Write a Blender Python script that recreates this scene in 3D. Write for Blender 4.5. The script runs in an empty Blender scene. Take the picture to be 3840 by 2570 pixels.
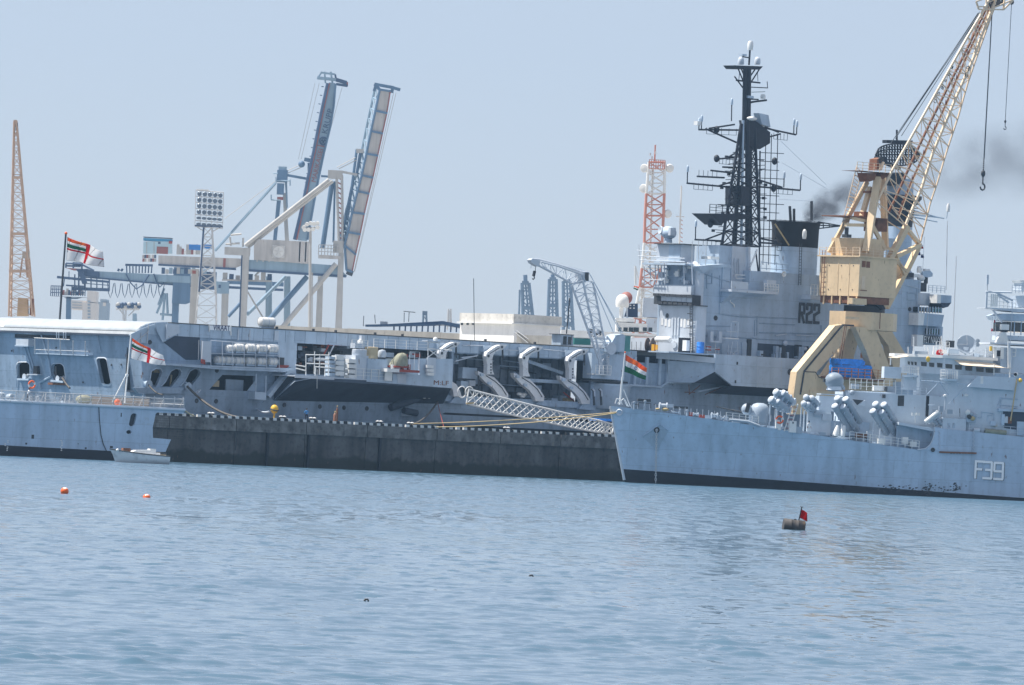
import bpy,math,random
import numpy as np
from mathutils import Vector,Matrix
from mathutils.geometry import tessellate_polygon

SC = bpy.context.scene
COL = SC.collection
random.seed(7)

# ------------------------------------------------------------------ camera
FPX,CX,CY = 26550.0,1920.0,1285.0        # focal length in photograph pixels,picture centre
EYE = 4.6                                    # eye height above the water
ROLL = math.radians(2.72)
PITCH = math.atan((1659.0 - CY)*math.cos(ROLL)/FPX)
cam = bpy.data.cameras.new('camera');camo = bpy.data.objects.new('camera',cam);COL.objects.link(camo)
cam.sensor_width = 36.0;cam.lens = 36.0*FPX/3840.0
cam.clip_start = 1.0;cam.clip_end = 30000.0
camo.matrix_world = Matrix.Translation((0,0,EYE)) @ Matrix.Rotation(math.pi/2+PITCH,4,'X') @ Matrix.Rotation(ROLL,4,'Z')
SC.camera = camo

# ------------------------------------------------------------------ sky, sun, exposure
SUN_EL,SUN_AZ = math.radians(62),math.radians(280)      # azimuth clockwise from +Y (away from the camera)
w = bpy.data.worlds.new('World');SC.world = w;w.use_nodes = True
nt = w.node_tree;nt.nodes.clear()
sky = nt.nodes.new('ShaderNodeTexSky');sky.sky_type = 'NISHITA';sky.sun_disc = False
sky.sun_elevation = SUN_EL;sky.sun_rotation = SUN_AZ
sky.air_density = 0.7;sky.dust_density = 0.5;sky.ozone_density = 4.0;sky.altitude = 0
bg = nt.nodes.new('ShaderNodeBackground');bg.inputs['Strength'].default_value = 0.085
out = nt.nodes.new('ShaderNodeOutputWorld')
# a hazy sky: the same pale veil over the whole dome evens the clear-air gradient out
wb = nt.nodes.new('ShaderNodeMix');wb.data_type = 'RGBA';wb.inputs['Factor'].default_value = 0.72;wb.inputs['B'].default_value = (3.7,3.94,4.55,1)
nt.links.new(sky.outputs[0],wb.inputs['A']);nt.links.new(wb.outputs['Result'],bg.inputs['Color']);nt.links.new(bg.outputs[0],out.inputs['Surface'])
sl = bpy.data.lights.new('sun','SUN');sl.energy = 4.2;sl.angle = math.radians(0.53);sl.color = (1.0,0.95,0.88)
so = bpy.data.objects.new('sun',sl);COL.objects.link(so)
sdir = Vector((math.sin(SUN_AZ)*math.cos(SUN_EL),math.cos(SUN_AZ)*math.cos(SUN_EL),math.sin(SUN_EL)))
so.rotation_euler = sdir.to_track_quat('Z','Y').to_euler();so.location = sdir*400
SC.view_settings.view_transform = 'Standard';SC.view_settings.look = 'None'
SC.view_settings.gamma = 1.0;SC.view_settings.use_curve_mapping = False
SC.view_settings.exposure = 0.9
SC.render.engine = 'CYCLES'
SC.cycles.use_denoising = True
SC.cycles.max_bounces = 6;SC.cycles.volume_bounces = 0;SC.cycles.transparent_max_bounces = 12
SC.cycles.caustics_reflective = False;SC.cycles.caustics_refractive = False

# ------------------------------------------------------------------ helpers
def crop(x0,y0,s):
    return lambda a,b:(x0+a/s,y0+b/s)
cA = crop(0,400,2.4406);cB = crop(0,1120,2.4406);cC = crop(700,200,1.5081);cD = crop(760,1140,2.4406)
cE = crop(1640,940,2.24);cG = crop(2340,120,1.5684);cH = crop(2300,880,2.6138);cI = crop(2940,0,1.5678)
cJ = crop(2940,840,2.45);cK = crop(2280,1300,2.8);cL = crop(2840,1280,2.343);cM = crop(3380,0,3.4087)
cN = crop(3080,480,3.4087);cO = crop(3400,980,3.92);cP = crop(2880,1880,11.2);cQ = crop(200,1800,5.8575)
cR = crop(160,880,4.356);cS = crop(600,860,3.166);cT = crop(2300,1060,5.2275);cU = crop(2600,860,5.2275)
cV = crop(3440,1300,4.6125);cW = crop(1680,1160,3.9208);cX = crop(1100,1220,3.905);cY = crop(0,1160,4.356)
c0 = crop(0,0,0.610156)
EYEV = Vector((0,0,EYE))
def ray(p):
    dx,dy = p[0] - CX,p[1] - CY
    xr = dx*math.cos(ROLL)+dy*math.sin(ROLL);yd = -dx*math.sin(ROLL)+dy*math.cos(ROLL)
    return Vector((0,math.cos(PITCH),math.sin(PITCH)))+Vector((1,0,0))*(xr/FPX) - Vector((0,-math.sin(PITCH),math.cos(PITCH)))*(yd/FPX)
def on_z(p,z=0.0):
    r = ray(p);return EYEV+r*((z - EYE)/r.z)

MATS = {}
def mat(name,col,rough=0.55,metal=0.0,var=0.18,vscale=0.35,streak=0.0,rust=0.0,rustcol=(0.16,0.07,0.035),
        spec=0.4,bump=0.0,bscale=3.0,dirt=0.0,seams=None,tide=None):
    """painted / weathered surface: broad tone variation, vertical run-off streaks, rust flecks, fine relief"""
    m = bpy.data.materials.new(name);m.use_nodes = True
    t = m.node_tree;N = t.nodes;L = t.links
    b = N['Principled BSDF'];b.inputs['Roughness'].default_value = rough;b.inputs['Metallic'].default_value = metal
    b.inputs['Specular IOR Level'].default_value = spec
    tc = N.new('ShaderNodeTexCoord')
    def noise(scale,vec=(1,1,1),detail=4.0):
        mp = N.new('ShaderNodeMapping');mp.inputs['Scale'].default_value = vec;L.new(tc.outputs['Object'],mp.inputs['Vector'])
        n = N.new('ShaderNodeTexNoise');n.inputs['Scale'].default_value = scale;n.inputs['Detail'].default_value = detail
        L.new(mp.outputs[0],n.inputs['Vector']);return n.outputs['Fac']
    def rng(f,a,b_,lo,hi):
        r = N.new('ShaderNodeMapRange');r.inputs['From Min'].default_value = a;r.inputs['From Max'].default_value = b_
        r.inputs['To Min'].default_value = lo;r.inputs['To Max'].default_value = hi;L.new(f,r.inputs['Value']);return r.outputs[0]
    def mul(c,f):
        v = N.new('ShaderNodeVectorMath');v.operation = 'SCALE'
        if isinstance(c,tuple):v.inputs[0].default_value = c[:3]
        else:L.new(c,v.inputs[0])
        L.new(f,v.inputs['Scale']);return v.outputs[0]
    c = tuple(col)
    c = mul(c,rng(noise(vscale),0.25,0.75,1 - var,1+var))
    if streak:c = mul(c,rng(noise(1.0,(0.75,0.75,0.05),6),0.42,0.8,1+streak*0.2,1 - streak))
    if seams:
        sp = N.new('ShaderNodeSeparateXYZ');L.new(tc.outputs['Object'],sp.inputs[0]);cb = N.new('ShaderNodeCombineXYZ');L.new(sp.outputs['X'],cb.inputs['X']);L.new(sp.outputs['Z'],cb.inputs['Y'])
        br = N.new('ShaderNodeTexBrick');L.new(cb.outputs[0],br.inputs['Vector']);br.inputs['Scale'].default_value = 1.0;br.inputs['Brick Width'].default_value = seams[0];br.inputs['Row Height'].default_value = seams[1]
        br.inputs['Mortar Size'].default_value = 0.05;br.inputs['Mortar Smooth'].default_value = 0.6;br.inputs['Color1'].default_value = (1,1,1,1);br.inputs['Color2'].default_value = (0.93,0.93,0.93,1);br.inputs['Mortar'].default_value = (0.8,0.8,0.8,1)
        sx = N.new('ShaderNodeSeparateXYZ');L.new(br.outputs['Color'],sx.inputs[0]);c = mul(c,sx.outputs['X'])
    if dirt:c = mul(c,rng(noise(1.7,(1,1,1),6),0.52,0.72,1.0,1 - dirt))
    if tide:
        sp = N.new('ShaderNodeSeparateXYZ');L.new(tc.outputs['Object'],sp.inputs[0]);nn = noise(0.6,(1,1,0.4),6)
        ad = N.new('ShaderNodeMath');ad.operation = 'MULTIPLY_ADD';L.new(nn,ad.inputs[0]);ad.inputs[1].default_value = -2.2;L.new(sp.outputs['Z'],ad.inputs[2])
        mx = N.new('ShaderNodeMix');mx.data_type = 'RGBA';L.new(rng(ad.outputs[0],tide - 1.3,tide - .9,.9,0),mx.inputs['Factor']);L.new(c,mx.inputs['A']);mx.inputs['B'].default_value = (.022,.026,.02,1);c = mx.outputs['Result']
    if rust:
        f = rng(noise(2.2,(1,1,0.35),6),0.69 - rust*0.12,0.74,0,0.8)
        mx = N.new('ShaderNodeMix');mx.data_type = 'RGBA';L.new(f,mx.inputs['Factor'])
        L.new(c,mx.inputs['A']);mx.inputs['B'].default_value = (*rustcol,1);c = mx.outputs['Result']
    L.new(c,b.inputs['Base Color'])
    if bump:
        bp = N.new('ShaderNodeBump');bp.inputs['Strength'].default_value = bump;bp.inputs['Distance'].default_value = 0.1
        L.new(noise(bscale),bp.inputs['Height']);L.new(bp.outputs[0],b.inputs['Normal'])
    MATS[name] = m;return m

class MB:
    """collects faces; put() links them as one mesh object"""
    def __init__(s):s.v = [];s.f = []
    def add(s,vs,fs):
        o = len(s.v);s.v += [tuple(p) for p in vs];s.f += [tuple(o+i for i in f) for f in fs];return s
    def box(s,x0,x1,y0,y1,z0,z1):
        return s.add([(x0,y0,z0),(x1,y0,z0),(x1,y1,z0),(x0,y1,z0),(x0,y0,z1),(x1,y0,z1),(x1,y1,z1),(x0,y1,z1)],
                     [(3,2,1,0),(4,5,6,7),(0,1,5,4),(1,2,6,5),(2,3,7,6),(3,0,4,7)])
    def beam(s,p,q,w,h=None,up=(0,0,1)):
        p,q = Vector(p),Vector(q);h = h or w;d = (q - p)
        if d.length < 1e-6:return s
        d.normalize();u = Vector(up)
        if abs(d.dot(u)) > 0.98:u = Vector((1,0,0)) if abs(d.x) < 0.9 else Vector((0,1,0))
        a = d.cross(u).normalized()*(w/2);b = a.normalized().cross(d).normalized()*(h/2)
        vs = [c+i*a+j*b for c in (p,q) for i,j in ((-1,-1),(1,-1),(1,1),(-1,1))]
        return s.add(vs,[(3,2,1,0),(4,5,6,7),(0,1,5,4),(1,2,6,5),(2,3,7,6),(3,0,4,7)])
    def rod(s,p,q,r,n=6,r2=None):
        p,q = Vector(p),Vector(q);d = q - p
        if d.length < 1e-6:return s
        r2 = r if r2 is None else r2
        a = d.orthogonal().normalized();b = d.normalized().cross(a)
        c = [(math.cos(2*math.pi*i/n),math.sin(2*math.pi*i/n)) for i in range(n)]
        vs = [p+(a*x+b*y)*r for x,y in c]+[q+(a*x+b*y)*r2 for x,y in c]
        fs = [(i,(i+1) % n,n+(i+1) % n,n+i) for i in range(n)]+[tuple(range(n - 1,-1,-1)),tuple(range(n,2*n))]
        return s.add(vs,fs)
    def tube(s,pts,r,n=6):
        pts = [Vector(p) for p in pts];rr = r if isinstance(r,(list,tuple)) else [r]*len(pts)
        rings = [];a = None
        for i,p in enumerate(pts):
            d = (pts[min(i+1,len(pts) - 1)] - pts[max(i - 1,0)]).normalized()
            a = d.orthogonal().normalized() if a is None else (a - d*a.dot(d)).normalized()
            b = d.cross(a)
            rings.append([p+(a*math.cos(2*math.pi*k/n)+b*math.sin(2*math.pi*k/n))*rr[i] for k in range(n)])
        return s.loft(rings,cap=True)
    def loft(s,rings,closed=True,cap=False):
        n = len(rings[0]);vs = [p for r in rings for p in r];fs = []
        for i in range(len(rings) - 1):
            for k in range(n if closed else n - 1):
                k2 = (k+1) % n;fs.append((i*n+k,i*n+k2,(i+1)*n+k2,(i+1)*n+k))
        if cap:fs += [tuple(range(n - 1,-1,-1)),tuple((len(rings) - 1)*n+k for k in range(n))]
        return s.add(vs,fs)
    def lathe(s,prof,c=(0,0,0),axis=(0,0,1),n=14):
        """prof: (radius, height) pairs along the axis"""
        ax = Vector(axis).normalized();a = ax.orthogonal().normalized();b = ax.cross(a);c = Vector(c)
        rings = [[c+ax*h+(a*math.cos(2*math.pi*k/n)+b*math.sin(2*math.pi*k/n))*max(r,1e-4) for k in range(n)] for r,h in prof]
        if min(prof[0][0],prof[-1][0]) > .02:return s.loft(rings+rings[:1])      # a ring or spool:closed through its bore
        return s.loft(rings,cap=True)
    def ball(s,c,r,n=10,sz=None,m=6):
        sz = sz or (1,1,1);c = Vector(c)
        rings = []
        for i in range(m+1):
            t = math.pi*i/m
            rings.append([c+Vector((max(math.sin(t),1e-3)*math.cos(2*math.pi*k/n)*r*sz[0],max(math.sin(t),1e-3)*math.sin(2*math.pi*k/n)*r*sz[1],-math.cos(t)*r*sz[2])) for k in range(n)])
        return s.loft(rings)
    def prism(s,pts,d):
        """polygon pts (3-D, planar) pushed along vector d"""
        pts = [Vector(p) for p in pts];d = Vector(d);n = len(pts)
        tri = tessellate_polygon([pts])
        vs = pts+[p+d for p in pts]
        fs = [tuple(t) for t in tri]+[tuple(n+i for i in reversed(t)) for t in tri]
        fs += [(i,(i+1) % n,n+(i+1) % n,n+i) for i in range(n)]
        return s.add(vs,fs)
    def holed(s,outer,holes,d):
        """plate with openings, thickness vector d"""
        loops = [[Vector(p) for p in outer]]+[[Vector(p) for p in h] for h in holes];d = Vector(d)
        flat = [p for l in loops for p in l];n = len(flat)
        tri = tessellate_polygon(loops)
        fs = [tuple(t) for t in tri]+[tuple(n+i for i in reversed(t)) for t in tri]
        o = 0
        for l in loops:
            m = len(l);fs += [(o+i,o+(i+1) % m,n+o+(i+1) % m,n+o+i) for i in range(m)];o += m
        return s.add(flat+[p+d for p in flat],fs)
    def put(s,name,m,parent=None,smooth=None,kind=None,label=None):
        me = bpy.data.meshes.new(name);me.from_pydata(s.v,[],s.f);me.validate()
        import bmesh
        bm = bmesh.new();bm.from_mesh(me);bmesh.ops.recalc_face_normals(bm,faces=bm.faces);bm.to_mesh(me);bm.free()
        if smooth:
            me.polygons.foreach_set('use_smooth',[True]*len(me.polygons))
            me.set_sharp_from_angle(angle=math.radians(smooth if smooth > 1 else 40))
        me.materials.append(m)
        return link(name,me,parent,kind,label)

def link(name,me,parent=None,kind=None,label=None):
    o = bpy.data.objects.new(name,me);COL.objects.link(o)
    if parent is not None:o.parent = parent.o if isinstance(parent,Fr) else parent
    if kind:o['kind'] = kind
    if label:o['label'] = label
    return o
def tag(o,label,cat,group=None):
    o['label'] = label;o['category'] = cat
    if group:o['group'] = group
    return o

class Fr:
    """a thing: an Empty at its base, with its own axes (yaw about z); pixel look-ups return local points"""
    def __init__(s,name,label,cat,loc,yaw=0.0,group=None,kind=None):
        s.o = bpy.data.objects.new(name,None);COL.objects.link(s.o);s.o.empty_display_size = 0.3
        s.loc = Vector(loc);s.yaw = yaw;s.o.location = loc;s.o.rotation_euler = (0,0,yaw)
        s.R = Matrix.Rotation(yaw,3,'Z');s.Ri = s.R.inverted()
        if kind:s.o['kind'] = kind
        else:tag(s.o,label,cat,group)
        s.e = s.Ri @ (EYEV - s.loc)
    def _hit(s,p,ax,c):
        r = s.Ri @ ray(p);return s.e+r*((c - s.e[ax])/r[ax])
    def x(s,p,c=0.0):return s._hit(p,0,c)
    def y(s,p,c=0.0):return s._hit(p,1,c)
    def z(s,p,c=0.0):return s._hit(p,2,c)
    def ys(s,f,pts,c=0.0):return [s.y(f(*p),c) for p in pts]
    def xs(s,f,pts,c=0.0):return [s.x(f(*p),c) for p in pts]
    def local(s,wpt):return s.Ri @ (Vector(wpt) - s.loc)
    def world(s,l):return s.R @ Vector(l)+s.loc
    # small builders
    def box(s,name,m,x0,x1,y0,y1,z0,z1,parent=None,**k):return MB().box(x0,x1,y0,y1,z0,z1).put(name,m,parent or s,**k)
    def rod(s,name,m,p,q,r,n=6,parent=None,**k):return MB().rod(p,q,r,n).put(name,m,parent or s,**k)
    def beam(s,name,m,p,q,w,h=None,parent=None,**k):return MB().beam(p,q,w,h).put(name,m,parent or s,**k)
    def tube(s,name,m,pts,r,n=6,parent=None,**k):return MB().tube(pts,r,n).put(name,m,parent or s,smooth=50,**k)
    def poly(s,name,m,f,pts,c,t=0.4,parent=None,**k):
        """outline traced in crop f on the plane y=c, thickness t going away (+y)"""
        return MB().prism(s.ys(f,pts,c),(0,t,0)).put(name,m,parent or s,**k)
    def polyx(s,name,m,f,pts,c,t=0.4,parent=None,**k):
        return MB().prism(s.xs(f,pts,c),(t,0,0)).put(name,m,parent or s,**k)
    def pbox(s,name,m,f,a,b,y0,y1,parent=None,**k):
        """box whose front (plane y0) spans the picture corners a (left, top) and b (right, bottom)"""
        y0 += s.jit();p,q = s.y(f(*a),y0),s.y(f(*b),y0)
        return s.box(name,m,p.x,q.x,y0,y1,q.z,p.z,parent,**k)
    cnt = 0
    def jit(s):Fr.cnt += 1;return (Fr.cnt % 13)*0.004*(4 if s.loc.y > 1300 else 1)      # crossing members never share a plane
    def prod(s,name,m,f,a,b,c,r,parent=None,n=6,c2=None,**k):
        return s.rod(name,m,s.y(f(*a),c),s.y(f(*b),c if c2 is None else c2),r,n,parent,**k)
    def pbeam(s,name,m,f,a,b,c,w,h=None,parent=None,c2=None,**k):
        j = s.jit();return s.beam(name,m,s.y(f(*a),c+j),s.y(f(*b),(c if c2 is None else c2)+j),w,h,parent,**k)
    def ptube(s,name,m,f,pts,c,r,parent=None,n=6,**k):
        return s.tube(name,m,s.ys(f,pts,c),r,n,parent,**k)
    def rail(s,name,m,a,b,posts=4,h=1.0,r=0.035,bars=3,parent=None):
        """guard rail between local points a and b: one part, its stanchions sub-parts"""
        a,b = Vector(a),Vector(b);up = Vector((0,0,h));g = MB()
        for k in range(bars):g.rod(a+up*((k+1)/bars),b+up*((k+1)/bars),r*0.8,4)
        for i in range(posts):
            c = a.lerp(b,i/max(posts - 1,1));g.rod(c,c+up,r,4)
        return g.put(name,m,parent or s)

# ------------------------------------------------------------------ paints
GREY = mat('navy grey paint',(0.42,0.52,0.63),0.5,var=0.12,vscale=0.25,seams=(5.5,2.4),streak=0.2,rust=0.12,dirt=0.12,bump=0.12,bscale=0.9)
GREYL = mat('pale grey paint',(0.54,0.59,0.65),0.5,var=0.08,streak=0.1,rust=0.1,dirt=0.08)
HULLC = mat('carrier hull paint',(0.31,0.405,0.515),0.55,seams=(6.5,2.2),var=0.16,vscale=0.16,streak=0.3,rust=0.25,dirt=0.2,bump=0.2,bscale=0.6)
HULLF = mat('frigate hull paint',(0.46,0.575,0.71),0.42,seams=(7.0,2.3),var=0.13,vscale=0.12,streak=0.22,rust=0.1,dirt=0.12,bump=0.18,bscale=0.35)
DARK = mat('dark grey paint',(0.05,0.055,0.062),0.6,var=0.2,dirt=0.2)
BLACK = mat('boot topping black',(0.009,0.012,0.02),0.5,var=0.3,vscale=0.6,streak=0.2)
WHITE = mat('white paint',(0.78,0.78,0.76),0.45,var=0.06,streak=0.12,dirt=0.1)
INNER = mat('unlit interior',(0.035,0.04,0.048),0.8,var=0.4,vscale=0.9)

# ------------------------------------------------------------------ water: one sheet, fine in view, coarse to the horizon
def water():
    rng = np.random.default_rng(5)
    ds = [100.0]
    while ds[-1] < 1000:ds.append(ds[-1]+0.13*max(ds[-1]/134.0,0.8) **1.6)
    d = np.array([-400.0,-100,0,40,70,90]+ds+[1020,1060,1150,1350,1700,2400,3600,6000,9000])
    nc = 560
    t = np.linspace(-1,1,nc)
    tc = np.concatenate([[-120,-30,-8,-3,-1.6,-1.2],t,[1.2,1.6,3,8,30,120]])
    half = np.maximum(np.abs(d),40)*(1920/FPX)*1.12+1.0
    X = tc[None,:]*half[:,None];X = np.clip(X,-9000,9000);Y = np.repeat(d[:,None],len(tc),1)
    # keep columns monotonic where the clip flattens them
    X[:,0] = -9000 - np.abs(d)*0;X[:,-1] = 9000
    step = np.gradient(d)[:,None]
    Z = np.zeros_like(X)
    for i in range(110):
        lam = 0.5*(2.3/0.5) **rng.random()
        th = math.radians(-97+rng.normal()*33)
        k = 2*math.pi/lam
        slope = 0.0115*(lam/1.0) **(0.15 if lam < 1.0 else -0.3)
        a = slope/k
        att = np.clip((lam/np.maximum(step,0.1) - 1.9)/2.2,0,1)
        ph = k*(X*math.cos(th)+Y*math.sin(th))+rng.random()*6.28
        c = np.cos(ph)
        Z += att*a*(c+0.25*np.cos(2*ph))
    # groups of higher and calmer chop
    g = 1+0.35*np.sin(X*0.21+0.6*np.sin(Y*0.05))*np.sin(Y*0.083+X*0.04)
    Z *= g
    sg = Z[6:400].std();Z = Z+0.2*(Z*Z/sg - sg)*0.8      # peaked crests,flat troughs
    nr,ncol = X.shape
    co = np.stack([X,Y,Z],-1).reshape(-1,3).astype(np.float32)
    idx = np.arange(nr*ncol).reshape(nr,ncol)
    q = np.stack([idx[:-1,:-1],idx[:-1,1:],idx[1:,1:],idx[1:,:-1]],-1).reshape(-1,4)
    me = bpy.data.meshes.new('water');me.vertices.add(len(co));me.vertices.foreach_set('co',co.ravel())
    me.loops.add(q.size);me.loops.foreach_set('vertex_index',q.ravel().astype(np.int32))
    me.polygons.add(len(q));me.polygons.foreach_set('loop_start',np.arange(0,q.size,4,dtype=np.int32))
    me.polygons.foreach_set('use_smooth',np.ones(len(q),bool));me.update(calc_edges=True)
    m = bpy.data.materials.new('harbour water');m.use_nodes = True
    t = m.node_tree;N = t.nodes;L = t.links;b = N['Principled BSDF']
    b.inputs['Roughness'].default_value = 0.08;b.inputs['IOR'].default_value = 1.333
    tcn = N.new('ShaderNodeTexCoord')
    n0 = N.new('ShaderNodeTexNoise');n0.inputs['Scale'].default_value = 0.02;n0.inputs['Detail'].default_value = 3
    L.new(tcn.outputs['Object'],n0.inputs['Vector'])
    mx = N.new('ShaderNodeMix');mx.data_type = 'RGBA';L.new(n0.outputs['Fac'],mx.inputs['Factor'])
    mx.inputs['A'].default_value = (0.055,0.115,0.17,1);mx.inputs['B'].default_value = (0.07,0.135,0.19,1)
    L.new(mx.outputs['Result'],b.inputs['Base Color'])
    def nz(scale,vec,det,rough=.55):
        mp = N.new('ShaderNodeMapping');mp.inputs['Scale'].default_value = vec;L.new(tcn.outputs['Object'],mp.inputs['Vector'])
        n1 = N.new('ShaderNodeTexNoise');n1.inputs['Scale'].default_value = scale;n1.inputs['Detail'].default_value = det;n1.inputs['Roughness'].default_value = rough;L.new(mp.outputs[0],n1.inputs['Vector']);return n1.outputs['Fac']
    def rg(src,a,b_,lo,hi):
        r = N.new('ShaderNodeMapRange');r.inputs['From Min'].default_value = a;r.inputs['From Max'].default_value = b_;r.inputs['To Min'].default_value = lo;r.inputs['To Max'].default_value = hi;L.new(src,r.inputs['Value']);return r.outputs[0]
    # chop ruffled in cat's-paws: gusts roughen some patches more than others
    b1 = N.new('ShaderNodeBump');b1.inputs['Distance'].default_value = 0.015;L.new(nz(1.3,(1.0,0.5,1),6),b1.inputs['Height']);L.new(rg(nz(1.0,(0.35,0.05,1),5,.7),.36,.64,.15,1.0),b1.inputs['Strength'])
    b2 = N.new('ShaderNodeBump');b2.inputs['Distance'].default_value = 0.12;b2.inputs['Strength'].default_value = .8;L.new(nz(1.0,(0.28,0.09,1),4),b2.inputs['Height']);L.new(b1.outputs[0],b2.inputs['Normal']);
    # wavelet faces turned to the wind: short and dense near by, merging into longer dark strokes with distance
    sy = N.new('ShaderNodeSeparateXYZ');L.new(tcn.outputs['Object'],sy.inputs[0])
    def mm(op,a,c_):
        n = N.new('ShaderNodeMath');n.operation = op;L.new(a,n.inputs[0])
        if isinstance(c_,float):n.inputs[1].default_value = c_
        else:L.new(c_,n.inputs[1])
        return n.outputs[0]
    fA = mm('MULTIPLY',rg(nz(1.0,(1.1,0.28,1),2),.52,.7,0,.2),rg(sy.outputs['Y'],120,260,.35,1));fA = mm('MULTIPLY',fA,rg(sy.outputs['Y'],450,700,1,.3))
    fB = mm('MULTIPLY',rg(nz(1.0,(0.8,0.07,1),3),.48,.7,0,.26),rg(sy.outputs['Y'],330,560,0,1))
    tl = N.new('ShaderNodeCombineXYZ');L.new(mm('MULTIPLY',mm('ADD',fA,fB),-1.0),tl.inputs['Y'])
    av = N.new('ShaderNodeVectorMath');av.operation = 'ADD';L.new(b2.outputs[0],av.inputs[0]);L.new(tl.outputs[0],av.inputs[1])
    nv = N.new('ShaderNodeVectorMath');nv.operation = 'NORMALIZE';L.new(av.outputs[0],nv.inputs[0]);L.new(nv.outputs[0],b.inputs['Normal'])
    # waves too small for the sheet's far rows live on as roughness
    ra = N.new('ShaderNodeMath');ra.operation = 'ADD';L.new(rg(nz(1.0,(0.08,0.02,1),4),.3,.7,.02,.1),ra.inputs[0]);L.new(rg(sy.outputs['Y'],200,800,0,.14),ra.inputs[1]);L.new(ra.outputs[0],b.inputs['Roughness'])
    me.materials.append(m)
    o = link('water',me,kind='structure')
water()

# ------------------------------------------------------------------ frames of the big things
YAW = math.radians(40)                                   # quay and carrier run away to the right
Q0 = on_z((631,1732))
CONC = mat('weathered quay concrete',(0.085,0.083,0.082),0.85,var=0.5,vscale=0.3,streak=0.6,dirt=0.5,tide=1.5,rust=.35,rustcol=(.16,.12,.085),bump=0.5,bscale=1.6)
CONCT = mat('quay coping concrete',(0.15,0.145,0.14),0.85,var=0.5,vscale=0.8,streak=0.5,dirt=0.5,rust=.4,rustcol=(.2,.16,.12),bump=0.6,bscale=2.5)
CONCL = mat('pale concrete',(0.42,0.40,0.36),0.85,var=0.14,vscale=0.3,streak=0.15,dirt=0.12)
KW = mat('kerb white paint',(0.72,0.72,0.7),0.6,var=0.12,dirt=0.25);KB = mat('kerb black paint',(0.02,0.02,0.022),0.6)
ROPE = mat('mooring rope',(0.1,0.09,0.08),0.9,var=0.2,vscale=3.0);ROPEY = mat('pale rope',(0.5,0.38,0.2),0.9)
RUST = mat('rusty steel',(0.2,0.085,0.045),0.8,var=0.3,vscale=1.5);REDP = mat('red oxide paint',(0.33,0.055,0.035),0.55,var=0.15)
SILV = mat('galvanised steel',(0.55,0.56,0.57),0.5,metal=0.2,var=0.1)

QF = Fr('quay','','',Q0,YAW,kind='structure')
QT = 5.94
def quay():
    # wall built of cast bays with recessed joints, coping course proud of the wall
    x = -22.0;i = 0
    widths = [10.4,11.3,10.9,11.6,10.2,11.9,11.0,10.6,12.0,12.0,12.0,12.0]
    for wd in widths:
        QF.box('wall_bay',CONC,x+0.05,x+wd - 0.05,0.0+0.02*(i % 2),12,-3.0,4.35)
        m = MB();m.box(x+0.07,x+wd - 0.07,-0.28,12.0,4.354,QT);m.put('coping_block',CONCT,QF)
        # spalled scars under the coping
        x += wd;i += 1
    QF.box('core',CONC,-21.9,x,0.35,11.9,-3.0,4.2)
    n = int((x+21.8)/0.62)
    b0 = MB().box(0.02,0.6,-0.2,0.12,0,0.36).put('kerb_block',KW,QF);b1 = None
    b0.location = (-21.8,0,QT+0.004)
    for k in range(1,min(n,190)):
        if random.random() < 0.04:continue
        if k % 2 and b1 is None:
            b1 = MB().box(0.02,0.6,-0.2,0.12,0,0.36).put('kerb_block',KB,QF);o = b1
        else:
            o = bpy.data.objects.new('kerb_block',(b1 if k % 2 else b0).data);COL.objects.link(o);o.parent = QF.o
        o.location = (-21.8+k*0.62,random.uniform(-.02,.02),QT+0.004 - random.random()*0.05)
        o.rotation_euler = (0,0,random.uniform(-.015,.015))
    # vertical timber-faced fender strips and a drain pipe
    for px in (590,965,1620):
        p = QF.y(cD(px,1250),-0.05)
        QF.box('fender_strip',BLACK,p.x - 0.14,p.x+0.14,-0.3,0.02,-1,4.3)
    QF.tube('hose',DARK,[QF.y(cD(300,1180),-.3),QF.y(cD(310,1260),-.3),QF.y(cD(300,1340),-.3)],0.07)
quay()

def bollard(pt,label,sc=1.0):
    sc *= .7;f = Fr('bollard',label,'bollard',QF.world((pt.x,pt.y,QT)),YAW,'bollards along the quay edge')
    m = MB()
    for s in (-1,1):
        m.lathe([(0.0,0),(0.3,0),(0.26,0.12),(0.22,0.55),(0.36,0.62),(0.36,0.78),(0.2,0.86),(0.0,0.88)],(s*0.55*sc,0,0.1),n=12)
    m.box(-1.0*sc,1.0*sc,-0.35,0.35,0,0.12)
    o = m.put('body',BLACK,f,smooth=40);o.scale = (.7,.7,.7)
    for s in (-1,1):
        MB().lathe([(0.0,0.862),(0.2,0.862),(0.372,0.78),(0.372,0.66),(0.365,0.66),(0.0,0.95)],(s*0.55*sc,0,0.1),n=12).put('cap',KW,f,smooth=40).scale = (.7,.7,.7)
for i,(f,a,b,lab) in enumerate(((cD,75,1040,'black twin bollard with white caps beside the stern railing of the near ship'),
        (cD,730,1070,'black twin bollard with white caps between yellow buoy and worker in blue'),
        (cD,1005,1075,'black twin bollard just right of the worker in blue'),
        (cD,1615,1105,'black bollard right of the brown gas cylinders on the quay'),
        (cD,1900,1115,'black twin bollard holding mooring lines of carrier, right of the gas cylinders'),
        (cE,580,1515,'black twin bollard under the middle of the white gangway'))):
    p = QF.y(f(a,b),0.9);bollard(Vector((p.x,0.9,0)),lab)

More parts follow.
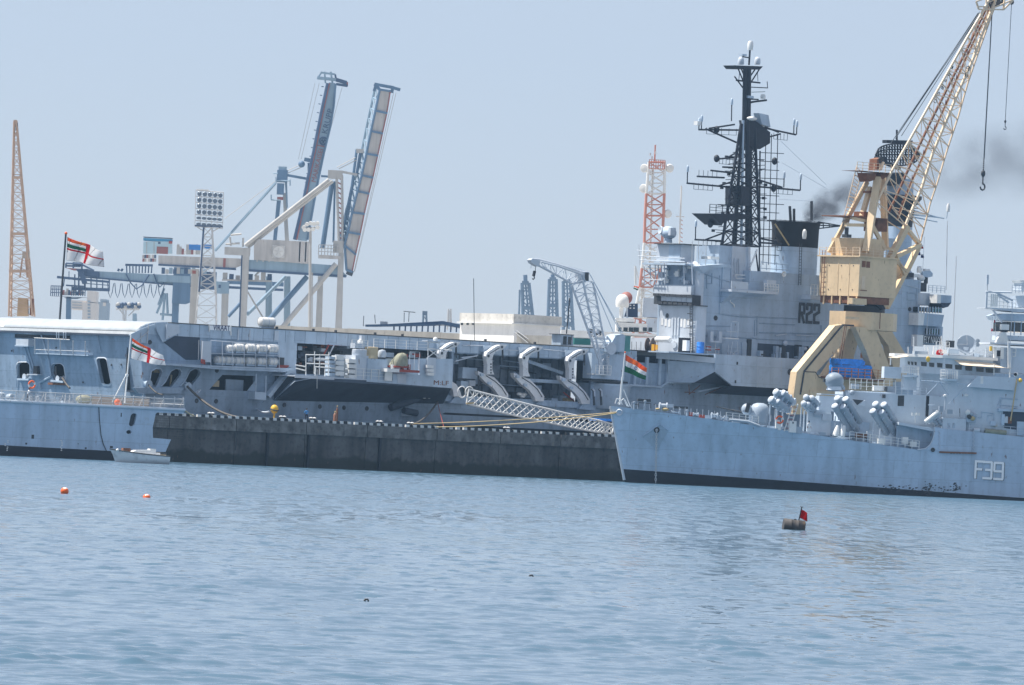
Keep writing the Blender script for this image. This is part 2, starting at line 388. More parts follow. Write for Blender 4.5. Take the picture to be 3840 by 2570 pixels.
# ------------------------------------------------------------------ aircraft carrier
_c = QF.y((520,1243),16)
CV = Fr('aircraft_carrier','grey aircraft carrier with dark lattice mast and number R22 moored behind the quay','aircraft carrier',QF.world((_c.x,16,0)),YAW)
DZ = 18.12
ROOF = mat('pale deck paint',(0.36,0.40,0.43),0.6,var=0.1,vscale=0.5,streak=0.1,rust=0.08)
LGLASS = mat('window glass',(0.02,0.03,0.035),0.08,var=0.1,spec=0.6)
MASTM = mat('sooty mast paint',(0.02,0.027,0.04),0.6,var=0.25,vscale=1.0)
SOOT = mat('sooted funnel paint',(0.014,0.014,0.017),0.8,var=0.3)
UNDER = mat('shaded underside grey',(0.05,0.068,0.1),0.7,var=0.2,vscale=0.4,streak=0.2)  # hull grey darkened to hold the shade of undersides and recesses
TARP = mat('olive tarpaulin',(0.27,0.27,0.2),0.85,var=0.2,vscale=1.5)
BEIGE = mat('beige paint',(0.55,0.44,0.27),0.6)
TOLE = mat('mid grey plating',(0.44,0.535,0.635),0.5,var=0.12,vscale=0.4,streak=0.2,rust=0.12,dirt=0.1)

def rrect(f,plane,x0,y0,x1,y1,r,lean=0.0):
    """rounded rectangle in crop pixels -> local loop; lean shifts the foot sideways"""
    pts = []
    for cx,cy,a0 in ((x1 - r,y0+r,-90),(x1 - r,y1 - r,0),(x0+r,y1 - r,90),(x0+r,y0+r,180)):
        for k in range(5):
            a = math.radians(a0+22.5*k);X = cx+r*math.cos(a);Y = cy+r*math.sin(a)
            pts.append(plane(f(X+lean*(Y - y0),Y)))
    return pts

def carrier_hull():
    # --- starboard side plate above the knuckle, with openings
    def P(f,*pts):return [CV.y(f(*p),0.0) for p in pts]
    arches = []
    for bx,tx in ((1330,1485),(1475,1662),(1650,1836)):
        w_ = 95
        arches.append(P(cB,(bx,805),(bx+40,760),(tx - w_ - 5,665),(tx - 55,640),(tx - 15,645),(tx,672),(tx - 10,705),(bx+w_+15,790),(bx+w_,808)))
    big = P(cB,(1915,845),(1960,780),(2040,690),(2340,700),(2500,720))+P(cD,(480,650),(480,795),(410,800),(0,770))
    big = P(cD,(60,785),(110,730),(180,650),(480,660),(480,800))
    bay1 = P(cD,(856,352),(2278,440),(2278,690),(856,640))
    bay2a,bay2b = CV.y(cE(140,860),0.0),CV.y(cE(1300,920),0.0)
    zl = 9.75
    bay2 = [Vector((bay2a.x,0,16.3)),Vector((bay2b.x,0,16.3)),Vector((bay2b.x,0,zl)),Vector((bay2a.x,0,zl))]
    outer = [Vector((1.66,0,8.8)),Vector((200,0,8.8)),Vector((200,0,16.5)),Vector((.6,0,16.5))]
    MB().holed(outer,arches+[big,bay1,bay2],(0,0.5,0)).put('side_plating',HULLC,CV)
    # --- lower hull, tumbling in to the waterline
    m = MB();zs = [(8.8,0.0),(7.2,0.15),(5.0,0.7),(2.0,1.7),(-1.0,3.2)]
    m.loft([[Vector((x,y+(0.0 if x > 6 else (6 - x) **2*0.05),z)) for z,y in zs] for x in (1.44,2,4,6,20,60,120,200)],closed=False).put('lower_hull',HULLC,CV,smooth=30)
    # boot topping forward of the run
    a = [(x,z) for x,z in ((44.5,3.5),(52.6,8.2),(200,8.2),(200,-1),(40,-1))]
    yy = lambda z:np.interp(z,[-1,2,5,7.2,8.8],[3.2,1.7,.7,.15,0]) - 0.02
    m = MB();xs = [41,44.5,48.5,52.6,80,120,200];top = [1.5,3.5,6.0,8.2,8.2,8.2,8.2]
    m.loft([[Vector((x,float(yy(t+(-1 - t)*k/5)),t+(-1 - t)*k/5)) for k in range(6)] for x,t in zip(xs,top)],closed=False).put('boot_topping',BLACK,CV,smooth=30)
    # plate strakes
    for f,p,q in ((cD,(470,1015),(560,890)),(cD,(1340,1090),(1450,910))):
        CV.beam('rubbing_strake',HULLC,CV.y(f(*p),0.75),CV.y(f(*q),-0.03),0.25,0.12)
    # interiors behind the openings
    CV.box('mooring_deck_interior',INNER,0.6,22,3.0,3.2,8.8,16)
    CV.box('mooring_deck_floor',UNDER,0.6,22,0.5,3.0,8.82,9.0)
    CV.box('gallery_interior',mat('gallery bulkhead',(0.12,0.14,0.165),0.7,var=0.35,vscale=0.8),bay1[0].x - 1,bay1[1].x+1,3.6,3.9,10,17)
    BAY = mat('boat bay bulkhead',(0.2,0.235,0.28),0.6,var=0.3,vscale=0.5,streak=0.3,dirt=0.3)
    CV.box('boat_bay_bulkhead',BAY,bay2a.x,bay2b.x,4.2,4.5,9.5,17.5)
    CV.box('boat_bay_floor',UNDER,bay2a.x,bay2b.x,0.5,4.2,9.5,zl - 0.02)
    CV.box('boat_bay_overhead',UNDER,bay2a.x,bay2b.x,0.5,4.2,16.5,16.7)
    # things on the boat bay bulkhead: lockers, pipes, doors, stiffeners
    rnd = random.Random(3)
    for k in range(16):
        x = bay2a.x+1+k*(bay2b.x - bay2a.x - 2)/15
        CV.box('stiffener',BAY,x,x+0.16,3.85,4.2,zl,16.5)
    for k in range(26):
        x = rnd.uniform(bay2a.x+0.5,bay2b.x - 2);z = rnd.choice((zl,zl,rnd.uniform(11,15)))
        wd,hg = rnd.uniform(0.5,1.8),rnd.uniform(0.4,1.8)
        CV.box('locker',rnd.choice((GREY,TOLE,DARK,UNDER,BAY)),x,x+wd,rnd.uniform(2.6,3.4),4.19,z,z+hg)
    for k in range(7):
        z = rnd.uniform(11,16);x = rnd.uniform(bay2a.x,bay2b.x - 12)
        CV.rod('pipe',rnd.choice((GREY,DARK,TOLE)),(x,3.6,z),(x+rnd.uniform(5,11),3.6,z - rnd.uniform(0,0.6)),0.08)
    for a,b in (((760,930),(1050,1030)),((640,1030),(740,1110))):
        CV.beam('girder',TOLE,CV.y(cE(*a),2.0),CV.y(cE(*b),2.0),0.3,0.45)
    CV.pbox('gallery_ledge',TOLE,cE,(760,1075),(1060,1120),1.2,4.1)
    # edge band under the flight deck, panel by panel
    x = CV.y(cD(-330,190),0).x;k = 0
    while x < 86:
        wd = 1.78+0.25*math.sin(k*2.1)
        CV.box('edge_panel',TOLE if k % 3 else GREY,x+0.03,x+wd - 0.03,-0.16 - 0.02*(k % 2),0.1,16.45,DZ - 0.03);x += wd;k += 1
    CV.box('edge_girder',TOLE,6.0,x,0.11,0.6,16.51,DZ - 0.05)
    CV.box('flight_deck',mat('flight deck',(0.09,0.095,0.1),0.9),4.75,200,-0.24,36,DZ - 0.02,DZ+0.1)
    CV.pbox('pillar_panel',TOLE,cD,(692,335),(852,640),-0.14,0.0)
    # deck edge fittings
    for f,a,b in ((cD,680,228),(cD,1015,243),(cD,1222,200),(cD,1580,275),(cX,1600,165),(cE,405,765),(cE,820,790)):
        p = CV.y(f(a,b),0.3);CV.box('deck_edge_light',DARK,p.x - 0.12,p.x+0.12,0.2,0.5,DZ+0.1,DZ+0.38)

def carrier_stern():
    zE = 16.80                                                  # edge of the round-down
    W_ = 36.0
    # round-down: quarter ellipse from the deck to the transom edge
    prof = [(0.0+4.75*(1 - math.cos(t)),zE+(DZ+0.1 - zE)*math.sin(t)) for t in [math.pi/2*k/12 for k in range(13)]]
    m = MB();m.loft([[Vector((x,y,z)) for x,z in prof] for y in (0.0,12,24,W_)],closed=False);m.put('round_down',ROOF,CV,smooth=60)
    side = [Vector((x,0.001,z)) for x,z in prof]+[Vector((4.75,0.001,16.5)),Vector((0.0,0.001,16.5))]
    MB().prism(side,(0,0.4,0)).put('round_down_cheek',TOLE,CV)
    CV.box('round_down_lip',WHITE,-0.22,0.02,-0.05,W_,zE - 0.42,zE - 0.06)
    CV.box('lip_gutter',DARK,-0.12,0.03,0,W_,zE - 0.05,zE+0.03)
    # deck centre stripe painted over the round-down
    yc = CV.x(cY(30,285),0.0).y
    m = MB();m.loft([[Vector((x - 0.012,y,z+0.012)) for x,z in prof] for y in (yc - 0.45,yc+0.45)],closed=False);m.put('deck_stripe',WHITE,CV,smooth=60)
    # soffit under the lip
    CV.box('soffit',UNDER,-.2,.3,0.4,W_,zE - 0.7,zE - 0.45)
    # transom with three rope openings
    X0 = 0.3
    KL = 0.14                                                   # the transom is undercut
    def TX(p,off=0.0):
        q = CV.x(p,X0+off)
        for _ in range(5):q = CV.x(p,X0+off+KL*(zE - q.z))
        return q
    pl = TX
    hx = lambda z:X0+KL*(zE - z)
    holes = [rrect(cY,pl,272,868,488,1140,60,0.02),rrect(cY,pl,832,892,1040,1180,70,0.14),rrect(cY,pl,1580,800,1735,1225,45,0.20)]
    holes[2] = rrect(cY,pl,1578,800,1740,1225,45,0.19)
    outer = [Vector((hx(3),.24,3.0)),Vector((hx(3),W_,3.0)),Vector((hx(zE - .46),W_,zE - 0.46)),Vector((hx(zE - .46),.24,zE - 0.46))]
    MB().holed(outer,holes,(0.45,0,0)).put('transom',HULLC,CV)
    # the rounded quarter between transom and side
    m = MB()
    pts = [(.28*(1 - math.cos(t)) - 0.004,.28*(1 - math.sin(t)) - 0.004) for t in [math.pi/2*k/8 for k in range(9)]]
    m.loft([[Vector((x+hx(z),y,z)) for x,y in pts] for z in (3.0,8.8,zE - 0.46)],closed=False).put('stern_quarter',HULLC,CV,smooth=60)
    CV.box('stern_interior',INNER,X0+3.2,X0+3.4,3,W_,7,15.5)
    CV.box('stern_interior_floor',UNDER,X0+1.7,X0+3.2,3,W_,8.6,8.8)
    # opening rims
    for h in holes:
        m = MB();c = sum(h,Vector())/len(h);n = len(h)
        m.add([p+Vector((-0.1,0,0)) for p in h]+[c+(p - c)*1.09+Vector((-0.02,0,0)) for p in h],
              [(i,(i+1) % n,n+(i+1) % n,n+i) for i in range(n)]);m.put('opening_rim',GREYL,CV)
    def X(f,a,b,c=X0 - 0.05):return TX(f(a,b),c - X0)
    # roller fairleads at the foot of the openings, rope posts
    for a,b in ((440,1105),(985,1135)):
        p = X(cY,a,b,X0+0.2);MB().lathe([(0,-.5),(.42,-.5),(.3,-.25),(.3,.25),(.42,.5),(0,.5)],p,(1,0,0.0),12).put('roller_fairlead',GREYL,CV,smooth=40)
    CV.rod('roller_post',SILV,X(cY,905,930,X0+0.8),X(cY,915,1110,X0+0.8),0.13)
    for a,b,c_,d in ((300,1145,490,1150),(850,1170,1050,1190)):
        CV.beam('sill',TOLE,X(cY,a,b,X0 - .3),X(cY,c_,d,X0 - .3),0.5,0.25)
    CV.beam('fender_bar',RUST,X(cY,790,1215,X0 - .2),X(cY,1060,1228,X0 - .2),0.2,0.28)
    # catwalk gallery hung below the round-down
    a,b = X(cY,560,712,X0 - .8),X(cY,1440,748,X0 - .8)
    m = MB();m.prism([a,b,b+Vector((.8,0,0)),a+Vector((.8,0,0))],(0,0,-0.12));m.put('catwalk_floor',TOLE,CV)
    for px in (570,788,985,1193,1393):
        p = X(cY,px,712+(px - 560)*0.041,X0 - .8);q = X(cY,px,490+(px - 560)*0.041,X0 - .8)
        CV.rod('catwalk_hanger',SILV,p,q,0.085)
    CV.rod('catwalk_rail',SILV,X(cY,560,470,X0 - .8),X(cY,1140,500,X0 - .8),0.07)
    CV.rod('catwalk_rail',SILV,X(cY,560,660,X0 - .8),X(cY,1440,690,X0 - .8),0.04)
    for px in (925,960,1038,1075):
        CV.rod('ladder_stile',GREYL,X(cY,px,380,X0 - .8),X(cY,px,500,X0 - .8),0.08)
    CV.box('catwalk_shadow_strip',INNER,X0+0.1,X0+0.16,X(cY,1140,450).y,X(cY,240,400).y,X(cY,700,480).z,X(cY,700,420).z)  # dark strip laid on the transom as the shadow behind the catwalk
    a,b = X(cY,357,490),X(cY,565,600)
    CV.box('control_cabin',GREYL,X0 - .8,X0+.4,b.y,a.y,b.z,a.z)
    CV.box('cabin_floor',TOLE,X0 - .9,X0,b.y - .1,a.y+.1,b.z - 0.15,b.z - 0.004)
    # braces and drain pipes down the transom
    for f,pts,r in ((cY,((670,410),(740,650),(800,850),(830,1090)),0.11),(cY,((830,1100),(650,1200),(670,1300)),0.16),
                      (cY,((395,620),(520,1010)),0.09),(cY,((445,620),(560,1000)),0.09),(cY,((290,900),(265,1280)),0.06),(cY,((1590,420),(1640,700)),0.05)):
        CV.tube('drain_pipe',TOLE,[X(f,*p,X0 - 0.12) for p in pts],r)
    a,b = X(cY,580,930),X(cY,650,1060);CV.box('fog_horn_box',DARK,b.x - 0.5,b.x+.2,b.y,a.y,b.z,a.z)
    a,b = X(cY,520,1060),X(cY,690,1070);CV.box('horn_platform',GREYL,b.x - 0.8,b.x+.1,b.y,a.y,b.z - .1,a.z)
    for a,b in ((190,680),(1820,910),(1355,1195),(1980,905),(915,630)):
        p = X(cY,a,b);MB().lathe([(0.0,0),(0.14,0),(0.14,0.06),(0,0.06)],p - Vector((0.03,0,0)),(1,0,0),10).put('scuttle',DARK,CV)
    # support knees under the round-down side
    for f,a,b,c_ in ((cB,(1210,345),(1420,240),0.0),):
        CV.poly('catwalk_screen',TOLE,cB,((1180,335),(1290,280),(1420,232),(1360,300),(1355,410),(1240,400)),-0.5,0.1)
    CV.poly('catwalk_screen',GREYL,cB,((1525,235),(1640,240),(1645,315),(1520,375)),-0.7,0.12)
    CV.poly('side_panel',TOLE,cB,((1425,222),(1520,225),(1520,390),(1490,400),(1440,300)),-0.4,0.15)
    for pts in (((1240,400),(1360,300)),((1360,230),(1345,410)),((1290,310),(1290,400)),((1820,380),(1815,560)),((1845,380),(1840,560))):
        CV.prod('screen_stay',SILV,cB,pts[0],pts[1],-0.6,0.06)
    # grey sponson floor under the raft racks, its dark soffit
    CV.poly('raft_gallery_soffit',UNDER,cB,((1500,400),(1620,335),(1830,350),(1830,560),(1700,560)),-0.06,0.06)
carrier_hull();carrier_stern()

def ring_scuttle(pt,r=0.2,m=DARK,ax=(0,1,0)):
    MB().lathe([(0,-0.02),(r,-0.02),(r*1.15,-0.05),(r*1.2,0.02),(0,0.02)],pt,ax,12).put('scuttle',m,CV,smooth=40)
for f,a,b in ((cB,1800,935),(cB,1978,940),(cD,747,925),(cD,1073,940),(cD,1293,950),(cD,1503,957),(cB,1372,400),(cB,1617,420),(cB,1785,425),(cD,130,610)):
    p = CV.y(f(a,b),0.0);z = p.z
    ring_scuttle(CV.y(f(a,b),float(np.interp(z,[-1,2,5,7.2,8.8],[3.2,1.7,.7,.15,0])) - 0.03),0.26)
# arch rims, fairleads and interior pieces of the quarterdeck
for bx,tx in ((1330,1485),(1475,1662),(1650,1836)):
    CV.tube('arch_rim',TOLE,CV.ys(cB,((bx,805),(bx+40,760),(tx - 100,665),(tx - 55,640),(tx - 15,645),(tx,672)),-0.05),0.09)
for a,b in ((1350,780),(1710,800)):
    MB().lathe([(0,-.35),(.55,-.35),(.42,-.15),(.42,.3),(.55,.45),(0,.45)],CV.y(cB(a,b),-0.25),(0,1,0.15),14).put('fairlead',TOLE,CV,smooth=40)
CV.pbox('interior_locker',ROPEY,cB,(1415,640),(1465,680),1.0,1.6)
CV.prod('interior_post',BEIGE,cB,(1570,700),(1555,800),1.2,0.12)
CV.poly('fairlead_sponson',HULLC,cB,((1225,815),(1690,815),(1650,870),(1270,870)),-0.5,0.6)
# big quarter opening: door leaf, frames
CV.poly('door_leaf',TOLE,cD,((410,795),(480,705),(480,800)),-0.02,0.1)
CV.pbox('roller_door',GREY,cD,(215,690),(370,800),1.5,1.7)
CV.pbox('platform_box',TOLE,cD,(480,805),(580,880),-1.6,0.2)
for a,b in (((490,640),(485,810)),((580,660),(575,860))):CV.prod('platform_stay',TOLE,cD,a,b,-1.5,0.1)
CV.pbeam('diagonal_strut',TOLE,cD,(590,850),(800,590),-1.2,0.9,0.5)
CV.pbox('cable_reel',BEIGE,cD,(95,700),(150,760),0.9,1.4)
CV.poly('gallery_edge',GREY,cD,((-300,545),(0,560),(830,590),(760,625),(180,602),(-330,560)),-2.0,2.0)

def text_mesh(name,txt,m,parent,origin,ux,uz,height,ext=0.01,width=None):
    """lettering as thin solid letters: origin = lower left corner, ux / uz unit directions along the line and up"""
    cu = bpy.data.curves.new('tmp','FONT');cu.body = txt;cu.size = 1.0;cu.resolution_u = 2;cu.extrude = 0.005
    ob = bpy.data.objects.new('tmp',cu);COL.objects.link(ob)
    dg = bpy.context.evaluated_depsgraph_get();me = bpy.data.meshes.new_from_object(ob.evaluated_get(dg))
    bpy.data.objects.remove(ob);bpy.data.curves.remove(cu)
    co = np.zeros(len(me.vertices)*3);me.vertices.foreach_get('co',co);co = co.reshape(-1,3)
    x0,x1,y0,y1 = co[:,0].min(),co[:,0].max(),co[:,1].min(),co[:,1].max()
    ux,uz = Vector(ux),Vector(uz);n = ux.cross(uz).normalized();sx = (width/(x1 - x0)) if width else height/(y1 - y0);sy = height/(y1 - y0)
    for v in me.vertices:
        p = Vector(origin)+ux*((v.co.x - x0)*sx)+uz*((v.co.y - y0)*sy)+n*(v.co.z/0.005*ext);v.co = p
    me.materials.clear();me.materials.append(m);me.name = name
    return link(name,me,parent)

def carrier_sponson():
    y0 = -5.0
    L_,R_ = CV.y(cD(845,650),y0),CV.y(cD(2280,770),y0)
    zf = 12.1
    # floor and wedge underside
    CV.box('sponson_floor',GREYL,L_.x,R_.x,y0,0.0,zf - 0.15,zf)
    CV.pbox('floor_fascia',GREYL,cD,(848,648),(1205,696),y0 - 0.05,y0+0.1)
    o1,o2 = CV.y(cD(1045,705),y0),CV.y(cD(2275,775),y0)
    h1,h2 = CV.y(cD(650,885),-0.02),CV.y(cD(2200,915),-0.02)
    t1,t2 = Vector((o1.x,y0,zf - 0.16)),Vector((o2.x,y0,zf - 0.16))
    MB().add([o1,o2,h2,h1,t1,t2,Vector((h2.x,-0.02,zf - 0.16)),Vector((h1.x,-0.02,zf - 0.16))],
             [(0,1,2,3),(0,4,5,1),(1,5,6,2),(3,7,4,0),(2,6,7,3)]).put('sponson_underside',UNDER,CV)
    MB().prism([L_+Vector((0,0,-0.9)),Vector((o1.x,y0,zf - 0.16)),Vector((o1.x,-0.03,zf - 0.2)),Vector((h1.x,-0.03,h1.z))],(0,0,0.05)).put('sponson_knee',TOLE,CV)
    # bulwark plating on the right half
    W1 = CV.y(cD(1685,640),y0)
    CV.poly('bulwark',TOLE,cD,((1500,690),(1740,715),(1740,640),(1985,650),(1985,500),(2290,505),(2282,772),(1500,712)),y0 - 0.03,0.25)
    CV.poly('bulwark_return',TOLE,cD,((1680,500),(2060,510),(2060,660),(1680,640)),y0+1.4,0.2)
    CV.poly('bulwark_panel',GREYL,cD,((1780,640),(1865,645),(1862,730),(1785,722)),y0 - 0.1,0.06)
    CV.pbox('canister_rack_board',GREYL,cD,(2058,490),(2130,650),y0 - 0.25,y0 - 0.05)
    for k in range(3):CV.pbox('float_canister',WHITE,cD,(2055+k*2,560+k*34),(2112+k*2,590+k*34),y0 - 0.7,y0 - 0.27)
    text_mesh('hull_marking','M:LF',RUST,CV,CV.y(cD(2115,740),y0 - 0.06),(1,0,0),(0,0,1),0.6,0.01,2.6)
    # deck houses, lockers on the sponson
    CV.pbox('pump_house',TOLE,cD,(1512,500),(1685,700),y0+0.1,y0+2.8)
    CV.pbox('switch_house',GREYL,cD,(1400,470),(1508,690),y0+0.3,y0+2.6)
    for k,(a,b) in enumerate(((1225,470),(1340,500))):
        for j in range(4):
            CV.pbox('canister',WHITE,cD,(a,b+j*48+4),(a+68,b+j*48+44),y0+0.15,y0+1.2)
        CV.pbox('canister_rack',GREYL,cD,(a - 8,b - 6),(a+76,b+196),y0+1.21,y0+1.4)
    for j in range(5):CV.pbox('grey_canister',TOLE,cD,(1162,480+j*38),(1212,508+j*38),y0+0.4,y0+1.4)
    MB().lathe([(0,0),(0.95,0),(1.0,.06),(1.0,1.0),(0.95,1.05),(0,1.05)],CV.y(cD(1432,488),y0+1.2),n=18).put('tub',GREYL,CV,smooth=40)
    MB().lathe([(0,0),(0.9,0),(0.9,.5),(0.93,.52),(.9,.55),(0.9,1.5),(0.8,1.55),(0,1.55)],CV.y(cD(1540,500),y0+1.6),n=18).put('beige_tank',BEIGE,CV,smooth=40)
    MB().lathe([(0,0),(0.5,0),(0.62,.5),(0.45,.95),(0,1.05)],CV.y(cD(1640,490),y0+1.6),n=14).put('cable_drum',GREYL,CV,smooth=40)
    CV.pbox('director_sight',GREYL,cD,(1395,360),(1480,410),y0+1.0,y0+2.0)
    MB().lathe([(0,0),(0.35,0),(0.3,.4),(0.1,.6),(0,.62)],CV.y(cD(1440,362),y0+1.5),n=12).put('sight_cap',WHITE,CV,smooth=40)
    CV.pbox('sight_mast',GREYL,cD,(1455,290),(1482,360),y0+1.9,y0+2.4)
    # machinery glimpsed in the gallery recess
    rnd = random.Random(11)
    for k in range(24):
        a = rnd.uniform(870,1350);b = rnd.uniform(370,560)
        CV.pbox('machinery_piece',rnd.choice((DARK,GREYL,TOLE,UNDER,RUST)),cD,(a,b),(a+rnd.uniform(18,70),b+rnd.uniform(15,60)),1.8,3.5)
    for k in range(10):
        a = rnd.uniform(1500,2200);CV.pbox('machinery_piece',rnd.choice((DARK,GREYL,REDP,TOLE)),cD,(a,440+rnd.uniform(-5,30)),(a+rnd.uniform(25,80),490),1.0,3.0)
    for a,b in (((1155,375),(1110,460)),((1200,380),(1150,480))):CV.pbeam('ladder_stile',REDP if a[0] < 1180 else GREYL,cD,a,b,-0.3,0.14)
    CV.pbeam('red_rail',REDP,cD,(1130,372),(1320,375),0.3,0.12,0.3)
    # white pipe frame for the life rafts on the left of the sponson
    for p,q in (((945,465),(945,655)),((1025,435),(1022,640)),((1072,460),(1068,650)),((1155,440),(1150,660)),((945,465),(1160,470)),((945,545),(1160,552)),((1020,505),(1155,508)),
                 ((1030,575),(1230,590)),((1035,575),(1030,660)),((1120,590),(1118,665)),((850,560),(945,575)),((855,590),(940,610))):
        CV.prod('pipe_frame',WHITE,cD,p,q,y0+0.3,0.075)
    # guard rails
    a,b = CV.y(cD(1400,690),y0),CV.y(cD(1680,715),y0);a.z = b.z = 12.1;CV.rail('guard_rail',WHITE,a,b,5,1.35,0.05)
    a,b = CV.y(cD(1565,400),y0+1),CV.y(cD(2060,440),y0+1);b.z = a.z;CV.rail('guard_rail',WHITE,a,b,6,1.2,0.05)
    a,b = CV.y(cD(1365,402),y0+1),CV.y(cD(1510,410),y0+1);b.z = a.z;CV.rail('guard_rail',WHITE,a,b,4,1.1,0.05)
    for p,q in (((2062,350),(2062,490)),((2165,370),(2165,490)),((2062,350),(2170,360)),((2062,410),(2280,425)),((2062,410),(2165,490)),((2165,410),(2062,490))):
        CV.prod('davit_frame',WHITE,cD,p,q,y0+0.4,0.07)
    CV.pbox('searchlight_table',GREYL,cD,(2060,335),(2210,352),y0,y0+1.2)
    MB().ball(CV.y(cD(2130,325),y0+.5),0.32).put('searchlight',WHITE,CV,smooth=60)
    # gun platform and canvas-covered gun
    CV.pbox('gun_platform',WHITE,cD,(1690,590),(1800,628),y0 - 1.2,y0+1.2)
    CV.pbox('gun_platform_red',REDP,cD,(1800,600),(1985,632),y0 - 1.2,y0+1.2)
    for a in (1735,1825,1885):CV.pbox('gun_pedestal_leg',REDP if a > 1800 else WHITE,cD,(a,555),(a+16,605),y0 - 0.6,y0 - 0.2)
    CV.pbox('ladder_panel',WHITE,cD,(1672,620),(1732,705),y0 - 0.4,y0 - 0.2)
    a,b = CV.y(cD(1890,600),y0 - 1.1),CV.y(cD(1980,602),y0 - 1.1);b.z = a.z;CV.rail('guard_rail',GREYL,a,b,3,2.4,0.04)
    # two hose rings and suction hoses beneath the sponson
    for a in (2030,2075):
        c = CV.y(cD(a,832),-1.5);pts = [c+Vector((math.cos(t)*0.42,0,math.sin(t)*0.48)) for t in [2*math.pi*k/12 for k in range(13)]]
        CV.tube('hose_ring',SILV,pts,0.08,6);CV.rod('ring_hanger',SILV,c+Vector((0,0,0.48)),c+Vector((0,0,1.2)),0.04)
    for p,q,r in (((1720,950),(2000,855),0.5),((1840,975),(1960,1000),0.45)):CV.prod('suction_pipe',UNDER,cD,p,q,-0.6,r,n=12)
    CV.pbox('pipe_flange',TOLE,cD,(1820,1000),(1910,1030),-0.4,0.2)
    CV.rod('whip_stay',SILV,CV.y(cD(1048,600),y0 - .2),CV.y(cD(1046,775),y0 - .2),0.05)
    CV.pbox('red_box',REDP,cD,(705,558),(788,592),-1.0,-0.2)
carrier_sponson()

# canvas-covered gun on the sponson
def covered_gun():
    p = CV.y(cD(1790,568),-5.0)
    f = Fr('covered_gun','deck gun under a draped olive canvas cover on the red and white platform','gun',CV.world((p.x,p.y,p.z)),YAW)
    m = MB();rings = [];n = 28
    for h,r in ((0,1.0),(0.3,0.95),(0.8,0.82),(1.25,0.66),(1.6,0.46),(1.72,0.2),(1.75,0.02)):
        rings.append([Vector((math.cos(t)*r*1.45+0.35*h,math.sin(t)*r*0.9,h))*1+Vector((0.12*math.sin(7*t)*(1 - h/1.8),0.12*math.cos(9*t)*(1 - h/1.8),0.05*math.sin(5*t))) for t in [2*math.pi*k/n for k in range(n)]])
    m.loft(rings).put('canvas_cover',TARP,f,smooth=60)
    MB().box(-1.3,1.3,-0.8,0.8,-0.22,0.0).put('carriage',REDP,f)
covered_gun()

def raft(pt,label,L=1.75,r=0.6,group='white life raft canisters'):
    f = Fr('life_raft',label,'life raft',CV.world(pt),YAW,group)
    m = MB();m.lathe([(0,-L/2),(r*0.6,-L/2),(r*0.93,-L/2+0.16),(r,-L/2+0.35),(r,L/2 - 0.35),(r*0.93,L/2 - 0.16),(r*0.6,L/2),(0,L/2)],(0,0,r),(1,0,0),18)
    m.put('canister',RAFTM,f,smooth=50)
    for x in (-0.42,0.0,0.42):
        MB().lathe([(r*1.005,x*L - 0.05),(r*1.05,x*L - 0.05),(r*1.05,x*L+0.05),(r*1.005,x*L+0.05)],(0,0,r),(1,0,0),18).put('strap',GREYL,f,smooth=40)
    MB().box(-L/2+.1,L/2 - .1,-0.3,0.3,-0.12,0.06).put('cradle',TOLE,f)
RAFTM = mat('raft fibreglass',(0.72,0.71,0.68),0.4,var=0.08,dirt=0.12)
ords = ['leftmost','second from left','third from left','fourth from left','rightmost']
up = [(1.0,(248,448)),(1,(328,448)),(1,(433,450)),(1,(535,452)),(1,(636,455))]
for i,(s,(a,b)) in enumerate(up):
    p = CV.y(cD(a,b - 6),-1.4);raft(p,'white life raft canister, %s on the upper shelf under the name board' % ords[i],1.5 if i else 1.2,0.56 if i else 0.48)
lo = [(155,552),(238,555),(325,560),(428,563),(528,566),(632,568)]
ords6 = ['leftmost','second from left','third from left','fourth from left','fifth from left','rightmost']
for i,(a,b) in enumerate(lo):
    p = CV.y(cD(a,b - 4),-1.4);raft(p,'white life raft canister, %s on the lower shelf above the hull' % ords6[i],1.55,0.52)
p = CV.y(cD(582,226),1.0);raft(Vector((p.x,1.0,DZ+0.22)),'white life raft canister standing alone on the flight deck edge',2.4,0.66)
# rack frames
for b0,b1 in ((455,472),(575,592)):
    a,b = CV.y(cD(75,b0 - 5),-2.1),CV.y(cD(705,b1),-2.1)
    MB().prism([a,b,b+Vector((0,1.9,0)),a+Vector((0,1.9,0))],(0,0,-0.08)).put('raft_shelf',GREYL,CV)
for x in (75,180,275,380,485,585,700):CV.prod('rack_post',GREYL,cD,(x,335+x*0.06),(x,560+x*0.04),-2.15,0.055)
CV.prod('rack_rail',GREYL,cD,(75,335),(705,385),-2.15,0.05)
CV.pbox('white_board',GREYL,cD,(2,340),(74,535),-2.2,-2.05)
CV.poly('red_canvas',REDP,cD,((-8,505),(22,512),(25,555),(-10,545)),-2.3,0.2)
CV.pbox('deck_drum',DARK,cD,(708,490),(745,560),-1.0,-0.3)
# name board
CV.pbox('name_board',mat('name board white',(.93,.93,.93),.5,var=.02),cD,(62,196),(258,250),-0.34,-0.22)
BLUEL = mat('blue lettering',(0.006,0.012,0.1),0.5)
q = CV.y(cD(96,240),-0.36);r_ = CV.y(cD(252,205),-0.36)
text_mesh('name_lettering','VIRAAT',BLUEL,CV,q,(1,0,0),(0,0,1),0.72,0.015,r_.x - q.x)
for a in (60,258):CV.prod('board_bracket',WHITE,cD,(a,195),(a,290 if a > 100 else 255),-0.3,0.1)
for a,b,c_,d in ((660,245,694,335),(325,230,325,335),(430,235,430,335)):CV.pbox('edge_stiffener',GREYL,cD,(a,b),(c_ if c_ > a else a+6,d),-0.3,-0.2)

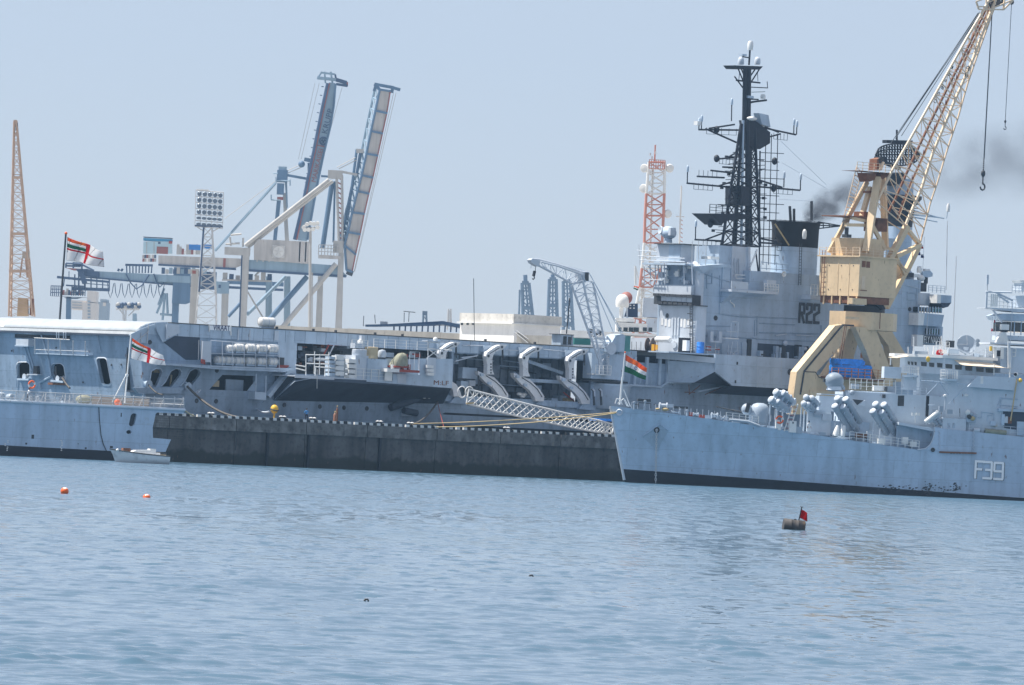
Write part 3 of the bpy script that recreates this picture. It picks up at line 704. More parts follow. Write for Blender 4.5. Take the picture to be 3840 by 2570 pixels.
# boat davits, each an arm on a curved track
DAV = mat('davit paint',(0.68,0.69,0.7),0.5,var=0.08,rust=0.2,dirt=0.15)
def davit(dx,dy,arm=True,track=True):
    s = lambda pts:[(a+dx,b+dy) for a,b in pts]
    if arm:
        a = CV.poly('davit_arm',DAV,cE,s([(408,888),(420,855),(495,805),(530,793),(588,793),(560,826),(545,832),(492,850),(470,880),(462,915),(462,1000),(478,1042),(418,1042),(421,960),(412,905)]),-1.6,0.8)
        for px,py in ((424,886),(538,811)):
            MB().lathe([(0,0),(0.34,0),(0.4,-0.1),(0.26,-0.16),(0.2,-0.1),(0.0,-0.1)],CV.y(cE(px+dx,py+dy),-1.6),(0,1,0),14).put('sheave',DAV,a,smooth=40)
            MB().lathe([(0,-0.1),(0.17,-0.1),(0.17,-0.17),(0,-0.17)],CV.y(cE(px+dx,py+dy),-1.62),(0,1,0),10).put('sheave_hub',DARK,a)
        CV.pbeam('arm_groove',DARK,cE,(440+dx,866+dy),(520+dx,818+dy),-1.63,0.06,0.1,parent=a)
        for k in range(4):CV.pbox('lightening_hole',DARK,cE,(446+dx,948+dy+k*24),(456+dx,962+dy+k*24),-1.63,-1.58,parent=a)
        CV.prod('boat_fall',DARK,cE,(548+dx,830+dy),(548+dx,900+dy),-1.2,0.14,parent=a)
        CV.prod('fall_hook',DARK,cE,(548+dx,900+dy),(550+dx,925+dy),-1.2,0.07,parent=a)
        CV.pbox('davit_head_box',TOLE,cE,(390+dx,795+dy),(455+dx,860+dy),-0.75,0.0,parent=a)
    if track:
        t = CV.poly('davit_track',DAV,cE,s([(340,1012),(405,1040),(478,1066),(520,1110),(560,1150),(598,1210),(594,1250),(526,1250),(515,1215),(470,1155),(410,1112),(345,1045)]),-1.2,0.7)
        CV.ptube('track_rail',DARK,cE,s([(410,1052),(480,1095),(540,1150),(580,1215)]),-1.24,0.06,parent=t)
        for px,py in ((380,1040),(445,1110)):
            CV.pbox('track_clamp',TOLE,cE,(px+dx - 14,py+dy - 8),(px+dx+10,py+dy+16),-1.5,-1.2,parent=t)
davit(-390,-23,track=False);davit(0,0);davit(301,16);davit(687,40)
CV.poly('davit_track',DAV,cE,[(118,1095),(160,1125),(190,1175),(205,1225),(138,1228),(132,1180),(118,1140)],-1.2,0.7)
# trapezoid feet of the tracks on the hull edge
for pts in ([(105,1282),(148,1230),(205,1230),(248,1290)],[(826,1290),(860,1262),(905,1264),(940,1312)],[(1190,1332),(1222,1288),(1285,1290),(1335,1346)],[(500,1262),(535,1245),(600,1248),(630,1270)]):
    CV.poly('track_foot',HULLC,cE,pts,-1.0,1.2)
CV.pbox('hull_shelf',HULLC,cE,(0,1262),(1300,1278),-0.6,0.5)
# gear on the boat deck
for a,b,m_ in ((690,1205,WHITE),(730,1210,WHITE),(715,1225,WHITE)):MB().ball(CV.y(cE(a,b),0.3),0.35,sz=(1.3,1,.7)).put('rope_bundle',m_,CV,smooth=60)
for a,b,c_,d,m_ in ((1090,1240,1145,1300,ROPEY),(1040,1290,1100,1320,RUST),(960,1240,1010,1300,GREY),(200,1095,260,1150,TOLE),(270,1090,320,1140,GREYL),(215,980,330,1080,TOLE)):
    CV.pbox('boat_deck_gear',m_,cE,(a,b),(c_,d),0.8,1.8)
for p,q in (((1060,1190),(1150,1260)),((1060,1195),(1200,1310))):CV.prod('red_spar',REDP,cE,p,q,0.4,0.07)
CV.prod('chain',DARK,cE,(345,1020),(345,1165),-1.0,0.1)
for p,q in (((150,930),(340,880)),((200,900),(330,888))):CV.prod('boom_pipe',GREYL,cE,p,q,-0.5,0.09)
for p,q in (((210,797),(390,800)),((575,835),(700,840)),((890,830),(1090,850))):CV.prod('edge_handrail',GREYL,cE,p,q,-0.5,0.06)

def carrier_mid():
    """between the boat bay and the island sponson"""
    # crane sponson wall and the drum-shaped gun tub
    CV.pbox('crane_sponson',TOLE,cE,(1300,860),(1570,1090),-1.5,0.3)
    c = CV.y(cE(1440,1330),0.5);top = CV.y(cE(1440,1120),0.5).z
    MB().lathe([(0,0),(3.4,0),(3.6,0.5),(3.9,top - c.z - 0.3),(4.0,top - c.z - .3),(4.0,top - c.z),(0,top - c.z)],(c.x,2.0,c.z),n=36).put('gun_tub',TOLE,CV,smooth=40)
    for a in (1298,1358):
        x = CV.y(cE(a,1200),-1.2).x
        m = MB();MB().tube([CV.y(cE(a,1165),-2.0),CV.y(cE(a+14,1180),-2.05),CV.y(cE(a+16,1230),-2.05),CV.y(cE(a+20,1300),-2.05)],0.16).put('vent_pipe',DARK,CV,smooth=50)
        MB().tube([CV.y(cE(a+6,1162),-2.2),CV.y(cE(a+22,1180),-2.3),CV.y(cE(a+24,1225),-2.3)],0.13).put('vent_cowl',GREYL,CV,smooth=50)
    CV.pbox('tub_ring',DARK,cE,(1280,1085),(1600,1118),-1.2,1.0)
    # recess below the island sponson: posts and floor
    x1,x2 = CV.y(cE(1300,900),0).x,CV.y(cH(1000,1300),0).x
    CV.box('mid_recess',UNDER,x1,x2+2,3.0,3.2,8.8,17.6)
    rnd = random.Random(5)
    for a in (210,330,455,530,600):
        CV.pbox('web_frame',TOLE,cH,(a,1200),(a+9,1480),-0.4,0.0)
    for k in range(10):
        a = rnd.uniform(120,430);b = rnd.uniform(1220,1440);CV.pbox('mid_locker',rnd.choice((DARK,UNDER,TOLE)),cH,(a,b),(a+rnd.uniform(20,60),b+rnd.uniform(20,50)),0.5,2.5)
    CV.ptube('sponson_curb',TOLE,cH,((120,1475),(470,1495),(525,1450),(760,1455)),-0.6,0.16)
    for k in range(5):CV.ptube('hull_frame',GREY,cH,((150+k*55,1390),(158+k*55,1430),(148+k*55,1470)),-0.5,0.05)
    # stern-facing fascia running out from the hull to the sponson edge
    A0,A1 = CV.y(cH(420,1150),-0.5),CV.y(cH(420,1215),-0.5)
    B0,B1 = CV.y(cH(1000,1208),-5.0),CV.y(cH(1000,1262),-5.0)
    MB().add([A0,B0,B1,A1]+[p+Vector((0.5,0.5,0)) for p in (A0,B0,B1,A1)],[(0,1,2,3),(4,7,6,5),(0,4,5,1),(1,5,6,2),(2,6,7,3),(3,7,4,0)]).put('sponson_fascia',GREYL,CV)
    C0 = CV.y(cH(540,1448),-0.3);C1 = CV.y(cH(790,1452),-3.4);C2 = CV.y(cH(995,1345),-5.0)
    A2 = A1+Vector((0.4,0.4,-0.1));B2 = B1+Vector((0.2,0.3,0.02))
    MB().add([CV.y(cH(530,1235),-0.6),B2,C2,C1,C0],[(0,1,2,3,4)]).put('sponson_skirt',TOLE,CV)
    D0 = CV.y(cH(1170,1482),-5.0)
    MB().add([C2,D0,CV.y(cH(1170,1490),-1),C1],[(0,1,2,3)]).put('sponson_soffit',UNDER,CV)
    # island sponson wall
    zb = CV.y(cH(1170,1482),-5.0).z
    E0 = CV.y(cH(1000,1210),-5.0)
    holes = []
    MB().prism([Vector((E0.x,-5,DZ+0.1)),Vector((175,-5,DZ+0.1)),Vector((175,-5,zb)),D0,C2],(0,0.4,0)).put('island_sponson_wall',GREY,CV)
    MB().add([Vector((D0.x,-4.6,zb)),Vector((175,-4.6,zb)),Vector((175,0,zb - 1.2)),Vector((D0.x,0,zb - 1.2))],[(0,1,2,3)]).put('island_sponson_soffit',UNDER,CV)
    CV.box('island_sponson_deck',TOLE,x1+10,175,-4.6,0,DZ - 0.1,DZ+0.08)
    for a,b in ((1215,1262),(1197,1443),(1730,1348)):
        p = CV.y(cH(a,b),-5.03)
        if a == 1730:MB().lathe([(0,0),(.42,0),(.46,-.05),(.36,-.08),(0,-.03)],p,(0,1,0),16).put('hawse',DARK,CV,smooth=40)
        else:CV.box('wall_socket',DARK,p.x - .12,p.x+.12,-5.06,-4.98,p.z - .2,p.z+.2)
    for a in (1415,1650):CV.prod('plate_seam',GREYL,cH,(a,1235),(a - 5,1500),-5.0,0.03)
    # hull side seen dark under the sponson, scaffolding timbers
    for p,q in (((850,1480),(740,1568)),((740,1470),(745,1560)),((700,1545),(800,1548)),((1090,1490),(900,1568))):CV.prod('scaffold_pole',RUST,cH,p,q,-1.5,0.06)
    for p,q in (((830,1540),(1080,1490)),((1080,1490),(1290,1515))):CV.prod('boat_boom',GREY,cH,p,q,-1.8,0.12)
carrier_mid()
# flight deck tricolour-independent fittings: whip aerials along the deck
for f,a,b,c_,d in ((cE,305,235,312,770),(cW,1780,0,1745,360),(cD,1475,110,1470,205),(cD,1575,100,1580,180),(cD,1845,80,1843,170),(cD,1890,75,1885,165)):
    CV.prod('whip_aerial',DARK,f,(a,b),(c_,d),3.0,0.05)
CV.prod('aerial_crossbar',DARK,cD,(1840,68),(1945,78),3.0,0.05)

def island():
    IY = 0.0
    x0 = CV.y(cH(845,300),IY).x;x1 = CV.y(cJ(1215,500),IY).x;zt = 30.6
    # main block with the aft end; a rounded lit corner column
    CV.box('island_block',GREY,x0+0.5,x1,IY,9.0,DZ,zt - 2.2)
    CV.box('island_upper',GREY,x0+0.5,CV.y(cH(1160,310),IY).x,IY+.002,7.5,zt - 2.2,zt)
    MB().lathe([(0,0),(0.62,0),(0.62,11.6),(0.5,12.0),(0,12.1)],(x0+0.55,IY+0.45,DZ),n=18).put('corner_trunk',GREYL,CV,smooth=50)
    CV.tube('trunk_elbow',GREYL,[(x0+.55,.45,DZ+11.9),(x0+.3,1.2,DZ+12.5),(x0+0.2,2.4,DZ+12.6)],0.5,10)
    # roof visor
    CV.poly('roof_visor',TOLE,cH,((830,310),(930,300),(1080,290),(1155,300),(1155,322),(1010,325),(880,378)),-0.5,1.5)
    # wall details: seams, pipes, doors, scuttles
    for p,q in (((1045,400),(1040,780)),((1070,320),(1062,560)),((915,400),(915,530)),((920,480),(968,482)),((968,380),(966,482)),((870,380),(1140,465)),((1155,330),(1148,560)),
                 ((1040,780),(1230,805)),((1230,805),(1800,825)),((1410,800),(1408,990)),((840,895),(1150,900)),((1430,870),(1780,885)),((1430,960),(2040,975)),((840,990),(1400,1020)),((1400,1025),(2050,1050)),((2040,890),(2040,1080)),((1385,840),(1385,1000))):
        CV.prod('wall_pipe',HULLC,cH,p,q,-0.08,0.055)
    CV.ptube('exhaust_pipe',WHITE,cH,((1160,530),(1145,660),(1185,690),(1185,715)),-0.25,0.1)
    for a,b in ((1003,818),):ring_scuttle(CV.y(cH(a,b),-0.03),0.3)
    for a,b,c_,d in ((1060,1060,1110,1200),(1260,1050,1310,1205),(1340,1025,1405,1200)):
        pts = rrect(cH,lambda p:CV.y(p,-0.12),a,b,c_,d,20);MB().prism(pts,(0,0.12,0)).put('watertight_door',TOLE,CV)
    CV.pbox('vent_trunk',DARK,cH,(1320,1025),(1350,1200),-0.3,0.0)
    # recessed gallery at deck level under R22
    CV.pbox('gallery_recess',UNDER,cH,(1415,1065),(1910,1240),-0.04,0.1)
    rnd = random.Random(9)
    for k in range(12):
        a = rnd.uniform(1430,1870);CV.pbox('gallery_fitting',rnd.choice((TOLE,GREY,DARK)),cH,(a,rnd.uniform(1080,1180)),(a+rnd.uniform(12,45),rnd.uniform(1185,1235)),-0.7,-0.05)
    for k in range(8):CV.prod('guard_stanchion',DARK,cH,(1480+k*55,1155+k*3),(1480+k*55,1232+k*3),-4.8,0.04)
    for (a,b,r) in ((1685,1065,.4),(1880,1120,.3)):MB().ball(CV.y(cH(a,b),-0.6),r).put('float_light',GREYL,CV,smooth=60)
    for p,q in (((1590,990),(1700,975)),((1790,985),(1960,995))):CV.prod('stowed_boom',GREYL,cH,p,q,-0.3,0.09)
    # mid-height sponson balcony with railing
    pts = [CV.y(cH(a,b),-2.6) for a,b in ((1160,535),(1620,572))]
    z = pts[0].z
    MB().prism([Vector((pts[0].x,-2.6,z)),Vector((pts[1].x,-2.6,z)),Vector((pts[1].x,0,z)),Vector((pts[0].x,0,z))],(0,0,-0.35)).put('balcony_floor',GREYL,CV)
    MB().add([Vector((pts[0].x+.4,-2.4,z - .36)),Vector((pts[1].x,-2.4,z - .36)),Vector((pts[1].x,0,z - .36)),Vector((pts[0].x+.4,0,z - .36)),Vector((pts[0].x+.3,0,z - 2.0)),Vector((pts[1].x - 3,0,z - .9))],
             [(0,1,5,4),(0,4,3),(1,2,5)]).put('balcony_knee',GREY,CV)
    CV.rail('balcony_rail',WHITE,(pts[0].x+6.2,-2.55,z),(pts[1].x,-2.55,z),6,1.1,0.05)
    CV.pbox('balcony_bulwark',GREYL,cH,(1160,455),(1320,540),-2.6,-2.45)
    CV.pbox('ready_use_locker',GREYL,cH,(1510,445),(1595,515),-2.4,-1.6)
    for k in range(4):CV.prod('locker_stand',WHITE,cH,(1520+k*28,515),(1520+k*28,562),-2.4,0.05)
    # mast base house (pale top) and its side trunk
    hx0,hx1 = CV.y(cH(1050,110),1.5).x,CV.y(cH(1340,120),1.5).x
    CV.box('mast_house',GREYL,CV.y(cH(1160,300),1.5).x,hx1,1.5,6.5,zt - 4.5,CV.y(cH(1340,125),1.5).z)
    CV.box('mast_house_aft',GREY,hx0,CV.y(cH(1160,300),1.5).x,1.7,6.5,zt - 1,CV.y(cH(1340,125),1.5).z - 0.01)
    CV.pbeam('mast_house_trunk',GREYL,cH,(1325,120),(1330,540),1.3,0.35,0.4)
    for p,q,r in (((1235,240),(1238,380),.14),((1192,230),(1195,380),.1),((1215,270),(1216,430),.08)):CV.prod('house_pipe',GREYL,cH,p,q,1.25,r)
    for p,q in (((1195,395),(1310,400)),((1200,430),(1305,435)),((1200,395),(1205,435)),((1305,400),(1300,440))):CV.prod('awning_frame',WHITE,cH,p,q,1.0,0.08)
    CV.prod('stay_tube',WHITE,cU,(1115,735),(1250,400),1.0,0.14)
    # funnel
    c = CV.y(cG(1020,1250),4.5);fz0 = zt - 4;zt2 = CV.y(cG(1020,1120),4.5).z
    a0,a1 = CV.y(cG(898,1250),4.5).x,CV.y(cG(1148,1250),4.5).x;cx,rx = (a0+a1)/2 - 0.6,(a1 - a0)/2*0.86
    def oval(z,s):return [Vector((cx+math.cos(t)*rx*s,4.5+math.sin(t)*3.0*s,z)) for t in [2*math.pi*k/28 for k in range(28)]]
    fm = zt2 - 3.6
    MB().loft([oval(fz0,1.0),oval(fm,1.0)],cap=True).put('funnel',GREY,CV,smooth=40)
    fc = MB().loft([oval(fm+.01,1.005),oval(zt2 - 0.9,1.02),oval(zt2,1.07),oval(zt2 - .05,0.9),oval(zt2 - 1.5,.88)]).put('funnel_cap',SOOT,CV,smooth=40)
    # funnel grid platform and uptakes
    g = MB();n = 28
    ra,rb = oval(zt2+0.05,1.25),oval(zt2+0.12,1.0)
    for k in range(n):g.rod(ra[k],rb[k],0.05,4);g.rod(ra[k],ra[(k+1) % n],0.05,4)
    g.put('funnel_grating',SOOT,CV)
    for p,q in (((975,1025),(980,1115)),((1000,1040),(1000,1115)),((1103,995),(1103,1110))):CV.prod('uptake_pipe',DARK,cG,p,q,4.5,0.22)
    for a in ((890,1105),(935,1115)):pass
    for p,q in (((200,1305),(330,1328)),((200,1345),(330,1330)),((200,1325),(330,1330)),((230,1310),(232,1345)),((265,1315),(268,1340)),((300,1322),(300,1336))):
        CV.prod('funnel_boom',MASTM,cI,p,q,3.5,0.09)
    CV.prod('light_pole',ROPEY,cG,(888,1130),(970,1255),-0.5,0.11)
    for p in ((1060,1195),):MB().lathe([(0,0),(.25,0),(.32,.4),(.3,1.1),(.15,1.35),(0,1.4)],CV.y(cG(1060,1218),0.5),n=12).put('radome',WHITE,CV,smooth=50)
    for a in (1033,1046):CV.prod('funnel_ladder_stile',DARK,cG,(a,1245),(a - 6,1490),-0.3,0.05)
    for k in range(14):CV.prod('funnel_ladder_rung',DARK,cG,(1032 - k*.4,1255+k*17),(1046 - k*.4,1255+k*17),-0.3,0.03)
    CV.prod('loudhailer_pole',GREYL,cH,(1665,400),(1667,450),-0.6,0.06)
    MB().lathe([(0.1,0.4),(.16,.1),(.42,-.2),(.36,-.2),(0,0.1)],CV.y(cH(1665,388),-0.6),(0,1,0),14).put('loudhailer',WHITE,CV,smooth=40)
    for p,q in (((1450,270),(1720,300)),((1450,330),(1720,350)),((1600,270),(1598,360)),((1660,285),(1658,360)),((1720,285),(1700,370)),((1450,260),(1440,380)),((1500,270),(1500,350))):
        CV.prod('gallery_rail',GREY,cH,p,q,-0.4,0.05)
    # island midship house between mast and funnel
    CV.box('midship_house',GREY,CV.y(cH(1340,360),0).x,CV.y(cJ(340,600),0).x,IY+0.004,8,zt - 2.21,CV.y(cH(1500,365),0).z)
    # platform ledge left of the crane
    CV.pbox('signal_platform',GREYL,cJ,(245,655),(335,700),-2.0,0.0)
    CV.rail('signal_rail',WHITE,CV.y(cJ(245,655),-1.9),CV.y(cJ(335,660),-1.9),4,1.5,0.045)
    # pennant number
    def stroke(letter,x,z,w_,h_,t):
        S = {'R':[((0,0),(0,1)),((0,1),(.92,1)),((1,.94),(1,.56)),((0,.5),(.92,.5)),((.45,.48),(1,0))],
             '2':[((.0,.95),(.0,.75)),((.05,1),(.95,1)),((1,.95),(1,.62)),((1,.6),(0,.42)),((0,.42),(0,0)),((0,0),(1,0))],
             'F':[((0,0),(0,1)),((0,1),(1,1)),((0,.52),(.75,.52))],
             '3':[((.05,1),(.94,1)),((1,.95),(1,.57)),((.35,.52),(.94,.52)),((1,.47),(1,.05)),((.94,0),(.05,0))],
             '9':[((0,.95),(0,.54)),((.06,1),(.94,1)),((1,.95),(1,.05)),((.06,.48),(1,.48)),((.94,0),(.05,0))]}[letter]
        g = MB()
        for j,((a,b),(c_,d)) in enumerate(S):
            p,q = Vector((x+a*w_,0,z+b*h_)),Vector((x+c_*w_,0,z+d*h_));dd = (q - p).normalized()*(t*0.48)
            o_ = Vector((0,-.004*j,0));g.beam(p - dd+o_,q+dd+o_,t,0.03,up=(0,1,0))
        return g
    island.stroke = stroke
    a = CV.y(cH(1812,868),-0.06);b = CV.y(cH(2030,705),-0.06);W_ = (b.x - a.x);h_ = 2.95
    for i,ch in enumerate('R22'):
        g = stroke(ch,a.x+0.2+i*W_/3.0*1.03,a.z+0.22,W_/3*0.62,h_ - 0.45,0.42)
        g.v = [(x,y - 0.06,z) for x,y,z in g.v];g.put('pennant_numeral',DARK,CV)
island()

def island_aft():
    """the stepped, sun-lit aft face of the island"""
    X = lambda a,b,c_:CV.x(cH(a,b),c_)
    xa = CV.y(cH(845,300),0).x+0.5
    def face(name,m,a0,b0,a1,b1,xf,depth,**k):
        p,q = X(a0,b0,xf),X(a1,b1,xf)
        return CV.box(name,m,xf,xf+depth,q.y,p.y,q.z,p.z,**k)
    face('aft_house',GREYL,460,690,800,1160,xa - 1.8,1.79)
    face('aft_house_roof',DARK,440,682,805,700,xa - 2.3,2.3)
    face('aft_upper_house',GREYL,395,490,760,590,xa - 1.2,1.19)
    face('louvre_box',DARK,400,585,770,690,xa - 1.9,1.6)
    for k in range(6):
        o = face('louvre_vane',GREYL,470+k*50,600+k*3,515+k*50,650+k*3,xa - 2.15,0.1);
    for k in range(7):face('louvre_ridge',DARK,390+k*55,575+k*3,440+k*55,600+k*3,xa - 2.5,0.7);face('louvre_ridge',DARK,440+k*48,655+k*3,480+k*48,680+k*3,xa - 2.5,0.7)
    face('director_platform',TOLE,285,275,700,300,xa - 2.2,3.5)
    face('director_house',GREYL,425,95,660,270,xa - 1.0,2.5)
    face('director_roof',DARK,400,85,685,97,xa - 1.6,3.6)
    face('house_door',TOLE,548,95,650,265,xa - 1.06,0.05)
    rnd = random.Random(4)
    for k in range(18):
        a = rnd.uniform(440,740);b = rnd.uniform(310,470);face('signal_gear',rnd.choice((GREYL,TOLE,WHITE,DARK)),a,b,a+rnd.uniform(10,40),b+rnd.uniform(15,60),xa - rnd.uniform(0.3,1.2),0.3)
    for a in (300,360,410,440,470,500,690,770):CV.rod('platform_strut',GREYL,X(a,295,xa - 1.5),X(a+6,490,xa - 1.5),0.08)
    for p,q in (((300,300),(400,460)),((340,310),(430,400)),((330,440),(480,450)),((260,250),(700,268)),((240,210),(700,235)),((230,155),(430,170))):CV.rod('platform_rail',GREYL,X(*p,xa - 1.6),X(*q,xa - 1.6),0.06)
    for a in (150,770,905,830):CV.rod('whip_aerial',SILV,X(a+5,60,xa - 1) if a > 200 else X(a+100,100,xa - 1),X(a if a > 200 else 260,300,xa - 1),0.05)
    # mount on the director roof: drum with twin ears and optics
    c = CV.x(cG(262,1190),xa)
    d = MB().lathe([(0,-.9),(.7,-.9),(.9,-.4),(.9,.4),(.7,.9),(0,.9)],c+Vector((0,0,0.2)),(0,1,0.1),18).put('fire_control_director',TOLE,CV,smooth=40)
    MB().lathe([(0,-1.2),(.6,-1.2),(.45,-0.2),(0,-.2)],c,n=14).put('director_pedestal',TOLE,CV,smooth=40)
    MB().lathe([(0,-.1),(.55,-.1),(.62,.2),(.55,.25),(0,.1)],c+Vector((-0.6,0.9,0.5)),(-1,0.2,0.1),14).put('director_dish',GREYL,d,smooth=40)
    MB().box(c.x - .8,c.x+.2,c.y - 1.3,c.y - .8,c.z - .2,c.z+.9).put('director_optic',GREYL,d)
    # white stripes painting the sunlight on the house face, pipes, door, porthole
    for k,a in enumerate((470,505,540,572,600,628,658,690,725)):face('sunlight_stripe',WHITE,a,820+(k % 3)*6,a+17,890+(k % 4)*8,xa - 1.84,0.03) if k in (0,1,2,7,8,6) else face('vertical_pipe',GREYL,a,815,a+8,990,xa - 1.95,0.12)
    p = X(530,795,xa - 1.84);MB().lathe([(0,0),(.3,0),(.34,-.05),(0,-.06)],p,(1,0,0),14).put('porthole',DARK,CV)
    for a in (752,775):CV.rod('ladder_stile',DARK,X(a,700,xa - 2.1),X(a,1180,xa - 2.1),0.05)
    for k in range(20):CV.rod('ladder_rung',DARK,X(752,710+k*24,xa - 2.1),X(775,710+k*24,xa - 2.1),0.03)
    for a,b in ((725,775),(722,838),(715,915)):CV.rod('ladder_bracket',DARK,X(a,b,xa - 2.1),X(a+50,b,xa - 2.1),0.06)
    # deck-level machinery at the foot of the aft face
    face('machinery_box',GREYL,440,1055,640,1150,xa - 3.4,1.5)
    c = CV.x(cH(490,1030),xa - 3.0);MB().lathe([(0,-1.5),(.35,-1.5),(.45,-1.2),(.45,1.2),(.35,1.5),(0,1.5)],c,(0,1,0),16).put('pressure_tank',WHITE,CV,smooth=40)
    c = CV.x(cH(600,1080),xa - 3.45);MB().lathe([(0,0),(.5,0),(.5,-.1),(0,-.12)],c,(1,0,0),16).put('round_hatch',GREYL,CV,smooth=30)
    face('black_cabinet',BLACK,640,1010,690,1165,xa - 3.6,1.2)
    face('white_cabinet',WHITE,680,1035,715,1140,xa - 3.7,0.6)
    face('low_bulkhead',GREYL,170,1010,430,1140,xa - 0.5,0.3)
    for k in range(6):CV.rod('low_bulkhead_rail',DARK,X(180+k*45,1050,xa - 0.8),X(180+k*45,1140,xa - 0.8),0.04)
    # cable reel, yellow hydrant
    c = CV.x(cH(362,1085),xa - 2.0)
    d = MB().lathe([(.35,-.45),(1.05,-.45),(1.05,-.36),(.5,-.3),(.5,.3),(1.05,.36),(1.05,.45),(.35,.45)],c,(0.5,-1,0),20).put('hose_reel',mat('hose rubber',(0.14,0.11,0.1),.7,var=.3,vscale=4),CV,smooth=40)
    YEL = mat('yellow paint',(0.75,0.4,0.03),0.5)
    face('yellow_hydrant',YEL,375,1075,398,1140,xa - 3.3,0.4);face('yellow_hydrant',YEL,415,1080,432,1130,xa - 3.3,0.4)
    # U-shaped exhaust box, work frame, red hose rack on the sponson deck
    for a in (955,1040):CV.pbox('exhaust_channel',GREYL,cH,(a,950),(a+24,1060),-1.2,-0.6)
    CV.pbox('exhaust_channel_base',GREYL,cH,(960,1040),(1060,1062),-1.3,-0.5)
    CV.prod('channel_post',SILV,cH,(1000,1062),(998,1200),-1.0,0.1)
    for p,q in (((1155,870),(1150,1010)),((1225,860),(1218,1010)),((1165,855),(1215,855)),((1105,1012),(1225,1022)),((1110,950),(1225,955)),((1130,1080),(1120,1205)),((1170,1050),(1140,1210)),((1215,1050),(1225,1210)),((1140,1140),(1210,1200)),((1210,1140),(1140,1200))):
        CV.prod('service_frame',GREYL,cH,p,q,-1.6,0.07)
    CV.pbox('service_tray',WHITE,cH,(1100,1010),(1230,1028),-2.0,-1.2)
    for k in range(9):
        a = 915+random.random()*110;b = 1090+random.random()*90;CV.pbox('fire_hose_roll',REDP if k % 2 else RUST,cH,(a,b),(a+28,b+14),-2.6,-2.1)
    for p,q in (((925,1100),(925,1195)),((1035,1100),(1030,1200)),((920,1165),(1035,1170)),((920,1120),(1035,1120))):CV.prod('hose_rack',SILV,cH,p,q,-2.5,0.045)
island_aft()
# blue plastic drum
p = CV.y(cH(850,1188),-2.8)
bd = Fr('plastic_drum','bright blue plastic drum on the deck beside the lit island corner','drum',CV.world((p.x,-2.8,DZ+0.1)),YAW)
BLUEP = mat('blue plastic',(0.03,0.2,0.62),0.4,var=0.08)
MB().lathe([(0,0),(.5,0),(.55,.06),(.53,.5),(.57,.55),(.53,.6),(.53,.95),(.57,1.0),(.53,1.05),(.54,1.5),(.5,1.58),(.45,1.55),(0,1.55)],n=18).put('barrel',BLUEP,bd,smooth=40)
MB().lathe([(0,1.551),(.1,1.551),(.1,1.6),(0,1.6)],(.2,0,0),n=8).put('bung',BLUEP,bd)

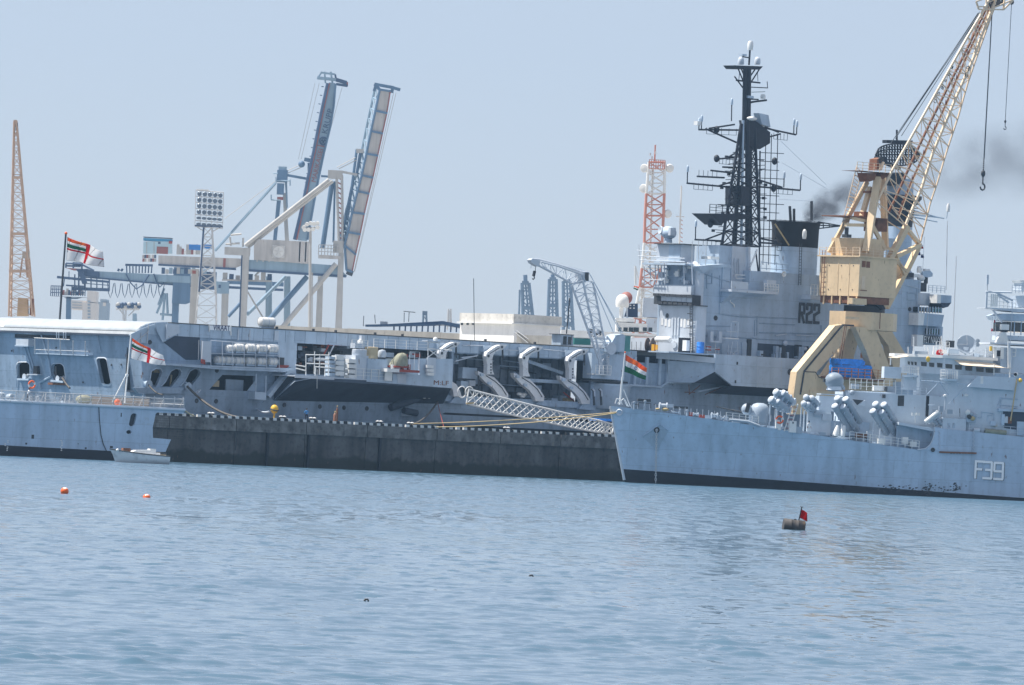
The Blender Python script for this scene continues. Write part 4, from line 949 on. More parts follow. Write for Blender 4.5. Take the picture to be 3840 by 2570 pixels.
def mast():
    """dark lattice mainmast with yards, platforms and aerials"""
    yc = 4.0;hw = 1.9
    P = lambda a,b,y=yc:CV.y(cG(a,b),y)
    legs_b = {(-1,-1):(575,1255),(1,-1):(800,1265),(-1,1):(640,1250),(1,1):(745,1255)}
    legs_t = {(-1,-1):(690,530),(1,-1):(768,535),(-1,1):(700,530),(1,1):(745,530)}
    lines = {}
    for k in legs_b:
        yb,ytp = (yc+k[1]*hw),yc+k[1]*0.7
        lines[k] = (P(*legs_b[k],yb),P(*legs_t[k],ytp));CV.rod('mast_leg',MASTM,lines[k][0],lines[k][1],0.2,8)
    N = 9;ks = [(-1,-1),(1,-1),(1,1),(-1,1)]
    for i in range(N+1):
        t = i/N;ring = [lines[k][0].lerp(lines[k][1],t) for k in ks];g = MB()
        for j in range(4):g.rod(ring[j],ring[(j+1) % 4],0.1,5)
        if i < N:
            nx = [lines[k][0].lerp(lines[k][1],(i+1)/N) for k in ks]
            for j in range(4):
                g.rod(ring[j],nx[(j+1) % 4],0.085,5);g.rod(ring[(j+1) % 4],nx[j],0.085,5)
        g.put('lattice_tier',MASTM,CV)
    for a,b in (((690,1255),(700,520)),((655,1250),(692,540)),((725,1250),(725,520)),((750,1255),(738,700))):CV.prod('mast_trunk',TOLE if a[0] == 690 else MASTM,cG,a,b,yc - 1.0,0.2 if a[0] != 725 else 0.32,n=8)
    # upper pole mast
    for a,b,r in (((706,530),(712,215),.3),((730,520),(733,215),.38),((720,520),(722,215),.2)):CV.prod('pole_mast',MASTM,cG,a,b,yc,r,n=8)
    MB().prism([P(655,197),P(818,203),P(800,222),P(672,218)],(0,2.6,0)).put('top_platform',MASTM,CV)
    for p,q in (((672,218),(705,300)),((795,222),(745,300)),((690,218),(712,270)),((770,222),(740,265))):CV.prod('platform_stay',MASTM,cG,p,q,yc+.6,0.1)
    for a in (687,784):MB().lathe([(0,0),(.42,0),(.45,.3),(.42,.75),(.25,1.05),(0,1.1)],P(a,192,yc+1),n=14).put('radome',GREYL,CV,smooth=50)
    CV.prod('topmast',MASTM,cG,(735,195),(741,105),yc+1,0.15)
    MB().lathe([(0,0),(.38,0),(.42,.3),(.42,1.0),(.28,1.3),(0,1.35)],P(742,108,yc+1),n=14).put('radome',WHITE,CV,smooth=50)
    CV.pbox('aerial_box',TOLE,cG,(697,130),(722,142),yc+.6,yc+1.4);CV.prod('aerial_arm',MASTM,cG,(697,146),(735,152),yc+1,0.09)
    # small upper yards
    for a,b,r in (((660,285),(800,300),.12),((650,262),(700,330),.1),((740,325),(845,330),.07),((845,330),(842,292),.06),((735,415),(838,402),.15),((735,395),(790,398),.1),((740,420),(800,405),.08),((680,235),(675,285),.05),((785,240),(788,290),.05),((750,355),(830,352),.04)):
        CV.prod('upper_yard',MASTM,cG,a,b,yc,r)
    CV.pbox('radar_box',TOLE,cG,(733,375),(763,392),yc - .6,yc+.6)
    MB().lathe([(0,0),(.32,0),(.4,.3),(.3,.65),(0,.7)],P(817,395),n=12).put('small_radome',WHITE,CV,smooth=50)
    # radar cabin block and slanted array
    CV.poly('radar_cabin',MASTM,cG,((712,520),(770,520),(860,590),(860,655),(800,690),(735,690)),yc - .9,1.3)
    CV.poly('radar_array',TOLE,cG,((795,478),(850,490),(862,560),(812,545)),yc - 1.2,1.2)
    MB().ball(P(752,510,yc - 1.6),.6,sz=(1.4,1,.5)).put('small_radome',WHITE,CV,smooth=60)
    CV.poly('mast_cabin',MASTM,cG,((690,905),(742,912),(738,1025),(690,1020)),yc - 1.9,3.4)
    CV.poly('mast_platform',MASTM,cG,((497,1068),(690,1070),(740,1075),(735,1100),(600,1110),(575,1135)),yc - 1.8,3.6)
    a,b = P(503,1066,yc - 1.8),P(690,1068,yc - 1.8);b.z = a.z;CV.rail('platform_rail',MASTM,a,b,6,1.25,0.06)
    # long yards with drop aerials
    yards = [((440,575),(680,578)),((480,570),(660,650)),((500,568),(650,545)),((800,560),(1010,605)),((830,560),(910,590)),((740,650),(920,600)),
             ((370,890),(640,915)),((560,905),(640,880)),((430,850),(590,858)),((780,910),(1035,932)),((790,870),(930,915)),((640,912),(790,915)),
             ((417,1222),(570,1230)),((480,1222),(580,1185)),((800,1215),(900,1235)),((800,1240),(975,1250)),((545,748),(650,740)),((580,795),(690,800)),((600,745),(660,710)),((510,815),(640,830)),((500,1130),(575,1135))]
    for p,q in yards:CV.prod('yard',MASTM,cG,p,q,yc - 0.4,0.13)
    for a,b,h in ((455,575,60),(440,575,45),(998,605,70),(1015,605,60),(632,525,110),(372,890,80),(940,915,70),(1037,932,75),(420,1222,90),(785,915,75),(765,1230,65)):
        o = CV.prod('aerial_mast',MASTM,cG,(a,b),(a+2,b - h),yc - .4,0.09)
        MB().lathe([(0,0),(.15,0),(.18,.25),(.18,.7),(.1,.95),(0,1)],P(a+2,b - h+15,yc - .4),n=10).put('drop_aerial',TOLE,o,smooth=50)
    for a,b in ((545,745),(508,1130),(886,760),(880,920),(545,575)):MB().ball(P(a,b,yc - .4),.42,sz=(1,1,1.3)).put('lamp_cluster',MASTM,CV,smooth=60)
    CV.pbox('yard_box',WHITE,cG,(433,525),(455,550),yc - .8,yc)
    rnd = random.Random(12)
    for k in range(46):
        b = rnd.uniform(560,1250);s = rnd.choice((-1,1));t = (b - 520)/740;e0 = (690 - 115*t) if s < 0 else (768+32*t);l = rnd.uniform(18,62)
        CV.prod('mast_spur',MASTM,cG,(e0 - s*20,b),(e0+s*l,b+rnd.uniform(-7,9)),yc - .6+rnd.uniform(0,1.2),.06,n=4)
        if k % 4 == 0:CV.pbox('mast_fitting',MASTM,cG,(e0+s*l - 5,b - 9),(e0+s*l+5,b+7),yc - .4,yc)
    # jackstays and foot-rope grids to the right and left of the mast
    g = MB()
    for x in (825,858,895):g.rod(P(x+10,600,yc),P(x - 8,1370,yc),0.06,4)
    g.put('jackstay',MASTM,CV)
    for k in range(13):
        b = 710+k*50;CV.prod('foot_rope',MASTM,cG,(800,b),(912 if k % 3 else 940,b+6),yc,0.055)
    for a0,a1,b in ((485,660,600),(410,520,925),(440,545,850),(465,565,1255),(880,960,630),(880,990,950),(900,1000,1285),(560,640,775)):
        m = MB();n = 5
        p0,p1 = P(a0,b,yc - .4),P(a1,b+8,yc - .4);m.rod(p0,p1,0.04,4)
        for k in range(n):q = p0.lerp(p1,k/(n - 1));m.rod(q,q+Vector((0,0,0.9)),0.035,4)
        m.put('foot_rope_net',MASTM,CV)
    # stays down to the funnel and forward mast
    for p,q in (((800,700),(795,1500)),((775,1290),(800,1500))):CV.prod('standing_stay',MASTM,cG,p,q,yc - 1,0.12)
    for p,q in (((920,640),(1190,900)),((930,770),(1190,920)),((910,985),(1100,995))):CV.prod('signal_halyard',TOLE,cG,p,q,yc,0.025)
    # cluster box on the lit house roof
    CV.pbox('roof_unit',WHITE,cG,(510,1320),(560,1340),1.0,3.0)
mast()

def radar_tower():
    """second mast: mesh search radar on a dark tower"""
    yc = 4.5;P = lambda a,b,y=yc:CV.y(cN(a,b),y)
    a0,a1 = P(890,1150),P(1090,1150);top = P(960,560).z;cx = (a0.x+a1.x)/2
    MB().lathe([(0,0),(2.6,0),(2.6,5.5),(2.1,6.0),(1.9,top - 26 - 1),(0,top - 26 - 1)],(cx,yc,26),n=20).put('radar_tower',GREY,CV,smooth=40)
    MB().lathe([(0,0),(2.0,0),(2.2,3.0),(3.2,4.2),(3.2,4.6),(0,4.6)],(cx,yc,top - 8),n=20).put('tower_top',MASTM,CV,smooth=40)
    CV.poly('radar_drive',MASTM,cN,((860,640),(900,590),(1060,570),(1060,700),(900,740)),yc - 1.5,3)
    # mesh reflector: curved grid of bars
    pts = lambda a:[(a,0)]
    n = 17;ribs = []
    for k in range(n):
        u = -1+2*k/(n - 1);ax = 975+u*282
        t = math.sqrt(max(0,1 - (abs(u) **2.6)));b0,b1 = 345 - 140*t,350+130*t
        dy = (1 - u*u)*2.2
        bow = [P(ax,b0+(b1 - b0)*s,yc - 1+dy+1.2*math.sin(math.pi*s)) for s in (0,.25,.5,.75,1)]
        ribs.append(bow);CV.tube('reflector_rib',MASTM,bow,0.12,5)
    for s in range(5):CV.tube('reflector_bar',MASTM,[r[s] for r in ribs],0.11,5)
    mid = MB()
    for k in range(n - 1):
        for s in range(4):
            mid.rod(ribs[k][s],ribs[k+1][s+1],0.05,4)
    mid.put('reflector_mesh',MASTM,CV)
    MB().beam(P(810,175,yc - 1.5),P(1138,182,yc - 1.5),1.0,0.45).put('iff_bar',MASTM,CV)
    CV.prod('iff_pole',MASTM,cN,(965,25),(965,160),yc - 1.5,0.16)
    CV.poly('feed_horn',MASTM,cN,((730,365),(840,370),(830,430),(730,425)),yc - 3.5,.9)
    CV.pbeam('feed_arm',MASTM,cN,(790,440),(1000,520),yc - 2.5,0.5)
    for p,q in (((1090,1105),(1500,1145)),((1190,1060),(1500,1145)),((1500,1145),(1568,1155)),((1120,1130),(1480,1200))):CV.prod('tower_yard',TOLE,cN,p,q,yc,0.1)
    CV.prod('yard_aerial',TOLE,cI,(955,1285),(965,1225),yc,0.08)
    MB().lathe([(0,0),(.25,0),(.28,.8),(.1,1.2),(0,1.2)],CV.y(cI(965,1245),yc),n=10).put('drop_aerial',WHITE,CV,smooth=50)
    for k in range(5):
        b = 870+k*50;CV.prod('tower_gallery_rail',MASTM,cN,(840,b),(1240,b+10),yc - 2.4,0.06)
    CV.pbox('tower_house',GREY,cJ,(940,130),(1100,420),1.0,7.0)
radar_tower()

def island_forward():
    """forward end: tower wall, bridge wings, flying-control windows and board"""
    P = lambda a,b,y:CV.y(cO(a,b),y)
    CV.pbox('forward_tower',GREY,cO,(-60,260),(165,1240),-0.05,8)
    for p,q in (((10,460),(10,570)),((10,460),(140,475)),((10,565),(140,575)),((140,475),(140,575)),((-20,350),(190,405)),((155,400),(130,1240)),((190,280),(180,460))):CV.prod('wall_pipe',GREYL if p[0] == -20 else TOLE,cO,p,q,-0.12,0.05)
    ring_scuttle(P(45,705,-0.1),0.25)
    def octo(name,m,pts,y,d,z0,z1):pass
    # upper wing: half-round pale tub with box end
    c = P(320,560,-1.0);za,zb = P(320,470,-1.0).z,P(320,650,-1.0).z
    r = (P(450,560,-1).x - P(195,560,-1).x)/2
    MB().lathe([(0,zb - za),(r*0.96,zb - za),(r,zb - za+.2),(r,0),(r*.95,0),(0,-0.1)],(c.x,1.2,za),n=28).put('upper_wing',GREYL,CV,smooth=40)
    CV.pbox('wing_light_box',WHITE,cO,(450,490),(500,620),-2.6,-1.0)
    CV.pbox('wing_outer',GREY,cO,(500,495),(655,620),-1.6,2)
    MB().prism(CV.ys(cO,((500,618),(655,612),(610,670),(540,690)),-1.6),(0,3,0)).put('wing_knee',UNDER,CV)
    # window strip
    CV.pbox('flying_control_windows',LGLASS,cO,(175,672),(520,762),-1.2,1.5)
    for k in range(9):CV.pbox('window_mullion',TOLE,cO,(172+k*42,670),(180+k*42,764),-1.3,-1.15)
    GT = mat('green glass',(0.06,0.25,0.24),0.1,var=0.2)
    for a in (380,425,458,490):CV.pbox('tinted_pane',GT,cO,(a,690),(a+24,742),-1.23,-1.19)
    CV.poly('lower_wing',GREY,cO,((250,762),(550,790),(515,965),(250,945)),-1.8,3)
    CV.poly('lower_wing_side',WHITE,cO,((172,760),(268,766),(245,945),(165,940)),-2.0,2)
    CV.pbox('bridge_windows',LGLASS,cO,(300,990),(500,1082),-1.3,1.5)
    for k in range(6):CV.pbox('window_mullion',TOLE,cO,(298+k*38,985),(306+k*38,1085),-1.4,-1.25)
    for a in (372,405,440):CV.pbox('tinted_pane',GT,cO,(a,1005),(a+20,1060),-1.33,-1.29)
    CV.pbox('bridge_base',GREY,cO,(165,940),(520,1240),-0.9,4)
    CV.pbox('slogan_board',BLACK,cO,(250,1092),(510,1215),-1.7,-1.55)
    q,r_ = P(255,1205,-1.73),P(505,1105,-1.73)
    text_mesh('slogan_lettering','FLY NAVY',WHITE,CV,q,(1,0,0),(0,0,1),(r_.z - q.z)*0.92,0.015,(r_.x - q.x)*0.98)
    CV.pbox('white_locker',WHITE,cO,(155,1080),(240,1255),-2.4,-1.2)
    CV.prod('long_whip_aerial',SILV,cO,(322,655),(290,1090),-2.6,0.05)
    CV.prod('long_whip_aerial',SILV,cI,(962,1300),(957,1568),-1,0.03)
    # optical director on the roof, light mast, rails
    MB().ball(P(210,250,0.5),.6,sz=(1,1,.8)).put('optical_director',WHITE,CV,smooth=50)
    CV.pbox('director_base',DARK,cO,(170,310),(290,450),0,1.5)
    CV.poly('radar_aerial',TOLE,cO,((235,150),(350,140),(385,180),(380,225),(310,240),(240,215)),0.5,0.5)
    CV.pbox('aerial_lamp',WHITE,cO,(275,112),(345,148),0.6,1.2);CV.pbox('aerial_base',DARK,cO,(280,225),(310,330),.7,1.1)
    MB().lathe([(0,0),(.35,0),(.4,.5),(.3,.9),(0,1)],P(185,170,1),n=12).put('small_radome',WHITE,CV,smooth=50)
    CV.pbox('roof_gear',WHITE,cO,(105,185),(190,240),.3,1.4);CV.pbox('roof_screen',DARK,cO,(10,165),(105,240),0.3,3)
    a,b = P(320,455,-1.0),P(560,480,-1.0);b.z = a.z;CV.rail('wing_rail',GREY,a,b,5,1.0,0.04)
    for p,q,y_ in (((1500,10),(1490,610),2),((1583,300),(1550,1070),1)):CV.prod('long_whip_aerial',SILV,cJ,p,q,y_,0.045)
    # deck continues forward
island_forward()

# ------------------------------------------------------------------ frigate with its bow to the left
FG = Fr('frigate','grey frigate with white number F39 on its side, bow to the left','warship',on_z((2344,1809)),math.radians(12))
LGREY = mat('frigate superstructure paint',(0.55,0.62,0.69),0.45,var=0.06,vscale=0.3,streak=0.12,rust=0.06,dirt=0.06)
CANI = mat('canister paint',(0.35,0.41,0.475),0.4,var=0.1,dirt=0.06)
ORNG = mat('orange buoy plastic',(0.85,0.13,0.02),0.45,var=0.1)
LN = 74.0
def f_wl(x):return float(np.interp(x,[0,5,12,20,30,42,55,74],[0.12,1.0,2.6,4.4,6.0,6.9,7.1,7.15]))
def f_dk(x):return float(np.interp(x,[0,3,8,15,24,34,44,74],[0.25,2.2,4.0,5.6,6.7,7.1,7.2,7.2]))
_sh = [(FG.y(f(a,b),y).x,FG.y(f(a,b),y).z) for f,a,b,y in ((cK,28,622,0),(cK,640,700,-4),(cK,1690,850,-6.4),(cL,560,832,-7),(cL,1030,900,-7.1),(cL,1400,952,-7.2))]
BOWX,BOWZ = _sh[0]
def sheer(x):return float(np.interp(x,[p[0] for p in _sh]+[80],[p[1] for p in _sh]+[_sh[-1][1]]))
def stem(z):return BOWX*max(z,0)/BOWZ+(0.25*-z if z < 0 else 0)
def f_pt(s,z):
    x0 = stem(z);x = x0+s*(LN - x0);xe = s*LN;t = max(0,min(1,z/max(sheer(x),1)))
    return Vector((x,-(f_wl(xe)+(f_dk(xe) - f_wl(xe))*t **1.5),z))
def f_boot(x):return float(np.interp(x,[0,55,80],[1.75,0.35,0.2]))
def hull_at(f,a,b,out=0.03):
    p = f(a,b);y = -3.0
    for _ in range(12):
        q = FG.y(p,y);x0 = stem(q.z);s = max(0,min(1,(q.x - x0)/(LN - x0)));y = f_pt(s,q.z).y - out
    return FG.y(p,y)
def frigate_hull():
    S = [0,.004,.012,.025,.045,.07,.1,.14,.18,.23,.28,.34,.4,.46,.52,.58,.64,.7,.8,.9,1.0]
    bt,up = [],[]
    for s in S:
        xe = s*LN;zb = f_boot(xe)
        bt.append([f_pt(s,-1.0+(zb+1.0)*k/4) for k in range(5)])
        # iterate so the top row lands on the sheer line
        zt_ = sheer(xe)
        for _ in range(4):zt_ = sheer(f_pt(s,zt_).x)
        up.append([f_pt(s,zb+(zt_ - zb)*k/10) for k in range(11)])
    mir = lambda r:[Vector((p.x,-p.y,p.z)) for p in r]
    hull = MB().loft(up,closed=False);hull.loft([mir(r) for r in up],closed=False)
    hull.loft([[r[-1],mir(r)[-1]] for r in up],closed=False);hull.add(up[-1]+mir(up[-1])[::-1],[tuple(range(22))]);hull.put('hull',HULLF,FG,smooth=30)
    b = MB().loft(bt,closed=False);b.loft([mir(r) for r in bt],closed=False);b.put('boot_topping',BLACK,FG,smooth=30)
    # stem bar
    FG.tube('stem_bar',GREYL,[Vector((stem(z) - 0.03,0,z)) for z in (0.3,2,4,6,8,BOWZ - 0.1)],0.2,8)
    # raised strake aft of the well
    zs = sheer(44);pts = FG.ys(cL,((1405,955),(1475,945),(1515,915),(1540,870),(1553,820),(1558,752),(1640,768),(2343,842)),-7.22)
    xr = 76.0;pts += [Vector((xr,-7.22,pts[-1].z - 0.1)),Vector((xr,-7.22,zs)),Vector((pts[0].x,-7.22,zs))]
    MB().prism(pts,(0,0.3,0)).put('raised_strake',HULLF,FG)
    FG.tube('strake_edge',GREYL,FG.ys(cL,((1405,955),(1475,945),(1515,915),(1540,870),(1553,820),(1558,752)),-7.2),0.09)
    # draught of dirt: number, anchor pocket, bow hawse, rubbing bar
    a,b_ = FG.y(cL(1886,1205),-7.25),FG.y(cL(2172,1055),-7.25);h_ = b_.z - FG.y(cL(2172,1218),-7.25).z
    Wd = (b_.x - a.x)
    for i,ch in enumerate('F39'):
        g = island.stroke(ch,a.x+[0.1,.345,.69][i]*Wd,0,Wd*[.24,.26,.27][i],h_ - 0.32,0.31)
        sh = MB();z0 = FG.y(cL(1886+i*95,1204+i*7),-7.25).z+0.12
        ys = [hull_at(cL,1890+i*95,1130).y,]
        sh.v = [(x+0.09,y - 7.19,z+z0 - 0.03) for x,y,z in g.v];sh.f = list(g.f)
        g.v = [(x,y - 7.235,z+z0) for x,y,z in g.v]
        sh.put('numeral_shadow_line',DARK,FG);g.put('pennant_numeral',mat('numeral white',(.92,.92,.92),.5,var=.03) if 'numeral white' not in MATS else MATS['numeral white'],FG)
    pk = [hull_at(cK,*p,out=0.05) for p in ((362,946),(545,815),(640,880),(560,1010),(525,1100))]
    MB().prism(pk,(0,0.12,0)).put('anchor_pocket',GREY,FG)
    FG.tube('pocket_lip',HULLF,[hull_at(cK,*p,out=0.1) for p in ((362,946),(545,815),(640,880))],0.09)
    hp = hull_at(cK,510,875,0.12)
    MB().lathe([(.22,0),(.36,0),(.4,-.12),(.3,-.2),(.22,-.1)],hp,(0,1,0.2),14).put('hawse_pipe',DARK,FG,smooth=40)
    # anchor chain hanging to the water, link by link
    top,bot = hull_at(cK,510,880,0.3),FG.y(cK(500,1440),hull_at(cK,510,880,0.3).y);nl = 24
    ch = Fr.rod(FG,'anchor_chain',SILV,top,top+Vector((0,0,0.2)),0.08)
    lk = [MB(),MB()]
    for j in range(2):
        ring = [Vector((math.cos(t)*0.12,0,math.sin(t)*0.21)) for t in [2*math.pi*k/8 for k in range(9)]]
        lk[j].tube([Vector((p.y,p.x,p.z)) if j else p for p in ring],0.045,4)
    os = [lk[0].put('chain_link',SILV,ch),lk[1].put('chain_link',SILV,ch)]
    for k in range(nl):
        o = os[k] if k < 2 else bpy.data.objects.new('chain_link',os[k % 2].data)
        if k > 1:COL.objects.link(o);o.parent = ch
        o.location = top.lerp(bot,k/nl)
    hb = hull_at(cK,108,692,0.05);hb.x += 0.2
    MB().lathe([(.3,0),(.42,0),(.5,-.12),(.4,-.24),(.3,-.12),(0,0.1)],hb,(0.6,1,0.1),16).put('bow_fairlead',GREYL,FG,smooth=40)
    FG.beam('boat_boom',RUST,hull_at(cL,1600,975,0.2),hull_at(cL,1925,985,0.2),0.2,0.22)
    for k in range(8):FG.rod('mooring_stain_ring',DARK,hull_at(cL,1700+k*26,978,.1),hull_at(cL,1703+k*26,990,.1),0.06)
    p = hull_at(cL,1540,955,0.08);p.y = -7.3;MB().lathe([(.14,0),(.28,0),(.3,-.1),(.18,-.14),(0,0)],p,(0,1,0),12).put('scupper',DARK,FG,smooth=40)
    for x0,zig in ((1600,0),(1900,5)):
        pts = [Vector((FG.y(cL(x0+(8 if k % 2 else -8),790+k*18),-7.35).x,-7.35,FG.y(cL(x0,790+k*18),-7.35).z)) for k in range(10)]
        FG.tube('hanging_rope',GREYL,pts,0.05,5)
    # deck edge coaming and rails near the bow
    for i in range(7):
        pass
frigate_hull()
def scuffs():
    rnd = random.Random(31);g = MB()
    for k in range(150):
        if k < 90:a,b = rnd.gauss(1430,190),1240+(rnd.gauss(1430,1) - 1100)*.1+rnd.gauss(25,22)
        else:a,b = rnd.choice((1490,1735,1500))+rnd.gauss(0,22),1300+rnd.gauss(0,30)
        c = hull_at(cL,a,b,.02);s = rnd.uniform(.04,.16);n = 6;ang = [2*math.pi*j/n+rnd.uniform(-.3,.3) for j in range(n)]
        g.add([c+Vector((math.cos(t)*s*rnd.uniform(.6,1.6),-.005,math.sin(t)*s*rnd.uniform(.4,1))) for t in ang],[tuple(range(n))])
    g.put('scuff_marks',DARK,FG,kind='stuff')
scuffs()

def tube_launcher(caps,tail,depth,name='missile_launcher',r=0.5):
    """four-tube launcher: caps = picture points of the front lids, tail = picture offset of the tube axis"""
    base = None
    L_ = None
    for i,(a,b) in enumerate(caps):
        y0 = -6.2 - (0.25 if i > 1 else 0)
        c = FG.y(cL(a,b),y0);t = FG.y(cL(a+tail[0],b+tail[1]),y0+depth);d = (t - c);n = d.normalized()
        m = MB().lathe([(0,0.02),(r*.7,0.0),(r*.97,.06),(r,.2),(r,.32),(r*.92,.36),(r*.92,d.length*.45),(r*.99,d.length*.45+.03),(r*.99,d.length*.45+.2),(r*.92,d.length*.45+.23),(r*.92,d.length - .1),(r*.8,d.length),(0,d.length)],c,n,18)
        o = m.put(name if base is None else 'launch_tube',CANI,FG if base is None else base,smooth=35)
        lid = MB().lathe([(0,-.16),(r*.4,-.13),(r*.7,-.07),(r*.9,-.01),(r*.9,0.05),(0,0.05)],c,n,18).put('tube_lid',GREYL,o if base is None else base,smooth=50)
        if base is None:base,L_ = o,d
        if i == 2:
            g = c+d*0.5;zd = sheer(g.x)
    # clamp frames that bind the four tubes
    P4 = [FG.y(cL(a,b),-6.2 - (0.25 if i > 1 else 0)) for i,(a,b) in enumerate(caps)]
    for t in (.18,.5,.82):
        q = [p+L_*t for p in P4]
        for i,j in ((0,1),(2,3),(0,2),(1,3)):
            d = (q[j] - q[i]).normalized()*r;n_ = L_.normalized();MB().beam(q[i] - d*1.05,q[j]+d*1.05,r*1.5,.09,up=L_).put('tube_clamp',TOLE,base)
    # cradle legs under the tubes
    c = FG.y(cL(*caps[2]),-6.2);mid = c+L_*0.35;end = c+L_*0.8;zd = sheer(mid.x)
    for q,s in ((mid,.5),(mid,-.5),(end,.5),(end,-.5)):
        MB().beam(q+Vector((s,0.3,-0.3)),Vector((q.x+s,q.y+0.5,zd - 0.1)),0.16).put('cradle_leg',LGREY,base)
    MB().box(mid.x - .9,end.x+.6,mid.y - .2,mid.y+1.2,zd - .02,zd+.3).put('cradle_base',LGREY,base)
    return base
tube_launcher(((158,442),(218,452),(115,508),(172,522)),(105,92),1.2)
tube_launcher(((425,490),(475,498),(405,545),(440,552)),(60,60),2.2,r=0.42)
tube_launcher(((700,497),(772,505),(678,565),(748,572)),(128,212),2.2)
tube_launcher(((1035,547),(1108,553),(1012,610),(1086,620)),(130,205),2.2)

def gun():
    c = FG.y(cK(1585,830),-4.2);top = FG.y(cK(1585,592),-4.2).z;zd = c.z;H_ = top - zd
    rx = (FG.y(cK(1695,700),-4.2).x - FG.y(cK(1475,700),-4.2).x)/2
    prof = [(0,0),(rx*.92,0),(rx*.94,.35),(rx,.4),(rx,H_*.45),(rx*.97,H_*.62),(rx*.86,H_*.8),(rx*.62,H_*.94),(rx*.3,H_*.995),(0,H_)]
    g = MB().lathe(prof,(c.x,-4.2,zd),n=28).put('gun_turret',CANI,FG,smooth=50)
    f1 = FG.y(cK(1438,650),-4.2)
    MB().ball((f1.x+0.25,-4.2,f1.z - 0.1),0.62,18,(1.15,1.5,1.25),10).put('gun_shield',CANI,g,smooth=60)
    MB().beam(FG.y(cK(1478,596),-5.0),FG.y(cK(1452,690),-5.0),0.32,0.5).put('shield_slot',DARK,g)
    MB().lathe([(0,0),(.13,0),(.13,1.2),(.09,1.25),(.075,3.2),(.1,3.22),(.1,3.5),(0,3.5)],FG.y(cK(1400,690),-4.2),FG.y(cK(1175,640),-4.2) - FG.y(cK(1400,690),-4.2),10).put('gun_barrel',DARK,g,smooth=40)
    MB().lathe([(0,-.1),(rx*1.12,-.1),(rx*1.12,.06),(0,.06)],(c.x,-4.2,zd),n=28).put('gun_base',LGREY,g)
    p = FG.y(cK(1658,722),-4.2 - rx*.8);MB().box(p.x - .12,p.x+.12,p.y - .1,p.y+.2,p.z - .12,p.z+.12).put('turret_hatch',WHITE,g)
gun()

